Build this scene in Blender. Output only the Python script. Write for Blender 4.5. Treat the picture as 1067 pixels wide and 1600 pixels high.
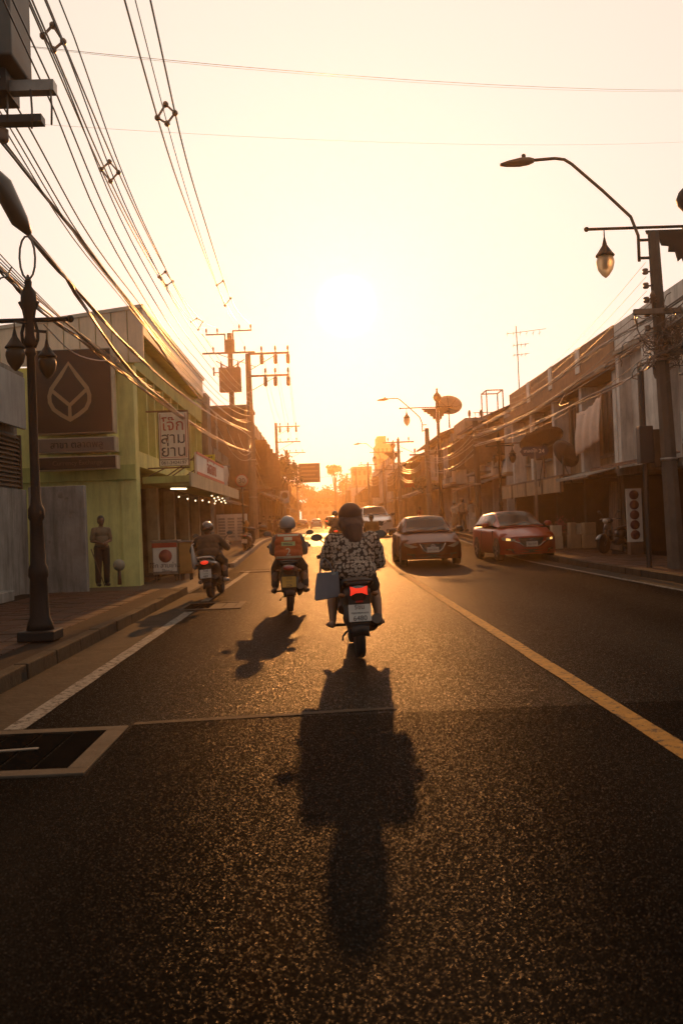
import bpy, bmesh, math, random
from mathutils import Vector, Matrix, Euler, noise
random.seed(11)
for _o in list(bpy.data.objects): bpy.data.objects.remove(_o)
SC = bpy.context.scene
COL = SC.collection
R = math.radians
# ------------------------------------------------------------------ camera
cam = bpy.data.objects.new('camera', bpy.data.cameras.new('camera'))
COL.objects.link(cam); SC.camera = cam
cam.data.sensor_fit = 'VERTICAL'; cam.data.sensor_height = 36.0; cam.data.lens = 36 * 1500 / 1600
cam.data.clip_start = 0.05; cam.data.clip_end = 4000
_yaw, _pit, _rol = R(1.187), R(0.566), R(2.2)
_f = Vector((math.sin(_yaw) * math.cos(_pit), math.cos(_yaw) * math.cos(_pit), math.sin(_pit)))
_r = Vector((math.cos(_yaw), -math.sin(_yaw), 0)); _u = _r.cross(_f)
_r2 = _r * math.cos(_rol) - _u * math.sin(_rol); _u2 = _u * math.cos(_rol) + _r * math.sin(_rol)
cam.matrix_world = Matrix(((_r2.x, _u2.x, -_f.x, 0), (_r2.y, _u2.y, -_f.y, 0), (_r2.z, _u2.z, -_f.z, 1.40), (0, 0, 0, 1)))
cam.data.dof.use_dof = True; cam.data.dof.focus_distance = 14.0; cam.data.dof.aperture_fstop = 3.6
# ------------------------------------------------------------------ sky, sun, exposure
SUN_EL, SUN_AZ = R(12.65), R(1.94)          # azimuth measured from +Y towards +X
sun_dir = Vector((math.sin(SUN_AZ) * math.cos(SUN_EL), math.cos(SUN_AZ) * math.cos(SUN_EL), math.sin(SUN_EL)))
W = bpy.data.worlds.new('World'); SC.world = W; W.use_nodes = True
nt = W.node_tree; nt.nodes.clear()
def _n(t, **k):
    n = nt.nodes.new(t)
    for a, v in k.items(): setattr(n, a, v)
    return n
out = _n('ShaderNodeOutputWorld'); bg = _n('ShaderNodeBackground')
sky = _n('ShaderNodeTexSky', sky_type='NISHITA', sun_disc=False, sun_elevation=SUN_EL, sun_rotation=SUN_AZ, altitude=0, air_density=0.3, dust_density=0.0, ozone_density=0.0)
tint = _n('ShaderNodeMixRGB', blend_type='MULTIPLY'); tint.inputs[0].default_value = 1; tint.inputs[2].default_value = (1.1, 1.0, .88, 1)
nt.links.new(sky.outputs[0], tint.inputs[1])
bg.inputs[1].default_value = 0.05
nt.links.new(tint.outputs[0], bg.inputs[0])
# the sun's disc and its aureole in the dusty air, as light the sky itself gives off
tc = _n('ShaderNodeTexCoord'); dot = _n('ShaderNodeVectorMath', operation='DOT_PRODUCT'); dot.inputs[1].default_value = sun_dir
nt.links.new(tc.outputs['Generated'], dot.inputs[0])
acos = _n('ShaderNodeMath', operation='ARCCOSINE'); nt.links.new(dot.outputs['Value'], acos.inputs[0])
def _falloff(width, strength, col, power=1.0):
    a = _n('ShaderNodeMath', operation='DIVIDE'); nt.links.new(acos.outputs[0], a.inputs[0]); a.inputs[1].default_value = width
    p = _n('ShaderNodeMath', operation='POWER'); nt.links.new(a.outputs[0], p.inputs[0]); p.inputs[1].default_value = power
    ng = _n('ShaderNodeMath', operation='MULTIPLY'); nt.links.new(p.outputs[0], ng.inputs[0]); ng.inputs[1].default_value = -1
    ex = _n('ShaderNodeMath', operation='EXPONENT'); nt.links.new(ng.outputs[0], ex.inputs[0])
    b = _n('ShaderNodeBackground'); b.inputs[0].default_value = (*col, 1)
    m = _n('ShaderNodeMath', operation='MULTIPLY'); nt.links.new(ex.outputs[0], m.inputs[0]); m.inputs[1].default_value = strength
    nt.links.new(m.outputs[0], b.inputs[1]); return b
prev = bg
for b in (_falloff(R(1.5), 5.0, (1.0, .93, .75), 8.0), _falloff(R(5.0), .05, (1.0, .85, .5), 1.0), _falloff(R(105), 1.22, (1.50, 1.25, 1.0), 1.0)):
    ad = _n('ShaderNodeAddShader'); nt.links.new(prev.outputs[0], ad.inputs[0]); nt.links.new(b.outputs[0], ad.inputs[1]); prev = ad
nt.links.new(prev.outputs[0], out.inputs[0])
sl = bpy.data.lights.new('sun', 'SUN'); sl.energy = 3.9; sl.angle = R(0.5); sl.color = (1.0, .40, .10)
sun = bpy.data.objects.new('sun', sl); COL.objects.link(sun)
sun.rotation_euler = (-sun_dir).to_track_quat('-Z', 'Y').to_euler()
SC.view_settings.view_transform = 'Standard'; SC.view_settings.look = 'None'
SC.view_settings.exposure = -0.6; SC.view_settings.gamma = 1.0; SC.view_settings.use_curve_mapping = False
SC.render.engine = 'CYCLES'
SC.cycles.use_denoising = True
SC.cycles.max_bounces = 6; SC.cycles.diffuse_bounces = 3; SC.cycles.glossy_bounces = 3; SC.cycles.transmission_bounces = 4; SC.cycles.volume_bounces = 1; SC.cycles.transparent_max_bounces = 6
SC.cycles.sample_clamp_indirect = 4.0

# ------------------------------------------------------------------ materials
MATS = {}
def M(name, col, rough=.75, var=.25, scale=4.0, bump=.0, metal=0.0, dirt=0.0, emit=0.0, bscale=None, coat=0.0, spec=.5, alpha=1.0, trans=0.0):
    if name in MATS: return MATS[name]
    m = bpy.data.materials.new(name); m.use_nodes = True; MATS[name] = m
    t = m.node_tree; N = t.nodes; L = t.links
    b = N['Principled BSDF']
    b.inputs['Roughness'].default_value = rough; b.inputs['Metallic'].default_value = metal
    b.inputs['Specular IOR Level'].default_value = spec
    if coat: b.inputs['Coat Weight'].default_value = coat; b.inputs['Coat Roughness'].default_value = .04
    if trans: b.inputs['Transmission Weight'].default_value = trans
    col = tuple(col) if len(col) == 4 else (*col, 1)
    if emit:
        b.inputs['Emission Color'].default_value = col; b.inputs['Emission Strength'].default_value = emit
    if not (var or bump or dirt):
        b.inputs['Base Color'].default_value = col; return m
    c = N.new('ShaderNodeTexCoord')
    n1 = N.new('ShaderNodeTexNoise'); n1.inputs['Scale'].default_value = scale; n1.inputs['Detail'].default_value = 6; n1.inputs['Roughness'].default_value = .62
    L.new(c.outputs['Object'], n1.inputs['Vector'])
    mr = N.new('ShaderNodeMapRange'); mr.inputs[1].default_value = .3; mr.inputs[2].default_value = .7
    mr.inputs[3].default_value = 1 - var; mr.inputs[4].default_value = 1 + var * .6
    L.new(n1.outputs[0], mr.inputs[0])
    mx = N.new('ShaderNodeMixRGB'); mx.blend_type = 'MULTIPLY'; mx.inputs[0].default_value = 1; mx.inputs[1].default_value = col
    L.new(mr.outputs[0], mx.inputs[2]); last = mx
    if dirt:   # rain streaks and stains: noise stretched in z
        mp = N.new('ShaderNodeMapping'); mp.inputs['Scale'].default_value = (2.6, 2.6, .35); L.new(c.outputs['Object'], mp.inputs[0])
        n2 = N.new('ShaderNodeTexNoise'); n2.inputs['Scale'].default_value = 1.6; n2.inputs['Detail'].default_value = 8; n2.inputs['Roughness'].default_value = .7
        L.new(mp.outputs[0], n2.inputs['Vector'])
        m2 = N.new('ShaderNodeMapRange'); m2.inputs[1].default_value = .46; m2.inputs[2].default_value = .66; m2.inputs[3].default_value = 0; m2.inputs[4].default_value = dirt
        L.new(n2.outputs[0], m2.inputs[0])
        dx = N.new('ShaderNodeMixRGB'); dx.inputs[2].default_value = (.055, .045, .035, 1)
        L.new(m2.outputs[0], dx.inputs[0]); L.new(mx.outputs[0], dx.inputs[1]); last = dx
    L.new(last.outputs[0], b.inputs['Base Color'])
    if bump:
        n3 = N.new('ShaderNodeTexNoise'); n3.inputs['Scale'].default_value = bscale or scale * 8; n3.inputs['Detail'].default_value = 4
        L.new(c.outputs['Object'], n3.inputs['Vector'])
        bp = N.new('ShaderNodeBump'); bp.inputs['Strength'].default_value = bump; bp.inputs['Distance'].default_value = .02
        L.new(n3.outputs[0], bp.inputs['Height']); L.new(bp.outputs[0], b.inputs['Normal'])
    return m

# ------------------------------------------------------------------ mesh building
class MB:
    def __init__(s, t=None):
        s.v = []; s.f = []; s.o = Vector(t.location) if t is not None else Vector((0, 0, 0)); s.sm = []
    def add(s, vs, fs, smooth=False):
        k = len(s.v); s.v += [tuple(Vector(p) - s.o) for p in vs]; s.f += [tuple(i + k for i in f) for f in fs]; s.sm += [smooth] * len(fs); return s
    def box(s, x0, x1, y0, y1, z0, z1):
        x0, x1 = sorted((x0, x1)); y0, y1 = sorted((y0, y1)); z0, z1 = sorted((z0, z1))
        return s.add([(x0, y0, z0), (x1, y0, z0), (x1, y1, z0), (x0, y1, z0), (x0, y0, z1), (x1, y0, z1), (x1, y1, z1), (x0, y1, z1)],
                     [(0, 3, 2, 1), (4, 5, 6, 7), (0, 1, 5, 4), (1, 2, 6, 5), (2, 3, 7, 6), (3, 0, 4, 7)])
    def hexa(s, b4, t4):      # bottom four points, top four points, same order
        return s.add(list(b4) + list(t4), [(3, 2, 1, 0), (4, 5, 6, 7), (0, 1, 5, 4), (1, 2, 6, 5), (2, 3, 7, 6), (3, 0, 4, 7)])
    def obox(s, c, half, mat3):   # oriented box
        c = Vector(c); P = []
        for dz in (-1, 1):
            for dx, dy in ((-1, -1), (1, -1), (1, 1), (-1, 1)):
                P.append(c + mat3 @ Vector((dx * half[0], dy * half[1], dz * half[2])))
        return s.add(P, [(0, 3, 2, 1), (4, 5, 6, 7), (0, 1, 5, 4), (1, 2, 6, 5), (2, 3, 7, 6), (3, 0, 4, 7)])
    def bar(s, a, b, w, h=None, upv=(0, 0, 1)):   # rectangular bar from a to b
        a, b = Vector(a), Vector(b); h = h or w; d = (b - a).normalized(); x = d.cross(Vector(upv))
        x = x.normalized() if x.length > 1e-4 else Vector((1, 0, 0)); z = x.cross(d)
        return s.obox((a + b) / 2, (w / 2, (b - a).length / 2, h / 2), Matrix((x, d, z)).transposed())
    def tube(s, pts, r, n=8, cap=True, smooth=True):
        pts = [Vector(p) for p in pts]; k = len(pts); rs = r if isinstance(r, (list, tuple)) else [r] * k
        V = []; ref = None
        for i, p in enumerate(pts):
            d = (pts[min(i + 1, k - 1)] - pts[max(i - 1, 0)]); d = d.normalized() if d.length > 1e-9 else Vector((0, 0, 1))
            if ref is None: ref = Vector((0, 0, 1)) if abs(d.z) < .9 else Vector((1, 0, 0))
            x = (ref - d * ref.dot(d)); x = x.normalized() if x.length > 1e-5 else d.orthogonal().normalized(); ref = x; y = d.cross(x)
            for j in range(n):
                a = 2 * math.pi * j / n; V.append(p + (x * math.cos(a) + y * math.sin(a)) * rs[i])
        Fc = [(i * n + j, i * n + (j + 1) % n, (i + 1) * n + (j + 1) % n, (i + 1) * n + j) for i in range(k - 1) for j in range(n)]
        s.add(V, Fc, smooth)
        if cap: s.add(V[:n], [tuple(range(n))[::-1]]); s.add(V[-n:], [tuple(range(n))])
        return s
    def lathe(s, prof, c=(0, 0, 0), n=16, axis='Z', smooth=True):   # prof: (radius, height)
        c = Vector(c); V = []
        for r, h in prof:
            for j in range(n):
                a = 2 * math.pi * j / n; x, y = r * math.cos(a), r * math.sin(a)
                V.append(c + (Vector((x, y, h)) if axis == 'Z' else Vector((x, h, y)) if axis == 'Y' else Vector((h, x, y))))
        k = len(prof)
        Fc = [(i * n + j, i * n + (j + 1) % n, (i + 1) * n + (j + 1) % n, (i + 1) * n + j) for i in range(k - 1) for j in range(n)]
        s.add(V, Fc, smooth); s.add(V[:n], [tuple(range(n))[::-1]]); s.add(V[-n:], [tuple(range(n))]); return s
    def ball(s, c, r, n=10, m=6):
        r = r if isinstance(r, (list, tuple)) else (r, r, r); c = Vector(c); V = []
        for i in range(m + 1):
            t = math.pi * i / m
            for j in range(n):
                a = 2 * math.pi * j / n; st = max(math.sin(t), 1e-3)
                V.append(c + Vector((r[0] * st * math.cos(a), r[1] * st * math.sin(a), -r[2] * math.cos(t))))
        return s.add(V, [(i * n + j, i * n + (j + 1) % n, (i + 1) * n + (j + 1) % n, (i + 1) * n + j) for i in range(m) for j in range(n)], True)
    def prism(s, poly, a, b, axis='Y', smooth=False):     # polygon (p,q) swept from a to b along axis
        f = {'Y': lambda p, q, t: (p, t, q), 'X': lambda p, q, t: (t, p, q), 'Z': lambda p, q, t: (p, q, t)}[axis]; n = len(poly)
        V = [f(p, q, a) for p, q in poly] + [f(p, q, b) for p, q in poly]
        s.add(V, [tuple(range(n))[::-1], tuple(range(n, 2 * n))]); return s.add(V, [(i, (i + 1) % n, n + (i + 1) % n, n + i) for i in range(n)], smooth)
    def loft(s, rings, cap=True, smooth=True):
        n = len(rings[0]); V = [p for r in rings for p in r]
        s.add(V, [(i * n + j, i * n + (j + 1) % n, (i + 1) * n + (j + 1) % n, (i + 1) * n + j) for i in range(len(rings) - 1) for j in range(n)], smooth)
        if cap: s.add(rings[0], [tuple(range(n))[::-1]], smooth); s.add(rings[-1], [tuple(range(n))], smooth)
        return s
    def sheet(s, rows, smooth=True):    # open grid of points
        n = len(rows[0]); return s.add([p for r in rows for p in r], [(i * n + j, i * n + j + 1, (i + 1) * n + j + 1, (i + 1) * n + j) for i in range(len(rows) - 1) for j in range(n - 1)], smooth)
    def build(s, name, mat, parent=None, loc=None, kind=None, fix=True):
        me = bpy.data.meshes.new(name); me.from_pydata(s.v, [], s.f)
        me.polygons.foreach_set('use_smooth', s.sm)
        if fix:
            bm = bmesh.new(); bm.from_mesh(me)
            bmesh.ops.remove_doubles(bm, verts=bm.verts, dist=1e-5)
            bmesh.ops.recalc_face_normals(bm, faces=bm.faces); bm.to_mesh(me); bm.free()
        me.materials.append(mat); o = bpy.data.objects.new(name, me); COL.objects.link(o)
        if parent is not None: o.parent = parent
        if loc is not None: o.location = loc
        if kind: o['kind'] = kind
        return o

def tag(o, label, cat, group=None):
    o['label'] = label; o['category'] = cat
    if group: o['group'] = group
    return o
def thing(name, label, cat, loc=(0, 0, 0), rz=0.0, group=None):
    o = bpy.data.objects.new(name, None); COL.objects.link(o); o.location = loc; o.rotation_euler = (0, 0, rz); o.empty_display_size = .2
    return tag(o, label, cat, group)
KIDS = {}
def kids(o): return [c for c in bpy.data.objects if c.parent == o]
def copy_tree(o, loc=None, rz=None, label=None, group=None):
    def cp(a, par):
        c = a.copy(); COL.objects.link(c); c.parent = par
        for ch in kids(a): cp(ch, c)
        return c
    c = cp(o, None)
    if loc is not None: c.location = loc
    if rz is not None: c.rotation_euler = (0, 0, rz)
    if label: c['label'] = label
    if group: c['group'] = group
    return c
def smod(o, lv=1):
    m = o.modifiers.new('subsurf', 'SUBSURF'); m.levels = lv; m.render_levels = lv; return o
def bevel(o, w=.01, seg=2):
    m = o.modifiers.new('bevel', 'BEVEL'); m.width = w; m.segments = seg; m.limit_method = 'ANGLE'; return o
def smooth(o):
    for p in o.data.polygons: p.use_smooth = True
    return o
def text(name, s, size, mat, parent, loc, rot, ext=.004, align='CENTER', sx=1.0):
    cu = bpy.data.curves.new(name, 'FONT'); cu.body = s; cu.size = size; cu.extrude = ext; cu.align_x = align; cu.align_y = 'CENTER'; cu.resolution_u = 3
    o = bpy.data.objects.new(name, cu); COL.objects.link(o)
    me = bpy.data.meshes.new_from_object(o.evaluated_get(bpy.context.evaluated_depsgraph_get()))
    bpy.data.objects.remove(o); bpy.data.curves.remove(cu)
    me.materials.clear(); me.materials.append(mat)
    o = bpy.data.objects.new(name, me); COL.objects.link(o); o.parent = parent; o.location = loc; o.rotation_euler = rot; o.scale = (sx, 1, 1)
    return o
def gz(y):
    t = min(1, max(0, (y - 27) / 23)); return .5 * t * t * (3 - 2 * t)
SW = .14                                              # pavement height above the road
FACE = (R(90), 0, 0)                                  # lettering that faces -Y, the camera's side
# ================================================================== ground, road, pavements
GLINT = .14
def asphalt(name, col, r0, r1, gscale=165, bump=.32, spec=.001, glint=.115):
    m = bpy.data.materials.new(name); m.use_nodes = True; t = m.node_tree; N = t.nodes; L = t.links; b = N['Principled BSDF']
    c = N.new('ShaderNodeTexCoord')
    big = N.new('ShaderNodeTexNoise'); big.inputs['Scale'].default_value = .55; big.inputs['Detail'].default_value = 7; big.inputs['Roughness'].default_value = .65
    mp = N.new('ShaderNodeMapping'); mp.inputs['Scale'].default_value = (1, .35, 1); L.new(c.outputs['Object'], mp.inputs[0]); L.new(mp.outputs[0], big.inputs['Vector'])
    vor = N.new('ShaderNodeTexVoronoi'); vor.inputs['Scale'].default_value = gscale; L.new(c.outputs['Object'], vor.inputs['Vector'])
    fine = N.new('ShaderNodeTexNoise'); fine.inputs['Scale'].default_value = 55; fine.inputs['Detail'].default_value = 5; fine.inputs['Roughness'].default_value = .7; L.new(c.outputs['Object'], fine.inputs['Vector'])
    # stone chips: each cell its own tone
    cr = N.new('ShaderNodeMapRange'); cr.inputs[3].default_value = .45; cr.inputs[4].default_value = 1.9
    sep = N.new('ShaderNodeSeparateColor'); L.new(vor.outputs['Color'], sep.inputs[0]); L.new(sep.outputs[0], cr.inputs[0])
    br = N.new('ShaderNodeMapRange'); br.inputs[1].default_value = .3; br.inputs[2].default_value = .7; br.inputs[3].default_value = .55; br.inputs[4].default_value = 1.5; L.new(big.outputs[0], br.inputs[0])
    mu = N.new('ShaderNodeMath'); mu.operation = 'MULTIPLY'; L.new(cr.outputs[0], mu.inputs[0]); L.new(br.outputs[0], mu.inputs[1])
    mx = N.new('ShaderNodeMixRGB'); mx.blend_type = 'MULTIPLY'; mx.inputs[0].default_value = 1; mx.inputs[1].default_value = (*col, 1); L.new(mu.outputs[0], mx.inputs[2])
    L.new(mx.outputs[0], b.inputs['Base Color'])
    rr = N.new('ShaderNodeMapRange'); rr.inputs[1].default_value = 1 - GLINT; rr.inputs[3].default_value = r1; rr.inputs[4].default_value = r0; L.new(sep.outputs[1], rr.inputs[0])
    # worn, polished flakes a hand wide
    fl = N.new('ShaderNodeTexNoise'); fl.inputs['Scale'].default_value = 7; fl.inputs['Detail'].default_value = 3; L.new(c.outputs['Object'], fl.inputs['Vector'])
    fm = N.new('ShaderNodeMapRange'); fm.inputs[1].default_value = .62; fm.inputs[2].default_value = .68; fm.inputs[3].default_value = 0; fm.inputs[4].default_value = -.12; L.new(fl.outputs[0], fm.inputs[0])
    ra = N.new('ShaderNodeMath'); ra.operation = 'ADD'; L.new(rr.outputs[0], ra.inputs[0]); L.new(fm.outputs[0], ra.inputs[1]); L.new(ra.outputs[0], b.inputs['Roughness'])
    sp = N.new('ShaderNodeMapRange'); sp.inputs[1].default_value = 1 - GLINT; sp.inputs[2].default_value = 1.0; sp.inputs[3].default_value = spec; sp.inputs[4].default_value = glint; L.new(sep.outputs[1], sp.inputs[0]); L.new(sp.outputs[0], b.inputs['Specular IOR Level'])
    # chips stand proud of the binder, each tilted its own way
    hm = N.new('ShaderNodeMath'); hm.operation = 'MULTIPLY_ADD'; L.new(sep.outputs[2], hm.inputs[0]); hm.inputs[1].default_value = .5; L.new(fine.outputs[0], hm.inputs[2])
    h2 = N.new('ShaderNodeMath'); h2.operation = 'SUBTRACT'; L.new(hm.outputs[0], h2.inputs[0]); L.new(vor.outputs['Distance'], h2.inputs[1])
    # wheel tracks rubbed darker and smoother, and old oil down the lane
    sx = N.new('ShaderNodeSeparateXYZ'); L.new(c.outputs['Object'], sx.inputs[0])
    wv = N.new('ShaderNodeMath'); wv.operation = 'SINE'; wm = N.new('ShaderNodeMath'); wm.operation = 'MULTIPLY_ADD'; L.new(sx.outputs[0], wm.inputs[0]); wm.inputs[1].default_value = 3.9; L.new(big.outputs[0], wm.inputs[2]); L.new(wm.outputs[0], wv.inputs[0])
    wr = N.new('ShaderNodeMapRange'); wr.inputs[1].default_value = -1; wr.inputs[3].default_value = .72; wr.inputs[4].default_value = 1.22; L.new(wv.outputs[0], wr.inputs[0])
    mw = N.new('ShaderNodeMath'); mw.operation = 'MULTIPLY'; L.new(mu.outputs[0], mw.inputs[0]); L.new(wr.outputs[0], mw.inputs[1]); L.new(mw.outputs[0], mx.inputs[2])
    bp = N.new('ShaderNodeBump'); bp.inputs['Strength'].default_value = bump; bp.inputs['Distance'].default_value = .006
    L.new(h2.outputs[0], bp.inputs['Height']); L.new(bp.outputs[0], b.inputs['Normal'])
    return m
m_road = asphalt('asphalt', (.0125, .0098, .007), .21, .48)
m_road2 = asphalt('asphalt_near', (.008, .006, .0042), .24, .46, 190, .30, .0003, .032)
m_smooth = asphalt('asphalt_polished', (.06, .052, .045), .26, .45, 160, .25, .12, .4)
m_conc = M('concrete', (.25, .22, .185), .8, .3, 3, .35, dirt=.5, spec=.15)
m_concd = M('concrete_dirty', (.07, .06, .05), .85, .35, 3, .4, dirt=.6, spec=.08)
m_earth = M('earth', (.09, .075, .06), .9, .3, 2, .2)
m_white = M('road_paint_white', (.20, .18, .155), .7, .4, 9, .25, dirt=.6, spec=.06)
m_yellow = M('road_paint_yellow', (.24, .125, .022), .7, .3, 8, .25, dirt=.35, spec=.08)
def paint(name, col, wear):
    m = M(name, col, .7, .3, 9, .3, spec=.07, dirt=.01); t = m.node_tree; N, L = t.nodes, t.links; b = N['Principled BSDF']
    c = N.new('ShaderNodeTexCoord'); n = N.new('ShaderNodeTexNoise'); n.inputs['Scale'].default_value = 14; n.inputs['Detail'].default_value = 9; n.inputs['Roughness'].default_value = .75; L.new(c.outputs['Object'], n.inputs[0])
    r = N.new('ShaderNodeMapRange'); r.inputs[1].default_value = wear - .05; r.inputs[2].default_value = wear + .04; L.new(n.outputs[0], r.inputs[0])
    src = b.inputs['Base Color'].links[0].from_socket; mx = N.new('ShaderNodeMixRGB'); L.new(r.outputs[0], mx.inputs[0]); L.new(src, mx.inputs[1]); mx.inputs[2].default_value = (.025, .02, .016, 1); L.new(mx.outputs[0], b.inputs['Base Color']); return m
m_white = paint('worn_white_paint', (.20, .18, .15), .54); m_yellow = paint('worn_yellow_paint', (.26, .125, .02), .57)
YS = [-8, -4, 0, 4, 8, 12, 16, 20] + list(range(22, 50, 2)) + [55, 60, 70, 85, 100, 130, 170, 220, 300, 420]
def strip(name, x0, x1, ys, dz, mat, kind='structure', wob=0.0, parent=None):
    m = MB(); rows = []
    for y in ys:
        a = (noise.noise((x0, y * 1.7, 3)) * wob, noise.noise((x1, y * 1.7, 9)) * wob) if wob else (0, 0)
        rows.append([(x0 + a[0], y, gz(y) + dz), (x1 + a[1], y, gz(y) + dz)])
    m.sheet(rows, False); return m.build(name, mat, parent, kind=kind)
def dens(y0, y1, st):
    n = max(2, int((y1 - y0) / st)); return [y0 + (y1 - y0) * i / n for i in range(n + 1)]
strip('ground', -900, 900, [-60] + YS + [900, 3000], -.03, m_earth)
strip('road', -3.2, 6.9, YS, 0.0, m_road)
strip('road_patch', -1.40, 6.0, [-8, -3, 0, 3, 6.95], .004, m_road2, wob=.02)          # asphalt in a darker colour, nearest the camera
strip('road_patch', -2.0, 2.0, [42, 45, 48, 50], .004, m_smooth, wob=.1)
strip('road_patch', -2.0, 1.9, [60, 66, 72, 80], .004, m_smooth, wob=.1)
m = MB(); xs = [-1.4 + i * .1 for i in range(20)]
m.sheet([[(x, 6.90 + .012 * noise.noise((x * 5, 1, 1)) + .09 * (x + 1.4) , .007) for x in xs], [(x, 6.99 + .02 * noise.noise((x * 4, 7, 1)) + .09 * (x + 1.4), .007) for x in xs]], False)
m.build('road_joint', M('joint_sand', (.07, .05, .033), .8, .4, 12, .3, spec=.05), kind='structure')
# gutter, edge lines, centre line
strip('road_patch', -2.84, -1.402, [-8, -3, 0, 3, 5.54], .004, m_road2)
strip('gutter', -2.86, -2.32, dens(6.9, 20.4, 2), .004, M('gutter_concrete', (.03, .025, .019), .8, .35, 2.5, .4, dirt=.5, spec=.05), wob=.02)
strip('edge_line', -2.32, -2.17, dens(6.9, 15.9, .5), .008, m_white, wob=.012)
strip('edge_line', -2.32, -2.17, dens(18, 29, .7), .008, m_white, wob=.015)
strip('centre_line', 1.95, 2.10, dens(-4, 140, .6), .008, m_yellow, wob=.012)
strip('edge_line', 6.02, 6.14, dens(2, 120, .8), .008, m_white, wob=.02)
strip('gutter', 6.16, 6.62, dens(2, 120, 3), .004, M('gutter_concrete', (.1, .09, .08)), wob=.02)
# drain covers let into the road: four dark slabs in a concrete frame
m_slab = M('iron_slab', (.007, .006, .005), .8, .3, 6, .3, spec=.0)
m_slabc = M('slab_concrete', (.075, .06, .045), .8, .35, 5, .3, spec=.06)
def drain(y0, y1, label, dark=4):
    t = thing('drain_cover', label, 'drain cover', (-1.95, y0, gz(y0)), group='drain covers along the left gutter')
    x0, x1 = -2.47, -1.42; w = .13; n = 5
    f = MB(t); zz = gz((y0 + y1) / 2)
    for a in ((x0, x1, y0, y0 + w), (x0, x1, y1 - w, y1), (x1 - w, x1, y0 + w, y1 - w), (x0, x0 + .04, y0 + w, y1 - w)): f.box(*a, zz - .1, zz + .016)
    bevel(f.build('frame', m_slabc, t), .008)
    sw = (x1 - w - x0 - .04) / 4
    for i in range(4):
        s = MB(t); a = x0 + .04 + i * sw + .012; s.box(a, a + sw - .024, y0 + w + .012, y1 - w - .012, zz - .06, zz + .006 + .003 * (i % 2))
        o = s.build('slab', m_slab if i < dark else m_slabc, t)  # slabs past the dark count take the pale frame concrete
        if i == 1 and y0 < 8:
            h = MB(t); h.bar((a + .03, y0 + .66, zz + .012), (a + sw + .1, y0 + .69, zz + .014), .035, .008); h.build('lifting_slot', M('steel_worn', (.3, .25, .19), .4, .3, 8, metal=.8), t)
drain(5.55, 6.85, 'drain cover of four dark slabs nearest the camera at the lower left')
drain(16.2, 17.6, 'drain cover with two pale slabs just behind the scooter with a white bag', 2)
drain(28.2, 29.5, 'drain cover farther up the gutter, beside the parked scooter', 0)
# ------------------------------------------------------------------ pavements
def slabwalk(name, x0, x1, y0, y1, mat, dz=SW - .012):
    m = MB(); ys = [y for y in YS if y0 < y < y1]; ys = [y0] + ys + [y1]
    for a, b in zip(ys, ys[1:]):
        m.hexa([(x0, a, gz(a) - .2), (x1, a, gz(a) - .2), (x1, b, gz(b) - .2), (x0, b, gz(b) - .2)], [(x0, a, gz(a) + dz), (x1, a, gz(a) + dz), (x1, b, gz(b) + dz), (x0, b, gz(b) + dz)])
    return m.build(name, mat, kind='structure')
m_walk = M('pavement_mortar', (.03, .022, .017), .9, .3, 4, .3, spec=.05)
m_pav = [M('paver_red', (.075, .03, .015), .6, .35, 5, .35, dirt=.35, spec=.10), M('paver_brown', (.06, .03, .017), .62, .35, 5, .35, dirt=.35, spec=.10), M('paver_pale', (.085, .04, .023), .58, .35, 5, .35, dirt=.35, spec=.10)]
def pavers(walk, x0, x1, y0, y1, s):
    mb = MB(); h = s / 2 - .006; mb.hexa([(-h, -h, -.03), (h, -h, -.03), (h, h, -.03), (-h, h, -.03)], [(-h + .008, -h + .008, 0), (h - .008, -h + .008, 0), (h - .008, h - .008, 0), (-h + .008, h - .008, 0)])
    mes = []
    for mm in m_pav:
        o = mb.build('paver', mm); mes.append(o.data); bpy.data.objects.remove(o)
    ny = int((y1 - y0) / s); nx = int((x1 - x0) / s)
    for i in range(ny):
        for j in range(nx):
            o = bpy.data.objects.new('paver', random.choice(mes)); COL.objects.link(o); o.parent = walk
            y = y0 + (i + .5) * s; o.location = (x0 + (j + .5) * s, y, gz(y) + SW + random.uniform(-.003, .004)); o.rotation_euler = (random.gauss(0, .006), random.gauss(0, .006), random.choice((0, 1.5708)))
def kerb(name, x, y0, y1, side, mat, l=1.0):
    t = bpy.data.objects.new(name, None); COL.objects.link(t); t['kind'] = 'structure'
    mb = MB(); a, b = (0, side * .16); mb.hexa([(a, 0, -.3), (b, 0, -.3), (b, l - .014, -.3), (a, l - .014, -.3)], [(a + side * .02, 0, SW + .012), (b, 0, SW + .012), (b, l - .014, SW + .012), (a + side * .02, l - .014, SW + .012)])
    o = mb.build('kerbstone', mat); bevel(o, .012)
    n = int((y1 - y0) / l)
    for i in range(n):
        c = o if i == 0 else o.copy()
        if i: COL.objects.link(c)
        c.parent = t; y = y0 + i * l; c.location = (x + random.uniform(-.006, .006), y, gz(y) + random.uniform(-.006, .006)); c.rotation_euler = (math.atan2(gz(y + l) - gz(y), l), 0, random.gauss(0, .004))
m_kerb = M('kerb_concrete', (.04, .034, .026), .85, .35, 4, .4, dirt=.6, spec=.06)
w = slabwalk('pavement', -9, -3.0, -4, 20.3, m_walk); pavers(w, -5.81, -3.01, 6.2, 20.2, .4)
kerb('kerb', -2.85, 1.3, 20.3, -1, m_kerb)
strip('forecourt', -12, -2.9, dens(20.3, 31, 2.2), .022, M('forecourt_concrete', (.10, .08, .06), .75, .35, 1.2, .3, dirt=.4, spec=.10))
strip('edge_joint', -2.9, -2.84, dens(20.3, 31, 2.2), .014, m_concd)
slabwalk('pavement', -9, -3.0, 31, 300, m_concd); kerb('kerb', -2.85, 31, 62, -1, m_conc)
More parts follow.
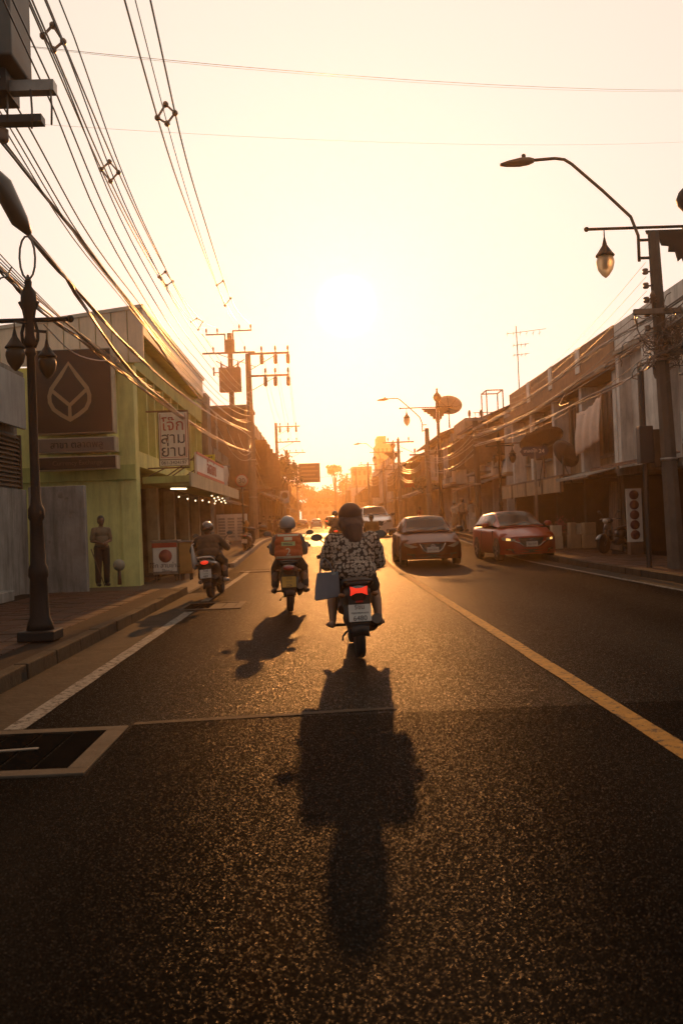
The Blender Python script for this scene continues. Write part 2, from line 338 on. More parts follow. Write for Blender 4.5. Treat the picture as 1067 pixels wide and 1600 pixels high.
w = slabwalk('pavement', 6.75, 12, 2, 300, m_walk); pavers(w, 6.79, 9.2, 15.6, 34, .4)
kerb('kerb', 6.6, 8, 75, 1, m_kerb)
# ================================================================== buildings: helpers
m_glass = M('window_glass', (.03, .035, .035), .12, .2, 2, 0, spec=.6)
m_glassg = M('window_glass_green', (.10, .14, .11), .2, .25, 2, 0)
m_frame = M('window_frame', (.16, .12, .08), .6, .3, 6)
m_dark = M('shop_interior_shade', (.02, .016, .013), .9, .4, 1.5, spec=.05)  # near-black colour carries the shade inside the shops
m_wood = M('old_wood', (.12, .075, .045), .75, .35, 5, .3)
m_rust = M('rusty_sheet', (.16, .085, .05), .7, .4, 4, .3, dirt=.5)
m_zinc = M('zinc_sheet', (.30, .27, .23), .5, .3, 3, .2, metal=.4, dirt=.5)
m_black = M('black_metal', (.018, .017, .016), .5, .2, 6)
m_steel = M('dull_steel', (.32, .29, .26), .45, .25, 6, metal=.7)
def window(t, side, xf, yc, z0, z1, w, panes=2, mat=None, shutters=None, louvres=False, sill=True):
    """a window in a wall facing the street at x = xf; side +1: the street lies towards -X"""
    fr = MB(t); d = .07; xo = xf - side * .055; xi = xf + side * .05; y0, y1 = yc - w / 2, yc + w / 2
    for a in ((y0, y0 + d, z0, z1), (y1 - d, y1, z0, z1), (y0 + d, y1 - d, z1 - d, z1), (y0 + d, y1 - d, z0, z0 + d)): fr.box(xo, xi, *a)
    for i in range(1, panes):
        y = y0 + (y1 - y0) * i / panes; fr.box(xo + side * .012, xi, y - .025, y + .025, z0 + d, z1 - d)
    f = fr.build('window', m_frame, t)
    for i in range(panes):
        ya, yb = y0 + (y1 - y0) * i / panes + .03, y0 + (y1 - y0) * (i + 1) / panes - .03
        if louvres:
            n = max(3, int((z1 - z0) / .17))
            for k in range(n):
                z = z0 + d + (z1 - z0 - 2 * d) * (k + .5) / n
                p = MB(t); p.hexa([(xf - side * .04, ya, z - .07), (xf - side * .03, ya, z - .075), (xf - side * .03, yb, z - .075), (xf - side * .04, yb, z - .07)], [(xf + side * .0, ya, z + .075), (xf + side * .01, ya, z + .07), (xf + side * .01, yb, z + .07), (xf + side * .0, yb, z + .075)]); p.build('pane', mat or m_glass, f)
        else:
            p = MB(t); p.box(xf - side * .012, xf + side * .012, ya, yb, z0 + d * .8, z1 - d * .8); p.build('pane', mat or m_glass, f)
    if sill:
        s = MB(t); s.box(xf - side * .14, xf + side * .04, y0 - .08, y1 + .08, z0 - .09, z0 - .003); s.build('sill', m_conc, f)
    if shutters is not None:
        for sgn in (-1, 1):
            yh = yc + sgn * w / 2; a = R(65); lw = w / 2 * .95
            tip = (xf - side * lw * math.sin(a) - side * .06, yh + sgn * lw * math.cos(a))
            s = MB(t); s.hexa([(xf - side * .06, yh, z0), (xf - side * .06, yh + sgn * .035, z0), (tip[0], tip[1] + sgn * .035, z0), (tip[0], tip[1], z0)],
                              [(xf - side * .06, yh, z1), (xf - side * .06, yh + sgn * .035, z1), (tip[0], tip[1] + sgn * .035, z1), (tip[0], tip[1], z1)]); s.build('shutter', shutters, f)
    return f
def awning(t, side, xf, y0, y1, z, out, drop, mat, corr=True, name='awning'):
    """a sloping corrugated sheet over a shop front"""
    n = max(4, int((y1 - y0) / .11)) if corr else 2; top = []; bot = []; 
    for i in range(n + 1):
        y = y0 + (y1 - y0) * i / n; dz = .022 * (1 if i % 2 else -1) if corr else 0
        top.append((xf, y, z + dz)); bot.append((xf - side * out, y, z - drop + dz))
    m = MB(t); m.sheet([top, bot], False); m.sheet([[(p[0], p[1], p[2] - .02) for p in top], [(p[0], p[1], p[2] - .02) for p in bot]], False)
    m.bar((xf - side * out * .97, y0, z - drop * .97 - .05), (xf - side * out * .97, y1, z - drop * .97 - .05), .05, .05)
    return m.build(name, mat, t)
def aircon(label, x, y, z, side, group='air conditioner units on walls'):
    t = thing('air_conditioner', label, 'air conditioner', (x, y, z), group=group)
    b = MB(t); b.box(x, x - side * .32, y - .42, y + .42, z, z + .62); bevel(b.build('casing', M('ac_white', (.42, .39, .34), .55, .3, 5, dirt=.5), t), .02)
    g = MB(t); xx = x - side * .325
    g.lathe([(.25, 0), (.25, -side * .02), (.22, -side * .02), (.22, 0)], (xx, y - .08, z + .31), 20, 'X')
    for k in range(6):
        a = k * math.pi / 6; g.bar((xx - side * .012, y - .08 - .23 * math.cos(a), z + .31 - .23 * math.sin(a)), (xx - side * .012, y - .08 + .23 * math.cos(a), z + .31 + .23 * math.sin(a)), .008)
    g.build('fan_grille', m_black, t)
    k = MB(t); k.bar((x + side * .05, y - .3, z - .03), (x - side * .34, y - .3, z - .03), .04); k.bar((x + side * .05, y + .3, z - .03), (x - side * .34, y + .3, z - .03), .04); k.build('bracket', m_steel, t)
    return t
def shophouse(name, label, cat, side, xf, y0, units, uw, h, fl=2.95, wall=None, band=None, style=0, depth=9, rec=1.5, seed=0, awn=None, roof='flat', lod=0, gap_top=.9):
    """a row of two-storey shop units under one parapet; the street face at x = xf"""
    rnd = random.Random(seed); zb = gz(y0) + SW - .01; L_ = units * uw; y1 = y0 + L_
    t = thing(name, label, cat, (xf, y0, zb)); X = lambda d: xf + side * d
    wm = wall or m_conc; bm_ = band or wm
    b = MB(t); b.box(X(.32), X(depth), y0, y1, zb + fl, zb + h - gap_top); b.box(X(rec + .02), X(depth), y0, y1, zb - .8, zb + fl - .003); b.build('wall', wm, t)
    e = MB(t); e.box(X(-.05), X(depth), y0 - .03, y1 + .03, zb + h - gap_top + .003, zb + h - gap_top + .14); e.build('roof_slab', bm_, t)
    if roof == 'flat':
        p = MB(t); p.box(X(.0), X(.16), y0, y1, zb + h - gap_top + .143, zb + h); p.build('parapet', bm_, t)
        for k in range(units + 1):
            yy = min(max(y0 + k * uw, y0 + .16), y1 - .16); q = MB(t); q.box(X(-.05), X(.2), yy - .15, yy + .15, zb + h - gap_top + .146, zb + h + .03); q.build('parapet_post', wm, t)
    else:
        r = MB(t); rz = zb + h - gap_top + .14
        pr = [(X(-.7), rz - .12), (X(depth * .5), rz + 1.7), (X(depth * .5), rz + 1.62), (X(-.7), rz - .2)]; r.prism(pr, y0 - .2, y1 + .2, 'Y')
        pr = [(X(depth + .3), rz - .1), (X(depth * .5), rz + 1.703), (X(depth * .5), rz + 1.62), (X(depth + .3), rz - .2)]; r.prism(pr, y0 - .2, y1 + .2, 'Y'); r.build('roof', m_rust, t)
        if lod == 0:
            nr = int((y1 - y0) / .5)
            rb = MB(t)
            for k in range(nr): 
                yy = y0 + (k + .5) * (y1 - y0) / nr; rb.bar((X(-.69), yy, rz - .09), (X(depth * .5), yy, rz + 1.72), .06, .06)
            rb.build('roof_ribs', m_rust, t, kind='stuff')
    s = MB(t); s.box(X(-.04), X(rec + .1), y0, y1, zb + fl - .20, zb + fl + .002); s.build('floor_slab', bm_, t)
    for k in range(units + 1):
        yy = min(max(y0 + k * uw, y0 + .13), y1 - .13)
        q = MB(t); q.box(X(0), X(.33), yy - .13, yy + .13, zb + fl + .003, zb + h - gap_top - .003); q.box(X(0), X(rec + .05), yy - .12, yy + .12, zb - .5, zb + fl - .203); q.build('pier', wm, t)
    for k in range(units):
        yc = y0 + (k + .5) * uw; z0 = zb + fl + .75; z1 = zb + h - gap_top - .35
        st = style if style != 9 else rnd.choice((0, 1, 2, 3))
        if st == 0:
            window(t, side, X(.32), yc - uw * .22, z0, z1, uw * .3, 2, m_glass); window(t, side, X(.32), yc + uw * .22, z0, z1, uw * .3, 2, m_glass)
        elif st == 1:
            window(t, side, X(.32), yc, z0, z1, uw * .62, 3, m_glass, shutters=m_wood)
        elif st == 2:
            window(t, side, X(.32), yc, z0, z1, uw * .5, 2, m_glassg, louvres=(lod == 0))
        elif st == 3:
            for q in (-.3, 0, .3): window(t, side, X(.32), yc + uw * q, z0 - .3, z1, uw * .2, 1, rnd.choice((m_glass, M('curtain_pale', (.5, .42, .32), .8, .2, 3))), sill=False)
        # ground floor: a rolling shutter or an open dark shop
        if rnd.random() < .55:
            d = MB(t); d.box(X(rec - .08), X(rec - .02), yc - uw / 2 + .16, yc + uw / 2 - .16, zb, zb + fl - .45)
            sh = d.build('rolling_shutter', m_zinc, t)
            if lod == 0:
                for z in range(12):
                    q = MB(t); zz = zb + .05 + z * (fl - .5) / 12; q.box(X(rec - .115), X(rec - .083), yc - uw / 2 + .16, yc + uw / 2 - .16, zz, zz + (fl - .5) / 12 - .02); q.build('slat', m_zinc, sh)
        else:
            d = MB(t); d.box(X(rec - .06), X(rec + .0), yc - uw / 2 + .15, yc - .1, zb, zb + fl - .25); d.build('shop_door', m_wood, t)
            d = MB(t); d.box(X(rec - .03), X(rec + .0), yc - .06, yc + uw / 2 - .15, zb + .6, zb + fl - .5); d.build('shop_window', m_glass, t)
        if awn and rnd.random() < awn: awning(t, side, X(-.02), yc - uw / 2 + .05, yc + uw / 2 - .05, zb + fl - .1, rnd.uniform(.9, 1.3), rnd.uniform(.25, .5), rnd.choice((m_rust, m_zinc, M('canvas_awning', (.14, .10, .07), .9, .3, 2))))
    return t
# ================================================================== left side of the street
# --- the green corner building
m_green = M('green_plaster', (.72, .70, .27), .82, .2, 1.3, .25, dirt=.3)
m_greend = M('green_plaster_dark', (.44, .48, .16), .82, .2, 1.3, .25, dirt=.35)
m_clad = M('beige_cladding', (.74, .57, .40), .55, .15, 1.0, .0, metal=.1, dirt=.18)
gy, gx = 23.5, -4.5
G = thing('corner_building', 'pale green plastered corner building with beige sheet cladding along its roof edge', 'building', (gx, gy, 0))
b = MB(G); b.box(-5.15, -14, gy, 37.4, 2.96, 5.43); b.box(-4.5, -14, gy - .003, gy + .35, -.4, 2.96); b.box(-7.2, -14, gy + .35, 37.4, -.4, 2.957); b.build('wall', m_green, G)
b = MB(G); b.box(-4.46, -4.85, gy - .06, gy + .42, -.4, 5.42); b.build('corner_pier', m_green, G)
b = MB(G); b.box(-4.47, -13.9, gy - .14, gy - .007, 2.62, 2.98); b.build('string_course', m_greend, G)
b = MB(G); b.box(-4.5, -5.3, gy + .42, 37.4, 2.965, 3.35); b.build('spandrel', m_green, G)
b = MB(G); b.box(-4.5, -5.3, gy + .42, 37.4, 5.42, 6.1); b.build('lintel_band', m_greend, G)
for i, y in enumerate((25.6, 26.8, 28.3, 29.8, 31.2, 32.6, 34.1, 35.6, 37.2)):
    b = MB(G); b.box(-4.52, -5.15, y - .07, y + .07, 3.353, 5.417); b.build('fin', m_green, G)
for i, y in enumerate((26.2, 27.55, 29.05, 30.5, 31.9, 33.35, 34.85, 36.4)): window(G, -1, -5.15, y, 3.7, 5.2, 1.05, 1, m_glass, sill=False)
# cladding sheets: towards us and along the street, each sheet its own part
def clad_front():
    x = -4.15; i = 0
    mb = MB(); mb.box(0, -.37, -.03, .03, -1.68, 0); 
    while x > -13.6:
        o = MB(); top = 7.22 - .0 * i; dz = (-4.15 - x) * -.12
        zt = 6.76 + dz; o.hexa([(x, gy - .20, 5.45), (x - .36, gy - .20, 5.45), (x - .36, gy - .15, 5.45), (x, gy - .15, 5.45)], [(x, gy - .20, zt), (x - .36, gy - .20, zt), (x - .36, gy - .15, zt), (x, gy - .15, zt)])
        o = MB(G).add(o.v, o.f); o.build('cladding_panel', m_clad, G); x -= .385; i += 1
    y = gy - .13; 
    while y < 35.0:
        o = MB(G); o.box(-4.15, -4.20, y, y + .38, 6.12, 6.76); o.build('cladding_panel', m_clad, G); y += .405
clad_front()
b = MB(G); b.prism([(-4.22, 5.44), (-4.22, 6.75), (-13.7, 5.60), (-13.7, 5.44)], gy - .146, gy - .135, 'Y'); b.box(-4.205, -4.30, gy - .12, 35.3, 6.2, 6.75); b.build('cladding_backing', m_greend, G)
b = MB(G); b.hexa([(-4.12, gy - .24, 6.762), (-13.7, gy - .24, 5.61), (-13.7, gy - .13, 5.61), (-4.12, gy - .13, 6.762)], [(-4.12, gy - .24, 6.85), (-13.7, gy - .24, 5.70), (-13.7, gy - .13, 5.70), (-4.12, gy - .13, 6.85)]); b.box(-4.12, -4.24, gy - .127, 35.4, 6.762, 6.85); b.build('roof_capping', M('capping', (.5, .42, .32), .45, .15, 3, metal=.3), G)
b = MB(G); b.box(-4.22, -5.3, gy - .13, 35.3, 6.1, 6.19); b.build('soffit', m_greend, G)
b = MB(G); b.box(-4.3, -5.3, 37.42, 38.6, 5.2, 6.6); b.box(-4.3, -14, 37.42, 38.6, -.4, 5.19); b.build('end_block', m_conc, G)
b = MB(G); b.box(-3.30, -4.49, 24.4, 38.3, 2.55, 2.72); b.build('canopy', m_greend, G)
b = MB(G); b.box(-3.26, -3.31, 24.36, 38.34, 2.44, 2.80); b.build('canopy_fascia', M('fascia_pale', (.42, .38, .25), .7, .25, 2, dirt=.4), G)
for y in (27.2, 30.2, 33.4, 36.4):
    b = MB(G); b.box(-4.6, -4.9, y - .17, y + .17, -.3, 2.547); b.build('column', M('column_cream', (.40, .35, .22), .7, .3, 2, dirt=.4), G)
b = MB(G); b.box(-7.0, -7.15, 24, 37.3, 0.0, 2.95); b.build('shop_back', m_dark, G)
b = MB(G); b.box(-4.6, -7.1, 23.9, 37.3, -.2, .16); b.build('shop_floor', m_concd, G)
# --- bank sign boxes on the green wall
m_navy = M('sign_dark', (.03, .024, .021), .5, .15, 2, spec=.25)
m_gold = M('sign_gold', (.30, .20, .10), .5, .1, 5)
m_edge = M('sign_edge', (.55, .46, .34), .5, .2, 5)
def boxsign(name, label, x0, x1, y0, y1, z0, z1, face, edge=m_edge):
    t = thing(name, label, 'sign', ((x0 + x1) / 2, y0, z0))
    b = MB(t); b.box(x0, x1, y0 + .02, y1, z0, z1); b.build('casing', edge, t)
    f = MB(t); f.box(x0 + .015, x1 - .03, y0, y0 + .018, z0 + .02, z1 - .02); f.build('face', face, t)
    k = MB(t); k.box(x0 + .2, x0 + .26, y1 + .002, gy + .01, z0 + .1, z1 - .1); k.box(x1 - .3, x1 - .24, y1 + .002, gy + .01, z0 + .1, z1 - .1); k.build('bracket', m_steel, t)
    return t
s = boxsign('bank_sign', 'large square dark sign box with a brown drop emblem on the green wall', -6.75, -4.82, 22.75, 23.15, 3.72, 5.72, m_navy)
def stroke(mb, pts, w, y, close=False):
    """a flat band of width w along pts (x,z)"""
    n = len(pts); L_, Rr = [], []
    for i in range(n):
        a = Vector(pts[(i - 1) % n] if close or i else pts[i]); c = Vector(pts[(i + 1) % n] if close or i < n - 1 else pts[i]); d = (c - a).normalized(); nn = Vector((-d.y, d.x))
        L_.append((pts[i][0] + nn.x * w / 2, y, pts[i][1] + nn.y * w / 2)); Rr.append((pts[i][0] - nn.x * w / 2, y, pts[i][1] - nn.y * w / 2))
    if close: L_.append(L_[0]); Rr.append(Rr[0])
    mb.sheet([L_, Rr], False)
lg = MB(s); cx, cz = -5.83, 4.66
half = [(0, .72), (.20, .42), (.42, .12), (.47, -.05), (.46, -.2), (.38, -.36), (.2, -.5), (0, -.62)]
stroke(lg, [(cx + x, cz + z) for x, z in half] + [(cx - x, cz + z) for x, z in half[-2:0:-1]], .095, 22.742, True)
stroke(lg, [(cx - .40, cz + .08), (cx - .02, cz - .26)], .085, 22.74); stroke(lg, [(cx + .40, cz + .08), (cx, cz - .28), (cx, cz - .6)], .085, 22.738)
lg.build('emblem', m_gold, s)
s2 = boxsign('branch_sign', 'long grey sign box with Thai branch name under the square bank sign', -6.7, -4.80, 22.76, 23.15, 3.27, 3.62, M('sign_grey', (.14, .11, .09), .5, .15, 3))
text('lettering', 'สาขา ตลาดพลู', .22, m_navy, s2, (-5.7 - s2.location.x, -.008, .175), FACE)
s3 = boxsign('exchange_sign', 'lowest dark sign box with faint small lettering on the green wall', -6.7, -4.78, 22.77, 23.15, 2.86, 3.18, m_navy)
text('lettering', 'Currency Exchange', .15, M('sign_faint', (.10, .075, .05), .5, 0), s3, (-5.7 - s3.location.x, -.008, .16), FACE)
# --- the low shop and white yard wall at the left edge
m_wwall = M('white_plaster_old', (.31, .29, .265), .85, .3, 1.6, .3, dirt=.55, spec=.1)
t = thing('yard_wall', 'scuffed white plaster wall with flaking patches beside the standing man', 'wall', (-5.12, 20.9, .1))
b = MB(t); b.box(-5.12, -6.32, 20.9, 21.12, -.2, 2.40); bevel(b.build('wall', m_wwall, t), .015)
f = MB(t)
for (x, z, r) in ((-5.62, 2.2, .07), (-5.5, 2.1, .05), (-5.40, 1.82, .05), (-5.43, 1.74, .035), (-5.9, 1.2, .03)):
    pts = [(x + r * (1 + .9 * noise.noise((k * 3.3, x * 9, z * 9))) * math.cos(k * .7), 20.897, z + r * (1.1 + .9 * noise.noise((k * 2.7, z * 7, x * 7))) * math.sin(k * .7)) for k in range(9)]; f.add(pts, [tuple(range(9))])
f.build('bare_patch', M('bare_render', (.24, .21, .18), .9, .4, 8), t, kind='stuff', fix=False)
S = thing('corner_shop', 'low whitewashed shop with a louvred vent and grey sign boards at the left edge', 'shop', (-6.35, 13, .1))
b = MB(S); b.box(-6.35, -12, 9, 20.88, -.2, 2.34); b.box(-6.5, -12, 9, 20.88, 2.343, 3.55); b.build('wall', m_wwall, S)
b = MB(S); b.box(-6.32, -12, 9, 20.86, 4.75, 4.87); b.box(-6.5, -12, 9, 20.86, 3.553, 4.747); b.build('roof', m_conc, S)
for j in range(3):
    y0 = 14.2 + j * 2.25
    fr = MB(S); fr.box(-6.40, -6.5, y0 - .06, y0, 2.36, 3.52); fr.box(-6.40, -6.5, y0 + 2.06, y0 + 2.12, 2.36, 3.52); vf = fr.build('vent_frame', m_wood, S)
    for k in range(12):
        z = 2.4 + k * .093; q = MB(S); q.hexa([(-6.42, y0, z), (-6.41, y0, z), (-6.41, y0 + 2.06, z), (-6.42, y0 + 2.06, z)], [(-6.49, y0, z + .075), (-6.48, y0, z + .075), (-6.48, y0 + 2.06, z + .075), (-6.49, y0 + 2.06, z + .075)]); q.build('slat', m_wood, vf)
for y in (16.1, 17.0):
    b = MB(S); b.box(-6.26, -6.35, y, y + .42, 1.75, 2.1); bevel(b.build('meter_box', m_frame, S), .02)
t = thing('shop_sign', 'pale sign panel along the street front of the low shop', 'sign', (-6.3, 17, 3.62))
b = MB(t); b.box(-6.22, -6.3, 16.6, 20.6, 3.62, 4.72); b.build('panel', M('sign_pale', (.34, .32, .30), .6, .15, 2, dirt=.3), t); b = MB(t); b.box(-6.3, -6.5, 17, 17.1, 4, 4.1); b.box(-6.3, -6.5, 20, 20.1, 4, 4.1); b.build('bracket', m_steel, t)
t = thing('light_box', 'grey blank light box jutting out at the left edge', 'sign', (-6.3, 15.6, 3.6))
b = MB(t); b.box(-5.28, -6.3, 15.6, 15.85, 3.42, 4.42); bevel(b.build('casing', M('sign_grey2', (.2, .185, .17), .5, .15, 3), t), .02); b = MB(t); b.box(-6.2, -6.52, 15.68, 15.76, 3.6, 3.66); b.box(-6.2, -6.52, 15.68, 15.76, 4.2, 4.26); b.build('bracket', m_steel, t)
t = thing('stone_step', 'whitewashed low step along the shop wall at the left edge', 'step', (-6.1, 15, .13))
b = MB(t); b.box(-5.95, -6.34, 13, 18.6, .12, .32); bevel(b.build('step', m_wwall, t), .02)
# --- jok shop signs
m_sred = M('sign_red', (.45, .06, .03), .6, .1, 5); m_sblk = M('sign_black', (.05, .035, .04), .6, .1, 5); m_swh = M('sign_white', (.80, .72, .63), .6, .12, 3, dirt=.2)
t = thing('hanging_sign', 'tall white hanging sign with red and black Thai lettering and a phone number', 'sign', (-3.75, 25.2, 3.0))
b = MB(t); b.box(-4.19, -3.40, 25.2, 25.32, 3.02, 4.45); b.build('frame', m_rust, t)
b = MB(t); b.box(-4.165, -3.425, 25.185, 25.198, 3.20, 4.425); b.build('face', m_swh, t)
b = MB(t); b.box(-4.165, -3.425, 25.185, 25.198, 3.03, 3.18); b.build('number_strip', m_swh, t)
b = MB(t)
for a in ((-4.13, -4.115, 3.24, 4.39), (-3.475, -3.46, 3.24, 4.39), (-4.115, -3.475, 3.24, 3.252)): b.box(a[0], a[1], 25.18, 25.184, a[2], a[3])
b.build('border', m_sred, t)
lx = -3.795 + 3.75
text('lettering', 'โจ๊ก', .42, m_sred, t, (lx, -.022, 1.08), FACE, .006); text('lettering', 'สาม', .42, m_sblk, t, (lx, -.022, .74), FACE, .006); text('lettering', 'ย่าน', .42, m_sblk, t, (lx, -.022, .40), FACE, .006)
text('lettering', '061-3424197', .125, m_sblk, t, (lx, -.022, .105), FACE, .004)
b = MB(t)
for z in (4.47, 2.98): b.bar((-4.5, 25.26, z), (-3.4, 25.26, z), .04)
b.bar((-4.52, 25.26, 2.5 + .25), (-4.0, 25.26, 3.0), .03); b.bar((-3.9, 25.26, 2.74), (-3.5, 25.26, 3.0), .03); b.build('bracket', m_rust, t)
t = thing('yellow_sign', 'small yellow sign board with lines of dark lettering beyond the hanging sign', 'sign', (-3.6, 31.5, 3.3))
b = MB(t); b.box(-3.98, -3.42, 31.5, 31.56, 3.2, 3.75); b.build('board', M('sign_yellow', (.78, .66, .07), .6, .15, 3), t)
for i, (a, l) in enumerate(((3.64, .42), (3.53, .36), (3.42, .42), (3.31, .3))):
    b = MB(t); x = -3.93
    while x < -3.93 + l:
        w = random.uniform(.03, .07); b.box(x, x + w, 31.494, 31.499, a, a + random.uniform(.03, .06)); x += w + .018
    b.build('lettering', m_frame, t, kind='stuff')
b = MB(t); b.bar((-4.5, 31.53, 3.6), (-3.9, 31.53, 3.6), .03); b.build('bracket', m_rust, t)
t = thing('banner_sign', 'long white and red shop banner standing along the canopy edge', 'sign', (-3.35, 27, 2.8))
b = MB(t); b.box(-3.30, -3.36, 25.9, 33, 2.84, 3.42); b.build('board', m_swh, t)
text('lettering', 'โจ๊กสามย่าน', .52, m_sred, t, (.055, 2.4, .33), (R(90), 0, R(90)), .004)
b = MB(t); b.box(-3.285, -3.299, 25.9, 33, 2.82, 2.9); b.box(-3.285, -3.299, 25.9, 33, 3.37, 3.44); b.build('border', m_sred, t)
b = MB(t)
for y in (26.2, 28.6, 31, 32.7): b.bar((-3.4, y, 2.72), (-3.4, y, 3.35), .035); b.bar((-3.4, y, 3.3), (-4.3, y, 2.72), .03)
b.build('stand', m_rust, t)
# --- the front of the jok shop: cart, counter, bulbs
def cart(label, x0, x1, y0, y1, h, mat, face, name='food_cart'):
    t = thing(name, label, 'cart', ((x0 + x1) / 2, y0, .05)); 
    b = MB(t); b.box(x0, x1, y0, y1, .2, h); bevel(b.build('body', mat, t), .015)
    b = MB(t); b.box(x0 + .02, x1 - .02, y0 - .012, y0 - .002, .28, h - .06); b.build('front_panel', face, t)
    b = MB(t); b.box(x0 - .03, x1 + .03, y0 - .03, y1, h + .002, h + .04); b.build('counter_top', m_steel, t)
    for x in (x0 + .06, x1 - .06):
        for y in (y0 + .06, y1 - .06):
            b = MB(t); b.box(x - .02, x + .02, y - .02, y + .02, .02, .2); b.build('leg', m_black, t)
    return t
t = cart('white food cart with a red top band and round red picture on its front', -4.42, -3.78, 25.0, 25.6, 1.05, m_zinc, m_swh)
b = MB(t); b.box(-4.42, -3.78, 24.978, 24.985, .9, 1.02); b.build('red_band', m_sred, t)
b = MB(t); b.lathe([(.17, 0), (.17, -.006), (.02, -.007)], (-4.08, 24.984, .68), 20, 'Y'); b.build('picture', M('poster_pink', (.36, .09, .07), .6, .3, 9), t)
text('lettering', 'โจ๊ก สามย่าน', .16, m_sblk, t, (0, -.018, .38), FACE); text('lettering', 'โจ๊กหมู', .10, m_sblk, t, (0.05, -.018, .24), FACE)
cart('narrow orange drink cabinet with a white price strip beside the food cart', -3.76, -3.42, 25.15, 25.6, 1.02, M('orange_panel', (.36, .17, .04), .6, .2, 4), M('orange_panel2', (.42, .22, .06), .6, .2, 4), 'drink_cabinet')
cart('cream serving counter under the canopy behind the rider with the bag', -4.3, -3.95, 27.5, 29.8, .95, M('counter_cream', (.42, .34, .22), .7, .25, 3, dirt=.3), M('counter_cream2', (.4, .32, .2), .7, .2, 3), 'serving_counter')
m_bulb = M('bulb_glow', (1, .82, .5), .4, 0, 1, 0, emit=6)
def bulbs(label, pts, r=.022):
    t = thing('string_of_bulbs', label, 'string lights', pts[0]); c = MB(t); c.tube([(p[0], p[1], p[2] + .09) for p in pts], .006, 5); c.build('cable', m_black, t)
    for p in pts:
        b = MB(t); b.ball(p, r, 8, 5); b.build('bulb', m_bulb, t); b = MB(t); b.lathe([(.018, 0), (.018, .08)], (p[0], p[1], p[2] + r * .8), 6); b.build('holder', m_black, t)
bulbs('string of small lit bulbs hanging under the canopy edge', [(-3.9 + .03 * i, 26.5 + i * 1.5, 2.25 - .02 * (i % 3)) for i in range(6)])
bulbs('cluster of lit bulbs close together under the far canopy', [(-3.55 + .02 * (i % 2), 31.4 + i * .55, 2.40 - .07 * (i % 3)) for i in range(9)], .022)
t = thing('fluorescent_lamp', 'short lit fluorescent tube under the canopy', 'lamp', (-3.8, 26, 2.5)); b = MB(t); b.tube([(-4.0, 25.8, 2.45), (-3.65, 26.2, 2.45)], .02, 8); b.build('tube', m_bulb, t); b = MB(t); b.bar((-4.0, 25.8, 2.495), (-3.65, 26.2, 2.495), .06, .04); b.build('fitting', m_swh, t)
# --- hanging things, cabinets, the building with the flat gable
mb_brown = M('brown_render', (.20, .125, .08), .85, .3, 1.2, .25, dirt=.5)
A = thing('flat_gable_house', 'brown flat topped house block whose blank end wall faces the camera', 'building', (-4.0, 56, gz(56)))
b = MB(A); b.box(-3.98, -7.6, 56, 60, 0, 8.25); b.build('wall', mb_brown, A); b = MB(A); b.box(-3.9, -7.7, 55.9, 60.1, 8.253, 8.42); b.build('roof_slab', m_conc, A)
b = MB(A); b.tube([(-5.9, 55.94, 8), (-5.9, 55.94, 3.2)], .05, 8); b.build('drain_pipe', m_steel, A)
window(A, -1, -3.98, 57.4, 5.2, 6.8, 1.1, 2, m_glass); window(A, -1, -3.98, 58.9, 5.2, 6.8, 1.1, 2, m_glass)
b = MB(A); b.box(-2.7, -7.6, 54.4, 55.89, 3.3, 3.42); b.build('awning', m_rust, A)
b = MB(A); b.box(-5.2, -7.2, 55.9, 55.99, .6, 2.9); b.build('rolling_shutter', m_zinc, A)
t = thing('white_banner', 'narrow white vertical banner hung on a bracket before the brown end wall', 'banner', (-4.6, 50, 3)); 
b = MB(t); b.sheet([[(-4.75 + .04 * math.sin(k * 1.3) + j * .55, 44, 2.6 + 1.55 * k / 8) for j in (0, 1)] for k in range(9)]); o = b.build('cloth', m_swh, t); mo = o.modifiers.new('s', 'SOLIDIFY'); mo.thickness = .02
b = MB(t); b.bar((-5.6, 44.02, 4.17), (-4.1, 44.02, 4.17), .04); b.build('bracket', m_steel, t); b = MB(t); b.bar((-5.6, 44.02, 3.1), (-3.4, 44.02, 3.1), .04); b.build('bracket', m_steel, t)
# low shops between the green building and the brown one
L1 = shophouse('low_shop', 'dim single shop unit with a rusty awning between the green and brown houses', 'shop', -1, -5.2, 38.7, 4, 4.2, 4.9, 2.6, mb_brown, m_conc, 0, 7, 1.6, 5, .8, gap_top=.6)
L2 = shophouse('shophouse_row', 'left row of shophouses with pale pilasters behind the concrete pole', 'building', -1, -4.3, 63, 5, 4.2, 7.6, 3.2, m_conc, M('band_tan', (.33, .24, .16), .8, .25, 2, dirt=.4), 1, 9, 1.6, 6, .8)
L3 = shophouse('shophouse', 'lower brown shophouse row farther up the left side', 'building', -1, -4.6, 86, 6, 4.2, 6.4, 3.2, mb_brown, m_conc, 9, 9, 1.6, 8, .7, 'pitched', lod=1)
L4 = shophouse('shophouse', 'hazy shophouse row far along the left side', 'building', -1, -5.2, 113, 9, 4.5, 7.4, 3.2, m_conc, mb_brown, 9, 9, 1.6, 9, .7, lod=1)
L5 = shophouse('shophouse', 'farthest hazy shophouse row on the left before the trees', 'building', -1, -5.6, 156, 14, 5, 6.6, 3.2, mb_brown, m_conc, 9, 9, 1.6, 10, .5, 'pitched', lod=1)
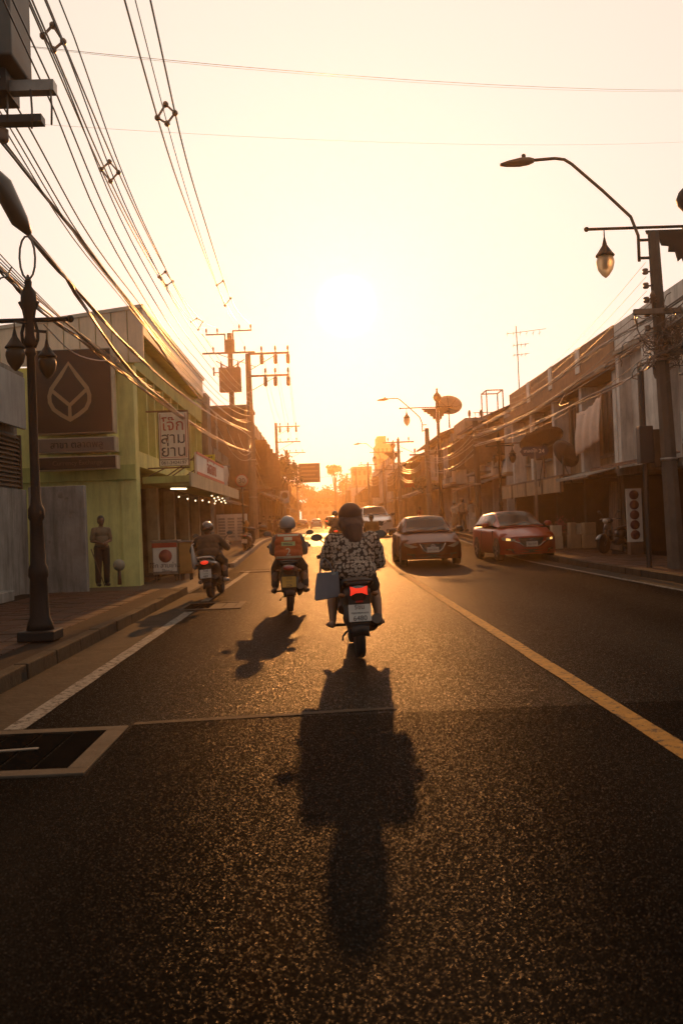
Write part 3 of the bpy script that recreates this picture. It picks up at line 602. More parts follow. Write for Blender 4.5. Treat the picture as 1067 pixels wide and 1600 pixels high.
# ================================================================== right side of the street
m_ww = M('white_wall_grey', (.66, .61, .56), .8, .25, 1.4, .25, dirt=.4)
m_tan = M('tan_render', (.42, .28, .165), .85, .3, 1.4, .25, dirt=.55)
m_pband = M('parapet_brown', (.26, .14, .07), .85, .3, 1.2, .25, dirt=.4)
m_zinc_shade = M('shaded_shutter', (.035, .03, .026), .7, .3, 3, .2, spec=.15); m_wood_shade = M('shaded_wood', (.03, .02, .014), .8, .35, 5, .3, spec=.1)  # darker shutter and wood copies: ground-floor shade put into the colour
m_tan_shade = M('lower_pier_shaded', (.07, .05, .035), .85, .35, 2, .25, dirt=.5, spec=.15)  # pier colour darkened to hold the shade under the awnings
def right_near():
    xf = 9.2
    t = thing('white_shophouse', 'whitewashed shophouse with a green louvre window at the right edge', 'building', (xf, 16, .13)); z = .13
    b = MB(t); b.box(xf + .35, 18, 14, 29.3, 2.7, 6.15); b.box(xf + 1.6, 18, 14, 29.3, -.5, 2.697); b.build('wall', m_ww, t)
    b = MB(t); b.box(xf - .1, 18, 13.9, 29.3, 6.153, 6.28); b.build('roof_slab', m_conc, t)
    b = MB(t); b.box(xf - .02, xf + .16, 14, 29.3, 6.283, 7.1); b.build('parapet', m_ww, t)
    for y in (17.2, 20.8, 25.3, 29.15):
        b = MB(t); b.box(xf - .02, xf + .36, y - .14, y + .14, 2.7, 6.15); b.build('pier', m_ww, t); b = MB(t); b.box(xf, xf + 1.62, y - .13, y + .13, -.3, 2.45); b.build('lower_pier', m_tan_shade, t)
    b = MB(t); b.box(xf - .02, xf + .3, 25.44, 26.9, 2.703, 6.147); b.build('wall_panel', m_ww, t)
    b = MB(t); b.box(xf - .1, xf + 1.7, 14, 29.3, 2.47, 2.69); b.build('floor_slab', m_conc, t)
    window(t, 1, xf + .35, 27.75, 3.75, 5.75, 1.0, 1, m_glassg, louvres=True)
    window(t, 1, xf + .35, 23.0, 3.75, 5.6, 1.6, 2, m_glassg); window(t, 1, xf + .35, 19, 3.75, 5.6, 1.6, 2, m_glass)
    awning(t, 1, xf - .11, 24.0, 29.2, 2.85, .85, .14, M('red_tile_awning', (.24, .12, .075), .7, .35, 4, dirt=.4))
    for y0, y1 in ((14.2, 20.6), (21, 25.1)):
        b = MB(t); b.box(xf + 1.5, xf + 1.58, y0, y1, 0, 2.4); sh = b.build('rolling_shutter', m_zinc_shade, t)
        for k in range(14):
            q = MB(t); q.box(xf + 1.462, xf + 1.497, y0, y1, .05 + k * .165, .05 + k * .165 + .145); q.build('slat', m_zinc_shade, sh)
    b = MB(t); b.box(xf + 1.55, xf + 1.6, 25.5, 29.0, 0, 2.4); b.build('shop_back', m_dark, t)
    t = thing('brown_shophouse', 'weathered brown shophouse with a deep parapet and recessed upper windows', 'building', (xf, 29.3, .13))
    y0, y1 = 29.32, 45.6
    b = MB(t); b.box(xf + .55, 18, y0, y1, 2.8, 6.0); b.box(xf + 1.9, 18, y0, y1, -.4, 2.797); b.build('wall', m_tan, t)
    b = MB(t); b.box(xf - .35, 18, y0, y1 + .1, 5.75, 5.98); b.build('eaves_slab', m_pband, t)
    b = MB(t); b.box(xf - .05, xf + .13, y0, y1, 5.983, 7.12); b.build('parapet', m_pband, t)
    for y in (29.55, 33.4, 37.4, 41.4, 45.4):
        b = MB(t); b.box(xf - .02, xf + .56, y - .17, y + .17, 2.8, 5.747); b.build('pier', m_ww, t); b = MB(t); b.box(xf, xf + 1.92, y - .15, y + .15, -.3, 2.55); b.build('lower_pier', m_tan_shade, t)
        if y > 30 and y < 45: 
            b = MB(t); b.box(xf - .09, xf - .053, y - .3, y + .25, 6.25, 7.12); b.build('parapet_patch', m_ww, t)
    b = MB(t); b.box(xf - .08, xf + 1.95, y0, y1, 2.57, 2.79); b.build('floor_slab', m_conc, t)
    for i, y in enumerate((31.4, 35.4, 39.4, 43.4)):
        if i == 0:
            window(t, 1, xf + .55, y - .6, 3.3, 5.5, .9, 1, M('shutter_brown', (.17, .10, .055), .7, .3, 3)); window(t, 1, xf + .55, y + .7, 3.3, 5.5, 1.1, 2, M('shutter_brown', (.17, .1, .055)))
        else:
            window(t, 1, xf + .55, y - .95, 3.7, 5.5, 1.0, 2, m_glass, louvres=False); window(t, 1, xf + .55, y + .85, 3.7, 5.5, 1.0, 2, (m_glass, m_wood, m_glassg)[i - 1], shutters=m_wood if i == 2 else None)
    b = MB(t); b.box(xf - .75, xf - .68, 33.6, 45.4, 2.15, 2.68); b.build('sign_fascia', m_tan, t)
    for y in (33.65, 36.5, 39.4, 42.3, 45.3):
        b = MB(t); b.box(xf - .79, xf - .753, y - .05, y + .05, 2.1, 2.72); b.build('batten', m_wood, t)
    b = MB(t); b.box(xf - .74, xf - .09, 33.6, 45.4, 2.69, 2.76); b.build('canopy', m_rust, t)
    awning(t, 1, xf - .09, 29.5, 33.4, 2.75, .9, .2, m_zinc)
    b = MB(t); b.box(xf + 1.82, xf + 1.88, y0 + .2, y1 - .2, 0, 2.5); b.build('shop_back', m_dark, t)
    for y in (31.0, 32.6, 35, 39, 43): 
        b = MB(t); b.box(xf + 1.7, xf + 1.81, y - .7, y + .5, .1, 2.3); b.build('folding_door', m_wood_shade, t)
right_near()
R2 = shophouse('old_house', 'old two storey house with an overhanging rusty roof and small balcony', 'building', 1, 9.0, 46.2, 3, 3.9, 6.1, 2.9, m_ww, m_tan, 1, 8, 1.8, 21, .9, 'pitched', gap_top=.4)
b = MB(R2); b.box(8.2, 8.95, 50.2, 53.8, 3.15 + .5, 3.28 + .5); b.build('balcony_slab', m_conc, R2)
b = MB(R2)
for k in range(12): b.box(8.22, 8.26, 50.25 + k * .32, 50.29 + k * .32, 3.79, 4.6)
b.box(8.2, 8.28, 50.2, 53.8, 4.6, 4.66); b.build('balcony_railing', m_wood, R2)
BW = thing('block_wall_house', 'tall house with a bare grey block side wall showing above its neighbour', 'building', (9.0, 58.1, gz(58)))
b = MB(BW); b.box(8.9, 17, 58.1, 63, .2, 7.4); b.build('wall', M('block_wall', (.30, .25, .2), .9, .3, 3, .4, dirt=.5), BW)
bmh = MB(); bmh.box(-.19, .19, -.012, .012, -.085, .085); bo = bmh.build('block', M('grey_block', (.33, .27, .21), .9, .3, 7, .3, dirt=.3)); bme = bo.data; bpy.data.objects.remove(bo)
for i in range(11):
    for j in range(12):
        o = bpy.data.objects.new('block', bme); COL.objects.link(o); o.parent = BW; o.location = (9.15 + j * .4 + (.2 if i % 2 else 0) - 9.0, -.013 + random.uniform(-.006, .004), 7.2 - i * .19 - gz(58))
for q in (59.3, 61.6): window(BW, 1, 8.9, q, 4.4, 6.2, 1.1, 2, m_glass, shutters=m_wood)
b = MB(BW); b.box(7.9, 8.88, 58.4, 62.8, 3.3, 3.42); b.build('awning', m_rust, BW)
R3 = shophouse('shophouse_row', 'right row with tall white curtained windows beyond the block wall house', 'building', 1, 8.7, 63.2, 4, 4.0, 6.7, 3.1, m_ww, m_tan, 3, 9, 1.6, 23, .8, 'pitched', gap_top=.4)
R4 = shophouse('shophouse_row', 'long right row with vertical shutters over a plain tan band', 'building', 1, 8.4, 79.5, 7, 4.2, 6.3, 3.2, m_tan, m_ww, 1, 9, 1.6, 24, .9, 'pitched', lod=1, gap_top=.4)
R5 = shophouse('shophouse', 'hazy flat roofed row on the right beyond the long shuttered row', 'building', 1, 8.0, 109.2, 9, 4.4, 8.0, 3.2, m_ww, m_tan, 9, 9, 1.6, 25, .7, lod=1)
R6 = shophouse('shophouse', 'hazy low row far along the right side', 'building', 1, 7.6, 149, 12, 4.6, 6.8, 3.2, m_tan, m_tan, 9, 9, 1.6, 26, .6, 'pitched', lod=1)
R7 = shophouse('shophouse', 'farthest hazy row on the right near the end of the street', 'building', 1, 6.6, 205, 14, 5, 8.8, 3.4, m_ww, m_tan, 9, 9, 1.6, 27, .4, lod=1)
def tower(label, x0, x1, y0, d, h, step=None, rows=9, cols=5):
    t = thing('tower_block', label, 'tower', (x0, y0, .4)); b = MB(t); b.box(x0, x1, y0, y0 + d, 0, h)
    if step: b.box(*step)
    b.build('wall', m_conc, t)
    for i in range(rows):
        for j in range(cols):
            w = (x1 - x0) / cols; q = MB(t); zz = h - 1.2 - i * 2.9; q.box(x0 + j * w + w * .25, x0 + j * w + w * .75, y0 - .06, y0 - .003, zz - 1.4, zz); q.build('window', m_glass, t)
tower('stepped pale apartment tower standing in the haze above the right roofs', 15.6, 20.2, 262, 14, 22.2, (16, 18.4, 263, 274, 22.2, 24.4), 7, 4)
tower('lower hazy apartment block left of the stepped tower', 9.5, 15.4, 285, 14, 17.5, None, 5, 4)
# ------------------------------------------------------------------ things on the right buildings
t = thing('hanging_cloth', 'pale pinkish cloth hung out to dry below the brown parapet', 'cloth', (9.0, 31.8, 4.5))
rows = []
for i in range(13):
    v = i / 12; row = []
    for j in range(25):
        u = j / 24; sag = .30 * (1 - v) * 0 + .38 * (u * (1 - u)) * 1.0
        y = 33.35 - u * 3.05; zt = 4.88 + .28 * u - .30 * 4 * u * (1 - u) * .5; zbm = 3.36 + .35 * u + .0
        fold = .05 * math.sin(u * 21 + v * 2.5) * (.4 + .6 * v) + .03 * math.sin(u * 43 + v * 5)
        row.append((9.02 - .12 * math.sin(v * 2.5) + fold, y, zt + (zbm - zt) * v))
    rows.append(row)
b = MB(t); b.sheet(rows); o = b.build('cloth', M('cloth_pink', (.72, .52, .42), .9, .15, 4, .1), t); mo = o.modifiers.new('s', 'SOLIDIFY'); mo.thickness = .006
b = MB(t); b.tube([(9.02, 33.5, 4.9), (9.02, 31.8, 4.62), (9.02, 30.2, 5.2)], .008, 5); b.build('line', m_black, t)
aircon('white air conditioner unit below the louvre window of the white shophouse', 9.52, 26.2 + .9, 3.02, 1)
aircon('boxed air conditioner unit beside the near right pole', 9.18, 22.9, 3.1, 1)
aircon('air conditioner unit high on the wall under cables', 9.18, 24.4, 5.2, 1)
aircon('air conditioner unit under a window of the brown house beyond the hanging cloth', 9.7, 37.9, 3.0, 1)
aircon('air conditioner unit on the old house beside its balcony', 9.28, 49.2, 3.9, 1)
aircon('air conditioner unit on the right curtained row of houses', 9.0, 66.5, 4.2, 1)
for lab, x, y, z, w, h, m in (('red square shop sign jutting over the right pavement before the long shuttered row', 7.6, 82, 3.6, .9, 1.1, M('sign_red_dull', (.42, .05, .02), .6, .2, 3)), ('small pale sign board over the shops on the right curtained row', 8.2, 70, 3.3, .8, .6, m_swh), ('narrow brown sign board high between the right houses', 8.4, 57.6, 4.2, .5, 1.3, m_rust)):
    t = thing('shop_sign', lab, 'sign', (x, y, gz(y) + z)); b = MB(); b.box(-w / 2, w / 2, -.06, .06, 0, h); b.build('board', m, t); b = MB(); b.bar((w / 2, 0, h * .8), (w / 2 + .9, 0, h * .8), .05); b.build('bracket', m_steel, t)
def dish(label, x, y, z, r, rz, tilt, mat, mast=1.0, mesh=True):
    t = thing('satellite_dish', label, 'satellite dish', (x, y, z), rz)
    q = Matrix.Rotation(tilt, 3, 'X'); rows = []
    for i in range(7):
        rr = r * i / 6 + .01; rows.append([q @ Vector((rr * math.cos(a * math.pi / 14), rr * math.sin(a * math.pi / 14), .28 * r * (rr / r) ** 2)) + Vector((0, 0, mast)) for a in range(29)])
    b = MB(); b.sheet(rows); o = b.build('reflector', mat, t); o.modifiers.new('s', 'SOLIDIFY').thickness = .008
    for k in range(8):
        a = k * math.pi / 4; pts = [q @ Vector((r * f * math.cos(a), r * f * math.sin(a), .28 * r * f * f - .02)) + Vector((0, 0, mast)) for f in (.05, .35, .7, 1)]
        b = MB(); b.tube(pts, .012, 5); b.build('rib', m_black, t)
    fp = q @ Vector((0, 0, r * .85)) + Vector((0, 0, mast)); b = MB(); b.ball(fp, .06 * (1 + r)); b.build('feed', m_black, t)
    b = MB()
    for k in range(3):
        a = k * 2.09 + .4; b.tube([q @ Vector((r * .9 * math.cos(a), r * .9 * math.sin(a), .23 * r)) + Vector((0, 0, mast)), fp], .01, 5)
    b.build('feed_struts', m_black, t)
    b = MB(); b.tube([(0, 0, -.3), (0, 0, mast)], .035, 8); b.tube([(0, .4, -.3), (0, 0, mast * .7)], .02, 6); b.build('mast', m_black, t)
    return t
dish('dark mesh satellite dish behind the street name sign', 8.55, 36.5, 2.75, .85, R(20), R(-28), M('dish_mesh', (.06, .05, .045), .6, .2, 30), 1.3)
dish('pale round satellite dish on the roof against the sky', 8.4, 61.5, 7.45, .85, R(-15), R(-38), M('dish_pale', (.45, .38, .3), .6, .2, 6), 1.0)
dish('low satellite dish leaning beside the dark mesh dish', 8.7, 34.2, 2.75, .55, R(-60), R(-60), M('dish_mesh', (.06, .05, .045)), .7)
t = thing('tv_antenna', 'tall thin television antenna mast on the brown roof', 'antenna', (9.3, 44, 6.9))
b = MB(t); b.tube([(9.3, 44, 5.98), (9.3, 44, 8.6), (9.27, 44, 10.1)], .025, 6); b.build('mast', m_steel, t)
for z, l, n in ((9.75, 1.5, 6), (9.2, .6, 4), (8.75, .6, 4)):
    b = MB(t); b.bar((9.3 - .75 * l * .4, 44, z), (9.3 + l * .9, 44, z + .12 * l), .02)
    for k in range(n):
        x = 9.3 - .3 * l + k * 1.2 * l / n; b.bar((x, 43.7, z), (x, 44.3, z), .012); b.bar((x, 44, z - .13), (x, 44, z + .13), .012)
    b.build('antenna_arm', m_steel, t)
t = thing('roof_frame', 'small rooftop steel frame with railings behind the brown parapet', 'frame', (9.1, 50.5, 6.0))
b = MB(t)
for x in (8.75, 9.6):
    for y in (49.5, 51): b.bar((x, y, 6.0), (x, y, 7.9), .06)
b.bar((8.75, 49.5, 7.9), (9.6, 49.5, 7.9), .06); b.bar((8.75, 51, 7.9), (9.6, 51, 7.9), .06); b.bar((8.75, 49.5, 7.9), (8.75, 51, 7.9), .06); b.bar((9.6, 49.5, 7.9), (9.6, 51, 7.9), .06); b.build('posts', m_steel, t)
b = MB(t)
for k in range(9): b.bar((8.1 + k * .22, 49.4, 5.8), (8.1 + k * .22, 49.4, 6.75), .025)
b.bar((8.0, 49.4, 6.75), (10, 49.4, 6.75), .04); b.bar((8.0, 49.4, 6.3), (10, 49.4, 6.3), .03); b.build('railing', m_steel, t)
# pavement things
m_box = M('cardboard', (.36, .24, .14), .85, .2, 4, .15); m_boxw = M('carton_pale', (.55, .44, .30), .8, .2, 4)
gb = 'cartons stacked on the right pavement'
def carton(label, x, y, z, w, d, h, rz, mat=None):
    t = thing('carton', label, 'box', (x, y, z), rz, gb); b = MB(); b.box(-w / 2, w / 2, -d / 2, d / 2, 0, h); bevel(b.build('body', mat or m_box, t), .008)
    b = MB(); b.box(-w / 2 - .002, w / 2 + .002, -.03, .03, .05, h + .002); b.build('tape', M('tape', (.42, .3, .16), .35, .1, 5), t)
    return t
zz = gz(32) + SW + .004
carton('pale carton standing alone at the left end of the carton row', 7.88, 32.3, zz, .32, .4, .42, .1, m_boxw); carton('pale carton on top at the left end of the carton row', 7.88, 32.3, zz + .424, .32, .38, .36, -.05, m_boxw)
carton('brown carton at the bottom of the second stack', 8.42, 32.1, zz, .36, .4, .46, .05); carton('brown carton on top of the second stack, nearer the pale ones', 8.36, 32.1, zz + .464, .2, .4, .4, -.02); carton('slim carton on top of the second stack, nearer the shop', 8.58, 32.12, zz + .464, .2, .4, .36, .06, m_boxw)
carton('brown carton at the bottom of the stack closest to the shop', 8.84, 31.8, zz, .4, .4, .44, -.06); carton('brown carton on top of the stack closest to the shop', 8.84, 31.8, zz + .444, .38, .4, .40, .08)
t = thing('plant_pot', 'red flowering plant in a pot behind the carton stacks', 'plant', (8.25, 33.1, zz)); b = MB(t); b.lathe([(.13, 0), (.18, .5), (.2, .52), (.17, .53)], (8.25, 33.1, zz), 12); b.build('pot', m_rust, t)
lf = MB(t)
for k in range(120):
    p = Vector((8.25, 33.1, zz + .75)) + Vector((random.gauss(0, .17), random.gauss(0, .17), random.gauss(0, .13))); a = Vector((random.gauss(0, 1), random.gauss(0, 1), random.gauss(0, 1))).normalized() * .07; c = a.orthogonal().normalized() * .03
    lf.add([p - a, p + c, p + a, p - c], [(0, 1, 2, 3)])
lf.build('foliage', M('red_leaf', (.2, .03, .02), .7, .3, 9), t, fix=False)
t = thing('menu_board', 'tall narrow white board with five dark red discs outside the shop', 'sign', (8.95, 27.2, .14))
b = MB(t); b.box(8.68, 9.12, 27.2, 27.25, .5, 2.02); b.build('board', m_swh, t)
for k in range(5):
    b = MB(t); b.lathe([(.135, 0), (.135, -.012), (.02, -.013)], (8.9, 27.199, 1.84 - k * .285), 20, 'Y'); b.build('disc', M('disc_red', (.16, .03, .025), .6, .2, 5), t)
b = MB(t); b.box(8.72, 9.08, 27.1, 27.4, .14, .5); b.build('base_box', m_rust, t)
t = thing('cable_coil', 'dark coil of spare cable hung high on the white pier', 'cable', (9.0, 25.3, 5.1))
b = MB(t)
for q in range(5):
    b.tube([(9.1 - .02 * q, 25.3 + (.16 + .02 * q) * math.cos(a * .524), 5.2 + .3 * math.sin(a * .524) * (1 + .03 * q)) for a in range(13)], .014, 5, False)
b.build('coil', m_black, t); b = MB(t); b.box(9.02, 9.2, 25.28, 25.32, 5.48, 5.52); b.build('hook', m_steel, t)
t = thing('hoarding_sheet', 'dark corrugated sheet leaning in front of the right shop', 'sheet', (9.6, 29.7, .14)); b = MB(t)
rows = [[(9.3 + .02 * (k % 2) + .12 * v, 29.6 + k * .11, .14 + 2.2 * v) for k in range(16)] for v in (0, 1)]; b.sheet(rows, False); b.build('sheet', m_rust, t).modifiers.new('s', 'SOLIDIFY').thickness = .01
# ================================================================== poles, lamps, cables
m_pole = M('pole_concrete', (.22, .17, .13), .85, .25, 3, .3, dirt=.45)
m_lampm = M('lamp_post_paint', (.018, .017, .016), .55, .3, 5, .25, spec=.2)
m_lampb = M('lamp_post_brown', (.10, .06, .035), .55, .3, 5, .2)
m_porc = M('insulator_porcelain', (.20, .12, .08), .35, .2, 5)
m_lglass = M('lantern_glass', (.75, .58, .36), .5, .1, 4, trans=.7, spec=.3)
m_cab = M('cable_rubber', (.07, .05, .034), .34, .2, 3, spec=.9)
def cpole(label, x, y, h, r0=.17, r1=.11, zb=None, name='utility_pole', group='utility poles along the street', lean=0.0, mat=None):
    zb = gz(y) + SW if zb is None else zb
    t = thing(name, label, 'pole', (x, y, zb - .02), group=group)
    b = MB(); pts = [(lean * h * k / 6, 0, h * k / 6) for k in range(7)]; b.tube(pts, [r0 + (r1 - r0) * k / 6 for k in range(7)], 8, smooth=False); b.build('pole', mat or m_pole, t)
    b = MB()
    for z in (2.3, 4.4): b.lathe([(r0 - (r0 - r1) * z / h + .015, z), (r0 - (r0 - r1) * z / h + .015, z + .06)], (lean * z, 0, 0), 10)
    b.build('band', m_steel, t)
    return t
def crossarm(t, x0, x1, z, y=0, ins=3, w=.11, below=False, up=True, brace=True, lx=None):
    b = MB(); b.bar((x0, y, z), (x1, y, z), w, w); a = b.build('crossarm', m_pole if w > .1 else m_steel, t)
    xs = lx or [x0 + (x1 - x0) * (k + .5) / ins for k in range(ins)]
    for x in xs:
        q = MB(); q.lathe([(.025, 0), (.03, .12), (.075, .13), (.045, .19), (.08, .2), (.045, .26), (.07, .27), (.03, .36), (.02, .38)], (x, y, z + w / 2), 10); q.build('insulator', m_porc, a)
        if below: q = MB(); q.lathe([(.07, -.02), (.11, -.06), (.11, -.5), (.05, -.56)], (x, y, z - w / 2), 10); q.build('drop_fuse', m_porc, a)
    if brace:
        b = MB(); xm = x0 + (x1 - x0) * .7; b.bar((x0 if abs(x0) < abs(x1) else x1, y, z - .95), (xm if abs(x0) < abs(x1) else x0 + (x1 - x0) * .3, y, z - .06), .04); b.build('brace', m_steel, t)
    return a
# near left pole, mostly outside the picture: two arms and a grey cabinet reach in
P0 = cpole('concrete pole at the left edge with two thick arms and a grey cabinet', -3.75, 9, 9.5, zb=SW)
for z, x1 in ((5.52, -2.30), (5.22, -2.42)):
    b = MB(); b.bar((-.3, -.14, z - SW), (x1 + 3.75, -.14, z - SW), .13, .1 if z > 5.4 else .07); b.build('crossarm', m_steel if z > 5.4 else m_black, P0)
b = MB(); b.box(.35, 1.17, -.5, .12, 5.52, 6.75); bevel(b.build('cabinet', M('cabinet_grey', (.10, .095, .085), .6, .3, 2, dirt=.3), P0), .02)
b = MB(); b.box(.2, 1.05, -.3, .1, 5.3, 5.50); b.build('cabinet_tray', m_black, P0)
for k in range(4):
    b = MB(); b.lathe([(.02, 0), (.05, -.02), (.05, -.12), (.03, -.14)], (.45 + k * .17, -.14, 5.02), 8); b.build('insulator', m_porc, P0)
for k, (x, z0, z1) in enumerate(((1.02, 5.46, 5.2), (1.24, 5.46, 5.12), (1.42, 5.46, 5.15))):
    b = MB(); b.tube([(x, -.2, z0 - SW + .02), (x + .01, -.21, (z0 + z1) / 2 - SW), (x, -.2, z1 - SW)], .01, 5); b.build('hanging_wire', m_cab, P0)
t = thing('cable_splice', 'thick dark cable splice box hanging on cables at the left edge', 'cable', (-2.9, 9.2, 4.6))
b = MB(); o_ = Vector((-2.9, 9.2, 4.6)); b.tube([Vector(p) - o_ for p in ((-3.3, 8.6, 5.25), (-2.98, 9.1, 4.84), (-2.93, 9.2, 4.74), (-2.8, 9.3, 4.42), (-2.74, 9.4, 4.32))], [.03, .05, .1, .085, .03], 10); b.build('sleeve', m_cab, t)
b = MB(); b.tube([(-2.74 + .075 * math.cos(a * .449) - o_.x, 9.3 - o_.y, 4.06 + .21 * math.sin(a * .449) - o_.z) for a in range(15)], .011, 6, False); b.build('cable_loop', m_cab, t)
# transformer pole
TP = cpole('pole carrying a boxy transformer and stepped crossarms beyond the flat gable house', -5.45, 61.5, 13.1, .2, .16)
z_ = gz(61.5) + SW
b = MB(); b.box(-.7, .68, -.75, -.2, 9.9 - z_, 11.45 - z_); bevel(b.build('transformer', M('transformer_tank', (.2, .15, .11), .6, .25, 2), TP), .04)
for k in range(7):
    b = MB(); b.box(-.6 + k * .19, -.54 + k * .19, -.82, -.752, 10.0 - z_, 11.3 - z_); b.build('cooling_fin', M('transformer_tank', (.2, .15, .11)), TP)
for x in (-.55, 0, .5):
    b = MB(); b.lathe([(.05, 0), (.09, .05), (.05, .15), (.09, .2), (.04, .35), (.02, .45)], (x, -.45, 11.45 - z_), 10); b.build('bushing', m_porc, TP)
b = MB(); b.bar((-1.05, -.3, 11.2 - z_), (-.75, -.3, 11.2 - z_), .06); b.lathe([(.06, -.2), (.06, .35)], (-1.05, -.3, 11.2 - z_), 8); b.build('arrester', m_porc, TP)
crossarm(TP, -1.75, 1.6, 12.45 - z_, -.2, lx=(-1.05, .95)); crossarm(TP, -1.5, -.25, 13.65 - z_, -.2, w=.09, lx=(-1.45, -.75), brace=False); crossarm(TP, .2, 1.45, 13.85 - z_, -.2, w=.09, lx=(.65, 1.38), brace=False)
b = MB(); b.bar((-.28, -.2, 12.9 - z_), (-.28, -.2, 13.65 - z_), .09); b.bar((.24, -.2, 12.9 - z_), (.24, -.2, 13.85 - z_), .09); b.box(-.33, .3, -.25, .1, 12.5 - z_, 13.3 - z_); b.build('top_bracket', m_pole, TP)
b = MB(); b.bar((-.9, -.2, 11.95 - z_), (-.1, -.2, 11.5 - z_), .06); b.bar((.9, -.2, 12.0 - z_), (.1, -.2, 11.5 - z_), .06); b.build('brace', m_pole, TP)
for k in range(4):
    b = MB(); b.lathe([(.05, -.05), (.05, .05)], (.42 + .05 * (k % 2), -.2, 8.9 - k * .4 - z_), 8); b.bar((0, -.1, 8.9 - k * .4 - z_), (.42, -.2, 8.9 - k * .4 - z_), .03); b.build('spool_insulator', m_porc, TP)
# pale pole with two three-insulator arms
P1 = cpole('tall pale concrete pole with two long arms reaching over the road', -3.80, 54, 10.4, .26, .15)
z1 = gz(54) + SW
crossarm(P1, .05, 2.32, 11.0 - z1, -.2, below=True, lx=(.78, 1.55, 2.25)); crossarm(P1, -.1, 2.28, 9.75 - z1, -.2, below=True, lx=(.95, 1.5, 2.22))
for lab, x, y, h, arms in (('hazy left pole with two arms, third from the camera', -4.4, 100, 11.3, (11.5, 9.9)), ('hazy left pole with one short arm beside the direction board', -4.3, 128, 10.6, (10.8,)), ('farthest left pole in the haze', -4.0, 165, 10.2, (10.2, 9.2))):
    p = cpole(lab, x, y, h, .2, .14); zz = gz(y) + SW
    for a in arms: crossarm(p, 0, 2.5, a - zz, -.2, below=a == 11.5)
for x, y, h in ((-5.0, 205, 10), (-4.7, 245, 9.5)): p = cpole('small faraway utility pole on the left in thick haze', x, y, h); crossarm(p, -1.2, 1.2, h - .4, -.2)
# right poles
RP = cpole('near right utility pole wrapped in cables with a bent lamp arm', 7.42, 20.1, 7.15, .19, .12, lean=-.028, zb=SW, mat=M('pole_dark', (.10, .08, .065), .85, .3, 3, .3, dirt=.5))
crossarm(RP, -.75, .9, 5.42, -.2, ins=2, brace=False); crossarm(RP, -.35, .35, 4.55, -.2, ins=2, brace=False)
for k in range(5):
    b = MB(); b.lathe([(.05, -.06), (.07, -.03), (.04, 0), (.07, .03), (.05, .06)], (-.42, -.05, 6.3 - k * .3), 8); b.bar((-.42, -.05, 6.3 - k * .3), (-.15, 0, 6.3 - k * .3), .03); b.build('spool_insulator', m_porc, RP)
b = MB(); b.tube([(.2, -.2, 5.5), (.35, -.3, 5.3), (.4, -.3, 4.9), (.3, -.28, 4.6), (.15, -.22, 4.7)], .05, 6); b.build('cable_loop', m_cab, RP)
def cobra(label, x, y, zt, flip=False):
    t = thing('street_lamp', label, 'street lamp', (x, y, zt), group='bent arm street lamps on the right poles')
    b = MB(); b.tube([(0, 0, -.45), (0, 0, .1), (-.14, 0, .5), (-.7, 0, 1.06), (-1.35, 0, 1.66), (-1.5, 0, 1.76), (-1.7, 0, 1.79), (-2.25, 0, 1.76)], .035, 8); b.build('arm', m_lampb, t)
    b = MB(); rings = []
    for xx, w, h in ((-2.15, .05, .05), (-2.25, .10, .08), (-2.45, .14, .09), (-2.7, .12, .06), (-2.86, .05, .03)):
        rings.append([(xx, w * math.cos(a * math.pi / 5), 1.76 - (xx + 2.15) * -.10 + h * math.sin(a * math.pi / 5)) for a in range(10)])
    b.loft(rings); b.build('lamp_head', m_lampb, t); b = MB(); b.ball((-2.36, 0, 1.86), .05); b.build('photocell', m_lampb, t)
    b = MB(); b.bar((0, 0, .0), (.3, 0, .0), .05); b.bar((0, 0, -.38), (.3, 0, -.38), .05); b.build('bracket', m_black, t)
    return t
cobra('bent arm street lamp high over the right lane, nearest the camera', 6.9, 20.1, 7.1)
RP2 = cpole('right utility pole with a bent lamp arm beside the second tall lantern post', 7.0, 62, 6.6, .2, .14); cobra('bent arm street lamp beside the second tall lantern post', 6.72, 62, 7.45); crossarm(RP2, -1.2, .9, 4.9, -.2, ins=3, brace=False)
RP3 = cpole('hazy right utility pole with the farthest bent lamp arm', 6.9, 104, 7.2, .2, .14); cobra('farthest bent arm street lamp, small in the haze', 6.6, 104, 8.0); crossarm(RP3, -1.2, 1.2, 6.2, -.2)
OP = cpole('brown pole with a T shaped top behind the red hatchback', 6.75, 41.2, 5.2, .14, .12, mat=M('pole_brown', (.12, .08, .05), .85, .3, 3, .3)); crossarm(OP, -.5, .5, 5.1, -.1, ins=2, w=.09, brace=False)
for lab, x, y, h in (('right utility pole between white houses in the haze', 6.6, 80, 7.5), ('thin right utility pole in the haze past the tower', 6.4, 128, 8.5), ('distant right utility pole with cross arm', 5.9, 158, 9.5), ('distant right utility pole close to the road end', 5.4, 200, 9.5), ('last right utility pole at the road end', 5.0, 250, 10)):
    p = cpole(lab, x, y, h); crossarm(p, -1.3, 1.3, h - .3, -.2)
cpole('thin dark post in front of the white shophouse', 7.05, 20.7, 4.3, .06, .055, zb=SW, name='post', group='posts on the right pavement', mat=m_black); cpole('pale thin post behind the near right utility pole', 8.55, 22.3, 2.8, .07, .06, zb=SW, name='post', group='posts on the right pavement')
t = thing('meter_cabinet', 'dark electric cabinet on the thin post by the white shophouse', 'cabinet', (7.05, 20.5, 2.4)); b = MB(); b.box(-.2, .1, -.12, .14, 0, .8); bevel(b.build('body', m_black, t), .02); b = MB(); b.box(.105, .42, -.1, .14, -.1, .72); bevel(b.build('side_box', m_lampb, t), .02)
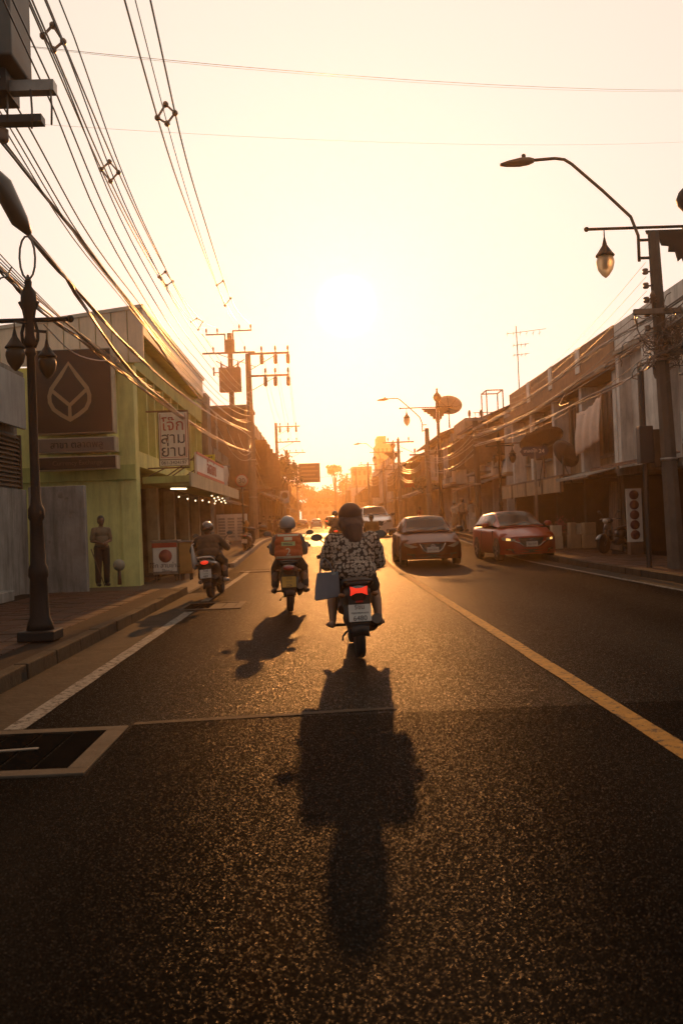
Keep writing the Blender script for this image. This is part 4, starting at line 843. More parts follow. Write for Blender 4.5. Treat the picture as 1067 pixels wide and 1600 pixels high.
# ---- lantern posts
m_lglassd = M('lantern_glass_dark', (.06, .038, .02), .4, .15, 4, trans=.25, spec=.2)
def lantern(p, x, y, z, s=1.0, glass=True, name='lantern'):
    """bell hood over a pear glass, hanging from (x, y, z)"""
    b = MB(); b.lathe([(.015 * s, 0), (.02 * s, -.18 * s), (.07 * s, -.4 * s), (.2 * s, -.6 * s), (.25 * s, -.66 * s), (.25 * s, -.69 * s), (.16 * s, -.7 * s)], (x, y, z), 16); l = b.build(name, m_lampb if s > 1.2 else m_lampm, p)
    b = MB(); b.lathe([(.2 * s, -.705 * s), (.235 * s, -.8 * s), (.24 * s, -.88 * s), (.2 * s, -1.05 * s), (.1 * s, -1.2 * s), (.02 * s, -1.27 * s)], (x, y, z), 16); b.build('globe', m_lglass if s > .7 else m_lglassd, l)
    b = MB(); b.lathe([(.05 * s, -.72 * s), (.07 * s, -.8 * s), (.06 * s, -1.0 * s), (.01 * s, -1.04 * s)], (x, y, z), 8); b.build('bulb', m_steel, l)
    return l
def ornament(p, x0, x1, z, y=0):
    """scrolled bracket under the bar, widest at the post (x0)"""
    b = MB(); d = x1 - x0; sg = 1 if d > 0 else -1; L_ = abs(d)
    b.prism([(x0 + sg * a * L_, z + c) for a, c in ((0, -.05), (1, -.05), (.97, -.13), (.8, -.16), (.86, -.24), (.66, -.27), (.6, -.4), (.42, -.42), (.44, -.55), (.26, -.56), (.2, -.78), (.1, -.7), (0, -.95))], y - .03, y + .03, 'Y')
    b.build('scroll_bracket', m_lampm, p)
    for a in (.25, .5, .75):
        q = MB(); q.tube([(x0 + sg * a * L_ + .1 * math.cos(k * .785), y, z - .16 - .1 * (1 - a) + .1 * math.sin(k * .785)) for k in range(9)], .02, 6, False); q.build('scroll', m_lampm, p)
def tall_lamp(label, x, y):
    zb = gz(y) + SW; t = thing('lantern_post', label, 'street lamp', (x, y, zb - .02), group='tall ornate lantern posts on the right')
    t.rotation_euler = (0, 0, 0); b = MB(); b.lathe([(.28, 0), (.28, .25), (.2, .32), (.17, 1.0), (.2, 1.05), (.14, 1.2), (.11, 4), (.14, 4.03), (.14, 4.12), (.1, 4.2), (.09, 7.6)], (0, 0, 0), 14); b.build('pole', m_lampm, t)
    b = MB(); b.lathe([(.09, 7.605), (.16, 7.7), (.1, 7.8), (.1, 8.05), (.22, 8.2), (.26, 8.35), (.2, 8.5), (.08, 8.62), (.05, 8.75), (.07, 8.8), (.02, 8.95)], (0, 0, 0), 14); b.build('finial', m_lampm, t)
    b = MB(); b.tube([(-2.35, 0, 7.72), (.9, 0, 7.72)], .035, 8); b.ball((-2.35, 0, 7.72), .06); b.ball((.9, 0, 7.72), .06); b.build('cross_bar', m_lampm, t)
    ornament(t, -.1, -1.0, 7.7); ornament(t, .1, .75, 7.7); lantern(t, -1.95, 0, 7.68, .85); return t
a = tall_lamp('tall ornate lantern post at the right edge, mostly out of the picture', 8.62, 21.7)
copy_tree(a, (7.5, 60, gz(60) + SW - .02), 0, 'tall ornate lantern post standing before the pale roof dish'); copy_tree(a, (7.55, 98, gz(98) + SW - .02), 0, 'tall ornate lantern post in the haze in front of the tower block')
def short_lamp(label, x, y, rz):
    zb = gz(y) + SW; t = thing('lamp_post', label, 'street lamp', (x, y, zb), rz, 'short black lantern posts on the pavements')
    b = MB(); b.box(-.215, .215, -.215, .215, .004, .12); bevel(b.build('plinth', m_lampm, t), .015)
    b = MB(); b.lathe([(.16, .123), (.145, .2), (.115, .28), (.10, .72), (.118, .76), (.112, .84), (.09, .9), (.072, 1.40), (.095, 1.44), (.095, 1.54), (.066, 1.6), (.055, 1.7), (.048, 3.35), (.07, 3.38), (.052, 3.45)], (0, 0, 0), 16); b.build('pole', m_lampm, t)
    b = MB(); b.lathe([(.05, 3.453), (.085, 3.5), (.055, 3.6), (.05, 3.85), (.085, 3.93), (.095, 4.0), (.09, 4.1), (.04, 4.18), (.045, 4.23), (.01, 4.32)], (0, 0, 0), 14); b.build('finial', m_lampm, t)
    b = MB(); b.tube([(-.56, 0, 3.78), (.48, 0, 3.78)], .028, 8); b.ball((.48, 0, 3.78), .045); b.ball((-.56, 0, 3.78), .045); b.build('cross_bar', m_lampm, t)
    for sg in (-1, 1):
        b = MB(); b.tube([(sg * (.05 + .05 * k / 6 + .035 * math.sin(k * 1.1)), 0, 3.45 + .55 * k / 6) for k in range(7)], .02, 6); b.build('scroll', m_lampm, t)
    lantern(t, -.13, -.16, 3.74, .46); lantern(t, .16, .12, 3.66, .44)
    b = MB(); b.bar((-.02, -.03, 3.74), (-.13, -.16, 3.74), .03); b.bar((.02, .02, 3.66), (.16, .12, 3.66), .03); b.build('lantern_arm', m_lampm, t)
    return t
a = short_lamp('black ornate lamp post on the left pavement close to the camera', -3.36, 11.4, 0)
copy_tree(a, (7.05, 37.6, gz(37.6) + SW), math.pi, 'short dark lantern post behind the red hatchback, by the street name sign')
t = thing('hanging_lantern', 'bell shaped lantern hanging from a bar left of the street name sign', 'lamp', (7.7, 38.2, 3.3)); lantern(t, 0, 0, .95 - .0, .62)
b = MB(); b.tube([(-.55, 0, .97), (.3, 0, .97), (1.6, 0, 1.0)], .025, 6); b.build('bar', m_lampm, t)
# ---- signs on posts
def post(t, z0, z1, r=.035, mat=m_steel, x=0, y=0): b = MB(); b.tube([(x, y, z0), (x, y, z1)], r, 8); return b.build('post', mat, t)
t = thing('speed_sign', 'round white speed limit sign reading 30 on a dark post', 'road sign', (-3.42, 42, gz(42) + SW)); zc = 3.35 - gz(42) - SW
b = MB(); b.lathe([(.275, 0), (.275, -.02), (.235, -.021), (.235, -.018), (.01, -.018)], (0, -.05, zc), 28, 'Y'); b.build('rim', m_sred, t); b = MB(); b.lathe([(.238, -.0), (.238, -.022), (.01, -.0225)], (0, -.05, zc), 28, 'Y'); b.build('disc', M('sign_face_cream', (.62, .52, .42), .6, .1, 5), t)  # disc face in one even cream colour
text('lettering', '30', .30, m_sblk, t, (0, -.078, zc - .01), FACE); post(t, 0, zc + .2, .04, m_black)
t = thing('no_parking_sign', 'small square sign with a dark ring on a thin post up the left side', 'road sign', (-3.0, 80, gz(80) + SW)); zc = 3.0
b = MB(); b.box(-.35, .35, -.03, 0, zc - .5, zc + .5); b.build('plate', m_swh, t); b = MB(); b.lathe([(.27, -.034), (.27, -.04), (.19, -.04), (.19, -.034)], (0, 0, zc + .12), 20, 'Y'); b.build('ring', m_sblk, t); post(t, 0, zc - .4, .03)
t = thing('direction_board', 'large overhead direction board seen in silhouette over the left lane', 'road sign', (-4.3, 110, gz(110) + SW)); zo = gz(110) + SW
b = MB(); b.box(1.85, 4.3, -.06, 0, 6.0 - zo, 8.2 - zo); b.build('board', M('board_dull', (.16, .11, .07), .7, .2, 2), t)
for k in range(4):
    b = MB(); b.box(2.1, 4.05 - .3 * (k % 2), -.075, -.062, 6.35 - zo + k * .45, 6.5 - zo + k * .45); b.build('text_line', M('board_text', (.3, .22, .14), .7, .1, 4), t)
b = MB(); b.tube([(0, .1, 0), (0, .1, 8.0 - zo)], .13, 8); b.bar((0, .1, 7.7 - zo), (4.3, .1, 7.7 - zo), .1); b.bar((0, .1, 6.5 - zo), (4.3, .1, 6.5 - zo), .1); b.build('gantry', m_steel, t)
t = thing('street_name_sign', 'dark blue pointed street name sign with 24 on a thin post', 'sign', (6.9, 30.7, gz(30.7) + SW)); zc = 3.42 - gz(30.7) - SW
b = MB(); b.prism([(-.47, zc), (-.37, zc + .15), (.37, zc + .15), (.47, zc), (.37, zc - .15), (-.37, zc - .15)], -.03, 0, 'Y'); b.build('plate', M('sign_blue', (.045, .04, .06), .5, .15, 4), t)
b = MB(); b.prism([(-.2, zc - .153), (.2, zc - .153), (.12, zc - .24), (-.12, zc - .24)], -.028, 0, 'Y'); b.build('crest', M('sign_blue', (.045, .04, .06)), t)
text('lettering', 'เทอดไท', .15, m_swh, t, (-.14, -.036, zc + .01), FACE); text('lettering', '24', .19, m_swh, t, (.22, -.036, zc - .01), FACE); post(t, 0, zc + .1, .045, m_pole)
# ---- cables: each one a thing of its own
def crom(P, n=5):
    P = [Vector(p) for p in P]; Q = [P[0] * 2 - P[1]] + P + [P[-1] * 2 - P[-2]]; o = []
    for i in range(1, len(Q) - 2):
        a, b, c, d = Q[i - 1:i + 3]
        # centripetal-ish by using chord-scaled tangents
        l1, l2, l3 = max((b - a).length, 1e-3), max((c - b).length, 1e-3), max((d - c).length, 1e-3)
        m1 = ((c - b) / l2 * l1 + (b - a) / l1 * l2) / (l1 + l2) * l2; m2 = ((d - c) / l3 * l2 + (c - b) / l2 * l3) / (l2 + l3) * l2
        for k in range(n):
            s = k / n; o.append(b * (2 * s ** 3 - 3 * s * s + 1) + m1 * (s ** 3 - 2 * s * s + s) + c * (-2 * s ** 3 + 3 * s * s) + m2 * (s ** 3 - s * s))
    return o + [P[-1]]
def cable(label, pts, r=.011, group=None, name='power_cable', raw=False, mat=None):
    b = MB(); b.tube(pts if raw else crom(pts), r, 5, False); return tag(b.build(name, mat or m_cab, fix=False), label, 'cable', group)
def sag(a, b, s, n=12):
    a, b = Vector(a), Vector(b); return [a.lerp(b, k / n) - Vector((0, 0, 4 * s * (k / n) * (1 - k / n))) for k in range(n + 1)]
HA = {1: [(-3.2, -18, 12.6), (-3.6, 3, 10.1), (-4.03, 14.13, 9.24), (-4.44, 20.74, 9.14), (-5.23, 33.35, 9.96), (-6.24, 49.55, 11.91), (-6.85, 61.3, 14.05)],
      2: [(-2.8, -18, 12.5), (-3.2, 3, 9.9), (-3.71, 13.96, 9.14), (-4.05, 20.31, 9.06), (-4.69, 31.95, 9.67), (-5.57, 48.06, 11.68), (-6.2, 61.3, 14.05)],
      3: [(-3.0, -18, 12.2), (-3.4, 3, 9.7), (-3.87, 14.02, 9.02), (-4.24, 20.52, 8.88), (-4.94, 32.73, 9.6), (-5.82, 47.9, 11.27), (-6.5, 61.3, 12.85)]}
HB = {1: [(-1.5, -18, 12), (-2.0, 3, 9.6), (-2.47, 13.38, 8.79), (-2.72, 18.5, 8.74), (-3.05, 24.78, 9.3), (-3.77, 39.17, 10.9), (-4.8, 61.3, 14.2)],
      2: [(-1.2, -18, 12.2), (-1.7, 3, 9.8), (-2.18, 13.92, 8.98), (-2.4, 18.5, 8.75), (-2.62, 24.2, 8.95), (-3.12, 36, 10.0), (-4.07, 61.3, 14.2)],
      3: [(-1.3, -18, 11.8), (-1.8, 3, 9.4), (-2.32, 13.47, 8.75), (-2.5, 17.5, 8.6), (-2.84, 25.06, 8.85), (-3.37, 36.6, 9.8), (-4.5, 61.3, 12.85)]}
gA, gB = 'left set of high voltage cables held by diamond spacers', 'right set of high voltage cables held by diamond spacers'
CA = {k: crom(v, 10) for k, v in HA.items()}; CB = {k: crom(v, 10) for k, v in HB.items()}
for k in CA: cable('high voltage cable of the left set held by diamond spacers', CA[k], .016, gA, 'high_voltage_cable', True)
for k in CB: cable('high voltage cable of the right set held by diamond spacers', CB[k], (.016, .016, .009)[k - 1], gB, 'high_voltage_cable', True)
def at_y(P, y):
    for a, b in zip(P, P[1:]):
        if a.y <= y <= b.y: return a.lerp(b, (y - a.y) / max(b.y - a.y, 1e-6))
def spacer(C, y, i, group):
    p = [at_y(C[k], y) for k in (1, 2, 3)]; c = (p[0] + p[1] + p[2]) / 3; top = c * 2 - p[2] + Vector((0, 0, .03)); top.z = max(p[0].z, p[1].z) + .16
    t = thing('cable_spacer', ('nearest', 'second', 'third', 'farthest')[i] + ' diamond spacer on the ' + ('left' if C is CA else 'right') + ' set of high voltage cables', 'cable spacer', c, group=group)
    b = MB()
    for a, d in ((p[0], top), (top, p[1]), (p[1], p[2]), (p[2], p[0])): b.bar(a - c, d - c, .032, .032)
    b.build('frame', m_porc, t)
    for q in (p[0], p[1], p[2], top): b = MB(); b.ball(q - c, (.055, .075, .055), 8, 5); b.build('clamp', m_porc, t)
for i, y in enumerate((15.1, 20.6, 32.4, 48.3)): spacer(CA, y, i, 'diamond spacers on the overhead cables')
for i, y in enumerate((17.1, 36.6)): spacer(CB, y, i, 'diamond spacers on the overhead cables')
gT = 'thin parallel cables over the green building'; gK = 'thick cable bundles sagging to the pale pole'
T_ = [[(-3.1, -6, 7), (-2.97, 9.9, 5.55), (-3.0, 12.06, 5.29), (-3.08, 16.5, 5.23), (-3.23, 25.02, 5.29), (-3.62, 46.4, 6.37), (-3.75, 53.8, 7.2)],
      [(-2.9, -6, 7), (-2.76, 9.63, 5.43), (-2.81, 11.75, 5.19), (-2.9, 15.89, 5.17), (-3.1, 24.61, 5.31), (-3.62, 46, 6.7), (-3.75, 53.8, 7.5)],
      [(-2.7, -6, 7), (-2.52, 9.6, 5.64), (-2.56, 11.21, 5.28), (-2.67, 15.17, 5.05), (-2.91, 23.78, 5.25), (-3.6, 46, 6.95), (-3.75, 53.8, 7.75)],
      [(-2.5, -6, 7), (-2.41, 9.35, 5.64), (-2.47, 11.48, 5.29), (-2.6, 15.65, 5.13), (-2.86, 24.49, 5.44), (-3.6, 46, 7.3), (-3.75, 53.8, 8.05)]]
for p in T_: cable('thin cable running over the green building to the pale pole', p, .009, gT)
for q in (.12, .24, .36): cable('thin cable running over the green building to the pale pole', [(x + q * .5, y, z + q * (1.6 if y > 5 else 1)) for x, y, z in T_[3]], .008, gT)
for q in (.10, .2): cable('thin cable running over the green building to the pale pole', [(x - q, y, z + q * .7) for x, y, z in T_[0]], .008, gT)
def bundle(label, P, n, r, spread, group):
    """several cables lashed together: each is one strand mesh inside the bundle"""
    b0 = crom(P, 6); t = thing('cable_bundle', label, 'cable', b0[0], group=group); o = b0[0]
    for k in range(n):
        a0 = random.uniform(0, 6.28); b = MB(); pts = []
        for i, p in enumerate(b0):
            a = a0 + i * .5; s = spread * (.6 + .8 * abs(noise.noise((i * .4, k * 3.1, 1)))); pts.append(p - o + Vector((math.cos(a) * s, 0, math.sin(a) * s)))
        b.tube(pts, r * random.uniform(.7, 1.15), 5, False); b.build('strand', m_cab, t, fix=False)
bundle('thick cable bundle passing highest over the bank sign to the pale pole', [(-3.4, 2, 6.2), (-3.31, 10.39, 5.67), (-3.36, 15.31, 5.62), (-3.39, 18.15, 5.55), (-3.43, 22.33, 5.34), (-3.51, 30.0, 5.25), (-3.7, 48.0, 6.2), (-3.78, 53.7, 6.6)], 4, .014, .02, gK)
bundle('thick cable bundle with the splice box sagging low before the bank sign', [(-3.4, 4, 5.6), (-3.31, 10.33, 5.0), (-3.33, 12.62, 4.84), (-3.34, 13.57, 4.76), (-3.38, 17.44, 4.30), (-3.43, 22.05, 4.25), (-3.51, 29.71, 4.38), (-3.69, 48, 5.12), (-3.78, 53.7, 5.5)], 6, .014, .028, gK)
bundle('second strand of the bundle with the splice box, parting above the bank sign', [(-3.32, 11.1, 4.95), (-3.34, 13.5, 4.82), (-3.37, 16.66, 4.72), (-3.41, 20.2, 4.71), (-3.51, 29.74, 5.02), (-3.7, 49.06, 6.1), (-3.78, 53.7, 6.3)], 3, .014, .02, gK)
bundle('cable bundle coming from behind the left lamp post and joining lower down', [(-3.6, 2, 5.0), (-3.51, 10.85, 4.39), (-3.51, 11.9, 4.3), (-3.53, 14.65, 4.30), (-3.54, 17.02, 4.28), (-3.5, 22, 4.22), (-3.6, 29.7, 4.36), (-3.72, 48, 5.08)], 5, .012, .03, gK)
for k in range(5): cable('loose thin cable drooping beside the left lamp post', sag((-3.6, 8, 4.6 + .1 * k), (-3.42, 17 + k, 4.35), .10 + .06 * k), .007, 'loose thin cables by the left lamp post', raw=True)
cable('loose cable hanging in a loop before the cladding', crom([(-3.5, 12.5, 4.1), (-3.45, 13.5, 3.96), (-3.42, 15, 4.06), (-3.42, 16, 4.22)]), .009, raw=True)
for k in range(4): cable('slack cable loop at the pale pole', sag((-3.8, 53.6, 6.2 - .35 * k), (-3.2 - .3 * k, 44 - 2 * k, 5.3 + .1 * k), .4 + .1 * k), .014, 'slack loops at the pale pole', raw=True)
for k in range(4): cable('slack cable running on from the pale pole past the trees', sag((-3.8, 54, 6.3 - .45 * k), (-4.4, 100, 6.6 - .3 * k), 1.0 + .35 * k), .014, 'slack cables past the pale pole', raw=True)
for x in (-3.02, -2.25, -1.55):
    for z, z2 in ((11.42, 11.9), (10.15, 10.3)): cable('cable strung between the long arms of the left poles', sag((x, 53.8, z), (x - .7, 99.8, z2), .9), .012, 'cables between the left pole arms', raw=True)
for x in (-3.9, -3.1, -2.3): cable('faint cable between faraway left poles', sag((x, 99.8, 11.9), (x, 127.8, 11.2), .5), .012, 'faint far cables', raw=True)
cable('blurred cable crossing high over the street', sag((-4.5, 8.4, 5.95), (10, 20, 10.2), .25), .0028, 'cables crossing the street', raw=True); cable('second blurred cable crossing high over the street', sag((-4.5, 8.5, 6.0), (10, 20.2, 10.28), .28), .0018, 'cables crossing the street', raw=True)
cable('faint lower cable crossing the street', sag((-4.5, 11.2, 6.3), (9.2, 22, 9.9), .2), .0018, 'cables crossing the street', raw=True)
cable('faint distant cable crossing the road end', sag((-4.4, 128, 7.2), (6.4, 128, 8.3), .3), .02, 'cables crossing the street', raw=True)
gR = 'cable bundles along the right shophouses'
Rb = [[(7.6, 8, 6.6), (7.3, 20.14, 5.55), (7.21, 22.92, 5.55), (7.04, 27.98, 5.34), (6.86, 33.72, 5.12), (6.65, 41.1, 5.15)], [(7.6, 8, 6.0), (7.3, 20.17, 5.14), (7.23, 22.11, 5.08), (7.1, 26.14, 4.92), (6.89, 32.85, 4.68), (6.64, 41.1, 4.8)], [(7.6, 8, 5.4), (7.3, 20.23, 4.6), (7.27, 21.16, 4.53), (7.1, 26.22, 4.37), (6.88, 32.91, 4.29), (6.64, 41.1, 4.4)]]
for l, P, n in (('upper cable bundle along the right shophouses', Rb[0], 7), ('middle cable bundle along the right shophouses', Rb[1], 5), ('lower cable bundle along the right shophouses', Rb[2], 7)): bundle(l, P, n, .012, .05, gR)
for k in range(6): cable('single cable along the right shophouses', sag((7.3, 20.1, 5.9 - .2 * k), (6.66, 41.1, 5.2 - .12 * k), .25 + .12 * ((k * 7) % 4)), .009, 'single cables along the right shophouses', raw=True)
cable('single cable rising to the brown parapet', [(7.1, 27, 4.5), (7.6, 30, 4.8), (8.6, 33, 5.6)], .009)
for k in range(6): cable('cable between the T topped pole and the second lamp pole', sag((6.65, 41.2, 5.2 - .22 * k), (6.95, 62, 5.8 - .25 * k), .35 + .12 * ((k * 5) % 3)), .014, 'cables up the right side', raw=True)
for k in range(6): cable('cable farther up the right side', sag((6.95, 62, 5.8 - .25 * k), (6.6, 80, 6.4 - .3 * k), .5 + .15 * ((k * 5) % 3)), .015, 'cables farther up the right side', raw=True)
for k in range(5): cable('hazy cable far up the right side', sag((6.6, 80, 6.4 - .3 * k), (6.9, 104, 6.6 - .3 * k), .6), .016, 'hazy cables far up the right side', raw=True)
for k in range(4): cable('hazy cable near the road end on the right', sag((6.9, 104, 7.2 - .4 * k), (6.4, 128, 7.6 - .4 * k), .6), .018, 'hazy cables near the road end', raw=True)
for k in range(3): cable('thin service cable from the near right pole', sag((7.0, 20, 6.6 - .3 * k), (9.1, 46, 7.1 - .2 * k), .4), .005, 'thin service cables from the near right pole', raw=True)
# the knot of spare cable round the near right pole
tg = MB(); rr = random.Random(4)
for k in range(70):
    c = Vector((7.4 + rr.gauss(0, .28), 20.0 + rr.gauss(0, .25), 5.0 + rr.gauss(0, .38))); pts = []; v = Vector((rr.gauss(0, 1), rr.gauss(0, 1), rr.gauss(0, .5))).normalized() * .12
    for i in range(14):
        pts.append(c); v = (v + Vector((rr.gauss(0, .07), rr.gauss(0, .07), rr.gauss(0, .06) - (c.z - 4.9) * .03 - .008)) - (c - Vector((7.4, 20, 5.0))) * .05).normalized() * .11; c = c + v
    tg.tube(pts, rr.choice((.008, .011, .014)), 4, False)
o = tg.build('cable_tangle', m_cab, fix=False, kind='stuff'); tag(o, 'dark knot of spare cables wound round the near right pole', 'cable')
tg = MB()
for k in range(24):
    c = Vector((-3.75 + rr.gauss(0, .25), 9.6 + rr.gauss(0, .3), 4.15 + rr.gauss(0, .2))); pts = []; v = Vector((rr.gauss(0, 1), rr.gauss(0, 1), 0)).normalized() * .08
    for i in range(12): pts.append(c); v = (v + Vector((rr.gauss(0, .05), rr.gauss(0, .05), rr.gauss(0, .05)))).normalized() * .07; c = c + v
    tg.tube(pts, .009, 4, False)
o = tg.build('cable_tangle', m_cab, fix=False, kind='stuff'); tag(o, 'dark knot of spare cables at the left edge above the lamp post', 'cable')
# ================================================================== cars
m_tyre = M('tyre_rubber', (.018, .017, .016), .8, .2, 8, .2)
m_alloy = M('alloy', (.35, .33, .30), .35, .1, 5, metal=.9)
m_cglass = M('car_glass', (.02, .016, .013), .15, 0, 1, 0, spec=.12)
m_chrome = M('chrome', (.5, .47, .42), .15, 0, 1, 0, metal=1)
m_blackp = M('black_plastic', (.022, .02, .018), .45, .15, 8)
m_hl = M('headlamp_glass', (.32, .28, .22), .08, 0, 1, 0, coat=1)
m_amber = M('amber_lamp_lit', (1, .55, .15), .3, 0, 1, 0, emit=2.2)
m_red = M('tail_lamp_red', (.35, .02, .012), .2, 0, 1, 0, coat=1)
m_redlit = M('tail_lamp_lit', (1, .04, .015), .3, 0, 1, 0, emit=1.1)
m_plate = M('number_plate', (.55, .52, .46), .5, .12, 8, dirt=.2)
def lerp_prof(tab, y):
    for (a, b) in zip(tab, tab[1:]):
        if y <= b[0]:
            s = max(0, min(1, (y - a[0]) / max(b[0] - a[0], 1e-6))); s = s * s * (3 - 2 * s) * .5 + s * .5
            return [p + (q - p) * s for p, q in zip(a[1:], b[1:])]
    return list(tab[-1][1:])
def car(label, x, y, rz, paint, style='sedan', plate='', lights=None, cat='car', rear=False, name='car', group=None, lod=0):
    """front end towards local -Y"""
    L, W_, H_ = dict(sedan=(4.5, .87, 1.46), hatch=(4.07, .85, 1.50), pickup=(5.1, .92, 1.75), suv=(4.5, .90, 1.70))[style]
    t = thing(name, label, cat, (x, y, gz(y) + .005), rz, group); yf, yr = -L / 2, L / 2
    hz = {'sedan': .74, 'hatch': .78, 'pickup': .95, 'suv': .92}[style]; cz = hz + .24; yc = yf + {'sedan': 1.12, 'hatch': 1.0, 'pickup': 1.15, 'suv': 1.05}[style]
    yrf = yc + .95; yrr = {'sedan': yr - 1.35, 'hatch': yr - .55, 'pickup': yr - 2.2, 'suv': yr - .5}[style]; ydk = {'sedan': yr - .55, 'hatch': yr - .08, 'pickup': yr - 1.75, 'suv': yr - .1}[style]; dz = {'sedan': cz + .08, 'hatch': cz + .06, 'pickup': cz + .02, 'suv': cz + .06}[style]
    y0 = yf + .42
    def ynose(xx, z): 
        k = min(1, abs(xx) / (W_ - .02)); return yf + .42 * k ** 3.2 + .10 * max(0, (z - .42)) ** 1.5 + .05 * max(0, .36 - z)
    def hood_z(xx, v): return hz - .05 + (cz - hz + .02) * v ** .8 - .07 * (abs(xx) / W_) ** 2.4 * (1 - .5 * v) + .012 * math.exp(-((abs(xx) - .45) / .07) ** 2)
    # lower body: sides
    rings = []
    for i in range(25):
        yy = y0 + (yr - .04 - y0) * i / 24; fr = (yy - y0) / (yr - y0); tp = 1 - .07 * max(0, (fr - .8) / .2) ** 2; w = W_ * tp
        zt = (hood_z(W_, max(0, (yy - yf) / (yc - yf))) if yy < yc else cz - .06 + (dz - cz) * (yy - yc) / (yr - yc)) - .02
        rings.append([(-w * .9, yy, .2), (w * .9, yy, .2), (w * .97, yy, .3), (w, yy, .5), (w * .985, yy, zt - .1), (w * .93, yy, zt), (0, yy, zt + .035), (-w * .93, yy, zt), (-w * .985, yy, zt - .1), (-w, yy, .5), (-w * .97, yy, .3)])
    b = MB(); b.loft(rings); body = b.build('body', paint, t)
    # nose shell
    rows = []
    for j in range(9):
        v = j / 8; row = []
        for i in range(21):
            u = -1 + i / 10; xx = u * W_; zt = hood_z(xx, 0); z = .2 + (zt - .2) * v; row.append((xx, ynose(xx, z), z))
        rows.append(row)
    b = MB(); b.sheet(rows); b.build('front_bumper', paint, t)
    rows = [[((-1 + i / 10) * W_ * (.985 - .04 * v / 6), ynose((-1 + i / 10) * W_, hood_z((-1 + i / 10) * W_, 0)) * (1 - v / 6) + (yc + .04) * v / 6, hood_z((-1 + i / 10) * W_, v / 6)) for i in range(21)] for v in range(7)]
    b = MB(); b.sheet(rows); b.build('bonnet', paint, t)
    # greenhouse
    tab = [(yc, cz - .02, W_ * .84, cz, W_ * .8), (yrf, cz, W_ * .92, H_ - .02, W_ * .66), (yrf + .35, cz, W_ * .93, H_, W_ * .68), (yrr, cz + .02, W_ * .92, H_ - .05, W_ * .66), (ydk, dz - .02, W_ * .86, dz, W_ * .8)]
    def gh(yy, k):   # k 0..8 across one half: belt -> roof edge -> centre
        zb, wb, zr, wr = lerp_prof(tab, yy); 
        if k <= 4: s = k / 4; return (wb + (wr - wb) * s + .02 * math.sin(s * math.pi), yy, zb + (zr - .05 * min(1, (zr - zb) / .3) - zb) * s)
        s = (k - 4) / 4; return (wr * (1 - s) ** .8 if s < 1 else 0, yy, zr - .05 * min(1, (zr - zb) / .3) * (1 - s) ** 2.2)
    ys = [yc + (ydk - yc) * i / 40 for i in range(41)]
    def ring(yy, off=0): 
        h = [gh(yy, k) for k in range(9)]; return h + [(-a, b_, c) for a, b_, c in h[-2::-1]]
    b = MB(); b.loft([ring(yy) for yy in ys]); b.build('cabin', paint, t)
    def patch(nm, ya, yb, fn, n=8, off=.012, mat=m_cglass):
        rows = []
        for i in range(n + 1):
            yy = ya + (yb - ya) * i / n; rows.append([fn(yy, k / 8) for k in range(9)])
        # push outward along the sheet normal
        P = [[Vector(p) for p in r] for r in rows]; out = []
        for i in range(n + 1):
            r = []
            for k in range(9):
                du = P[i][min(k + 1, 8)] - P[i][max(k - 1, 0)]; dv = P[min(i + 1, n)][k] - P[max(i - 1, 0)][k]; nn = du.cross(dv); nn = nn.normalized() if nn.length > 1e-7 else Vector((0, 0, 1))
                if nn.dot(P[i][k] - Vector((0, P[i][k].y + .0, .8))) < 0: nn = -nn
                r.append(tuple(P[i][k] + nn * off))
            out.append(r)
        b = MB(); b.sheet(out); return b.build(nm, mat, t)
    def top(yy, u):   # across the windscreen, u 0..1
        k = 8.0; s = -1 + 2 * u; a = abs(s); zb, wb, zr, wr = lerp_prof(tab, yy); hgt = min(1, (zr - zb) / .3)
        return (s * wr * .95, yy, zr - .05 * hgt * (a * .95) ** 3 )
    patch('windscreen', yc + .07, yrf - .05, top, 10, .016)
    patch('rear_window', yrr + .08, ydk - .08, top, 8, .016)
    def side(sg, ya, yb):
        def fn(yy, u): 
            p = gh(yy, .5 + 3.2 * u); return (sg * p[0], p[1], p[2])
        return patch('side_window', ya, yb, fn, 8, .01)
    ym = (yrf + yrr) / 2 - .08
    for sg in (-1, 1): side(sg, yc + .55, ym - .03); side(sg, ym + .03, yrr + .02)
    # wheels
    wy = (yf + .82, yr - .80); R_ = {'pickup': .36, 'suv': .35}.get(style, .31)
    wb = MB(); wb.lathe([(R_ * .62, -.1), (R_ * .9, -.105), (R_, -.08), (R_, .08), (R_ * .9, .105), (R_ * .62, .1)], (0, 0, 0), 24, 'X')
    rb = MB(); rb.lathe([(R_ * .62, .085), (R_ * .6, .06), (R_ * .2, .07), (.02, .075)], (0, 0, 0), 20, 'X')
    for k in range(5):
        a = k * 1.2566; rb.bar((.085, .03 * math.cos(a), .03 * math.sin(a)), (.095, R_ * .6 * math.cos(a), R_ * .6 * math.sin(a)), .06, .03, (1, 0, 0))
    wh = wb.build('wheel', m_tyre, t); rm = rb.build('rim', m_alloy, wh); first = True
    for sg in (-1, 1):
        for q in wy:
            if first: w, r = wh, rm; first = False
            else:
                w = wh.copy(); COL.objects.link(w); r = rm.copy(); COL.objects.link(r); r.parent = w; w.parent = t
            w.location = (sg * (W_ - .088), q, R_); w.rotation_euler = (0, 0, 0 if sg > 0 else math.pi)
            b = MB(); b.prism([(q + (R_ + .07) * math.cos(R(-12 + 204 * e / 16)), R_ + .01 + (R_ + .07) * math.sin(R(-12 + 204 * e / 16))) for e in range(17)], sg * (W_ - .22), sg * (W_ + .008), 'X'); b.build('wheel_arch', m_blackp, t)
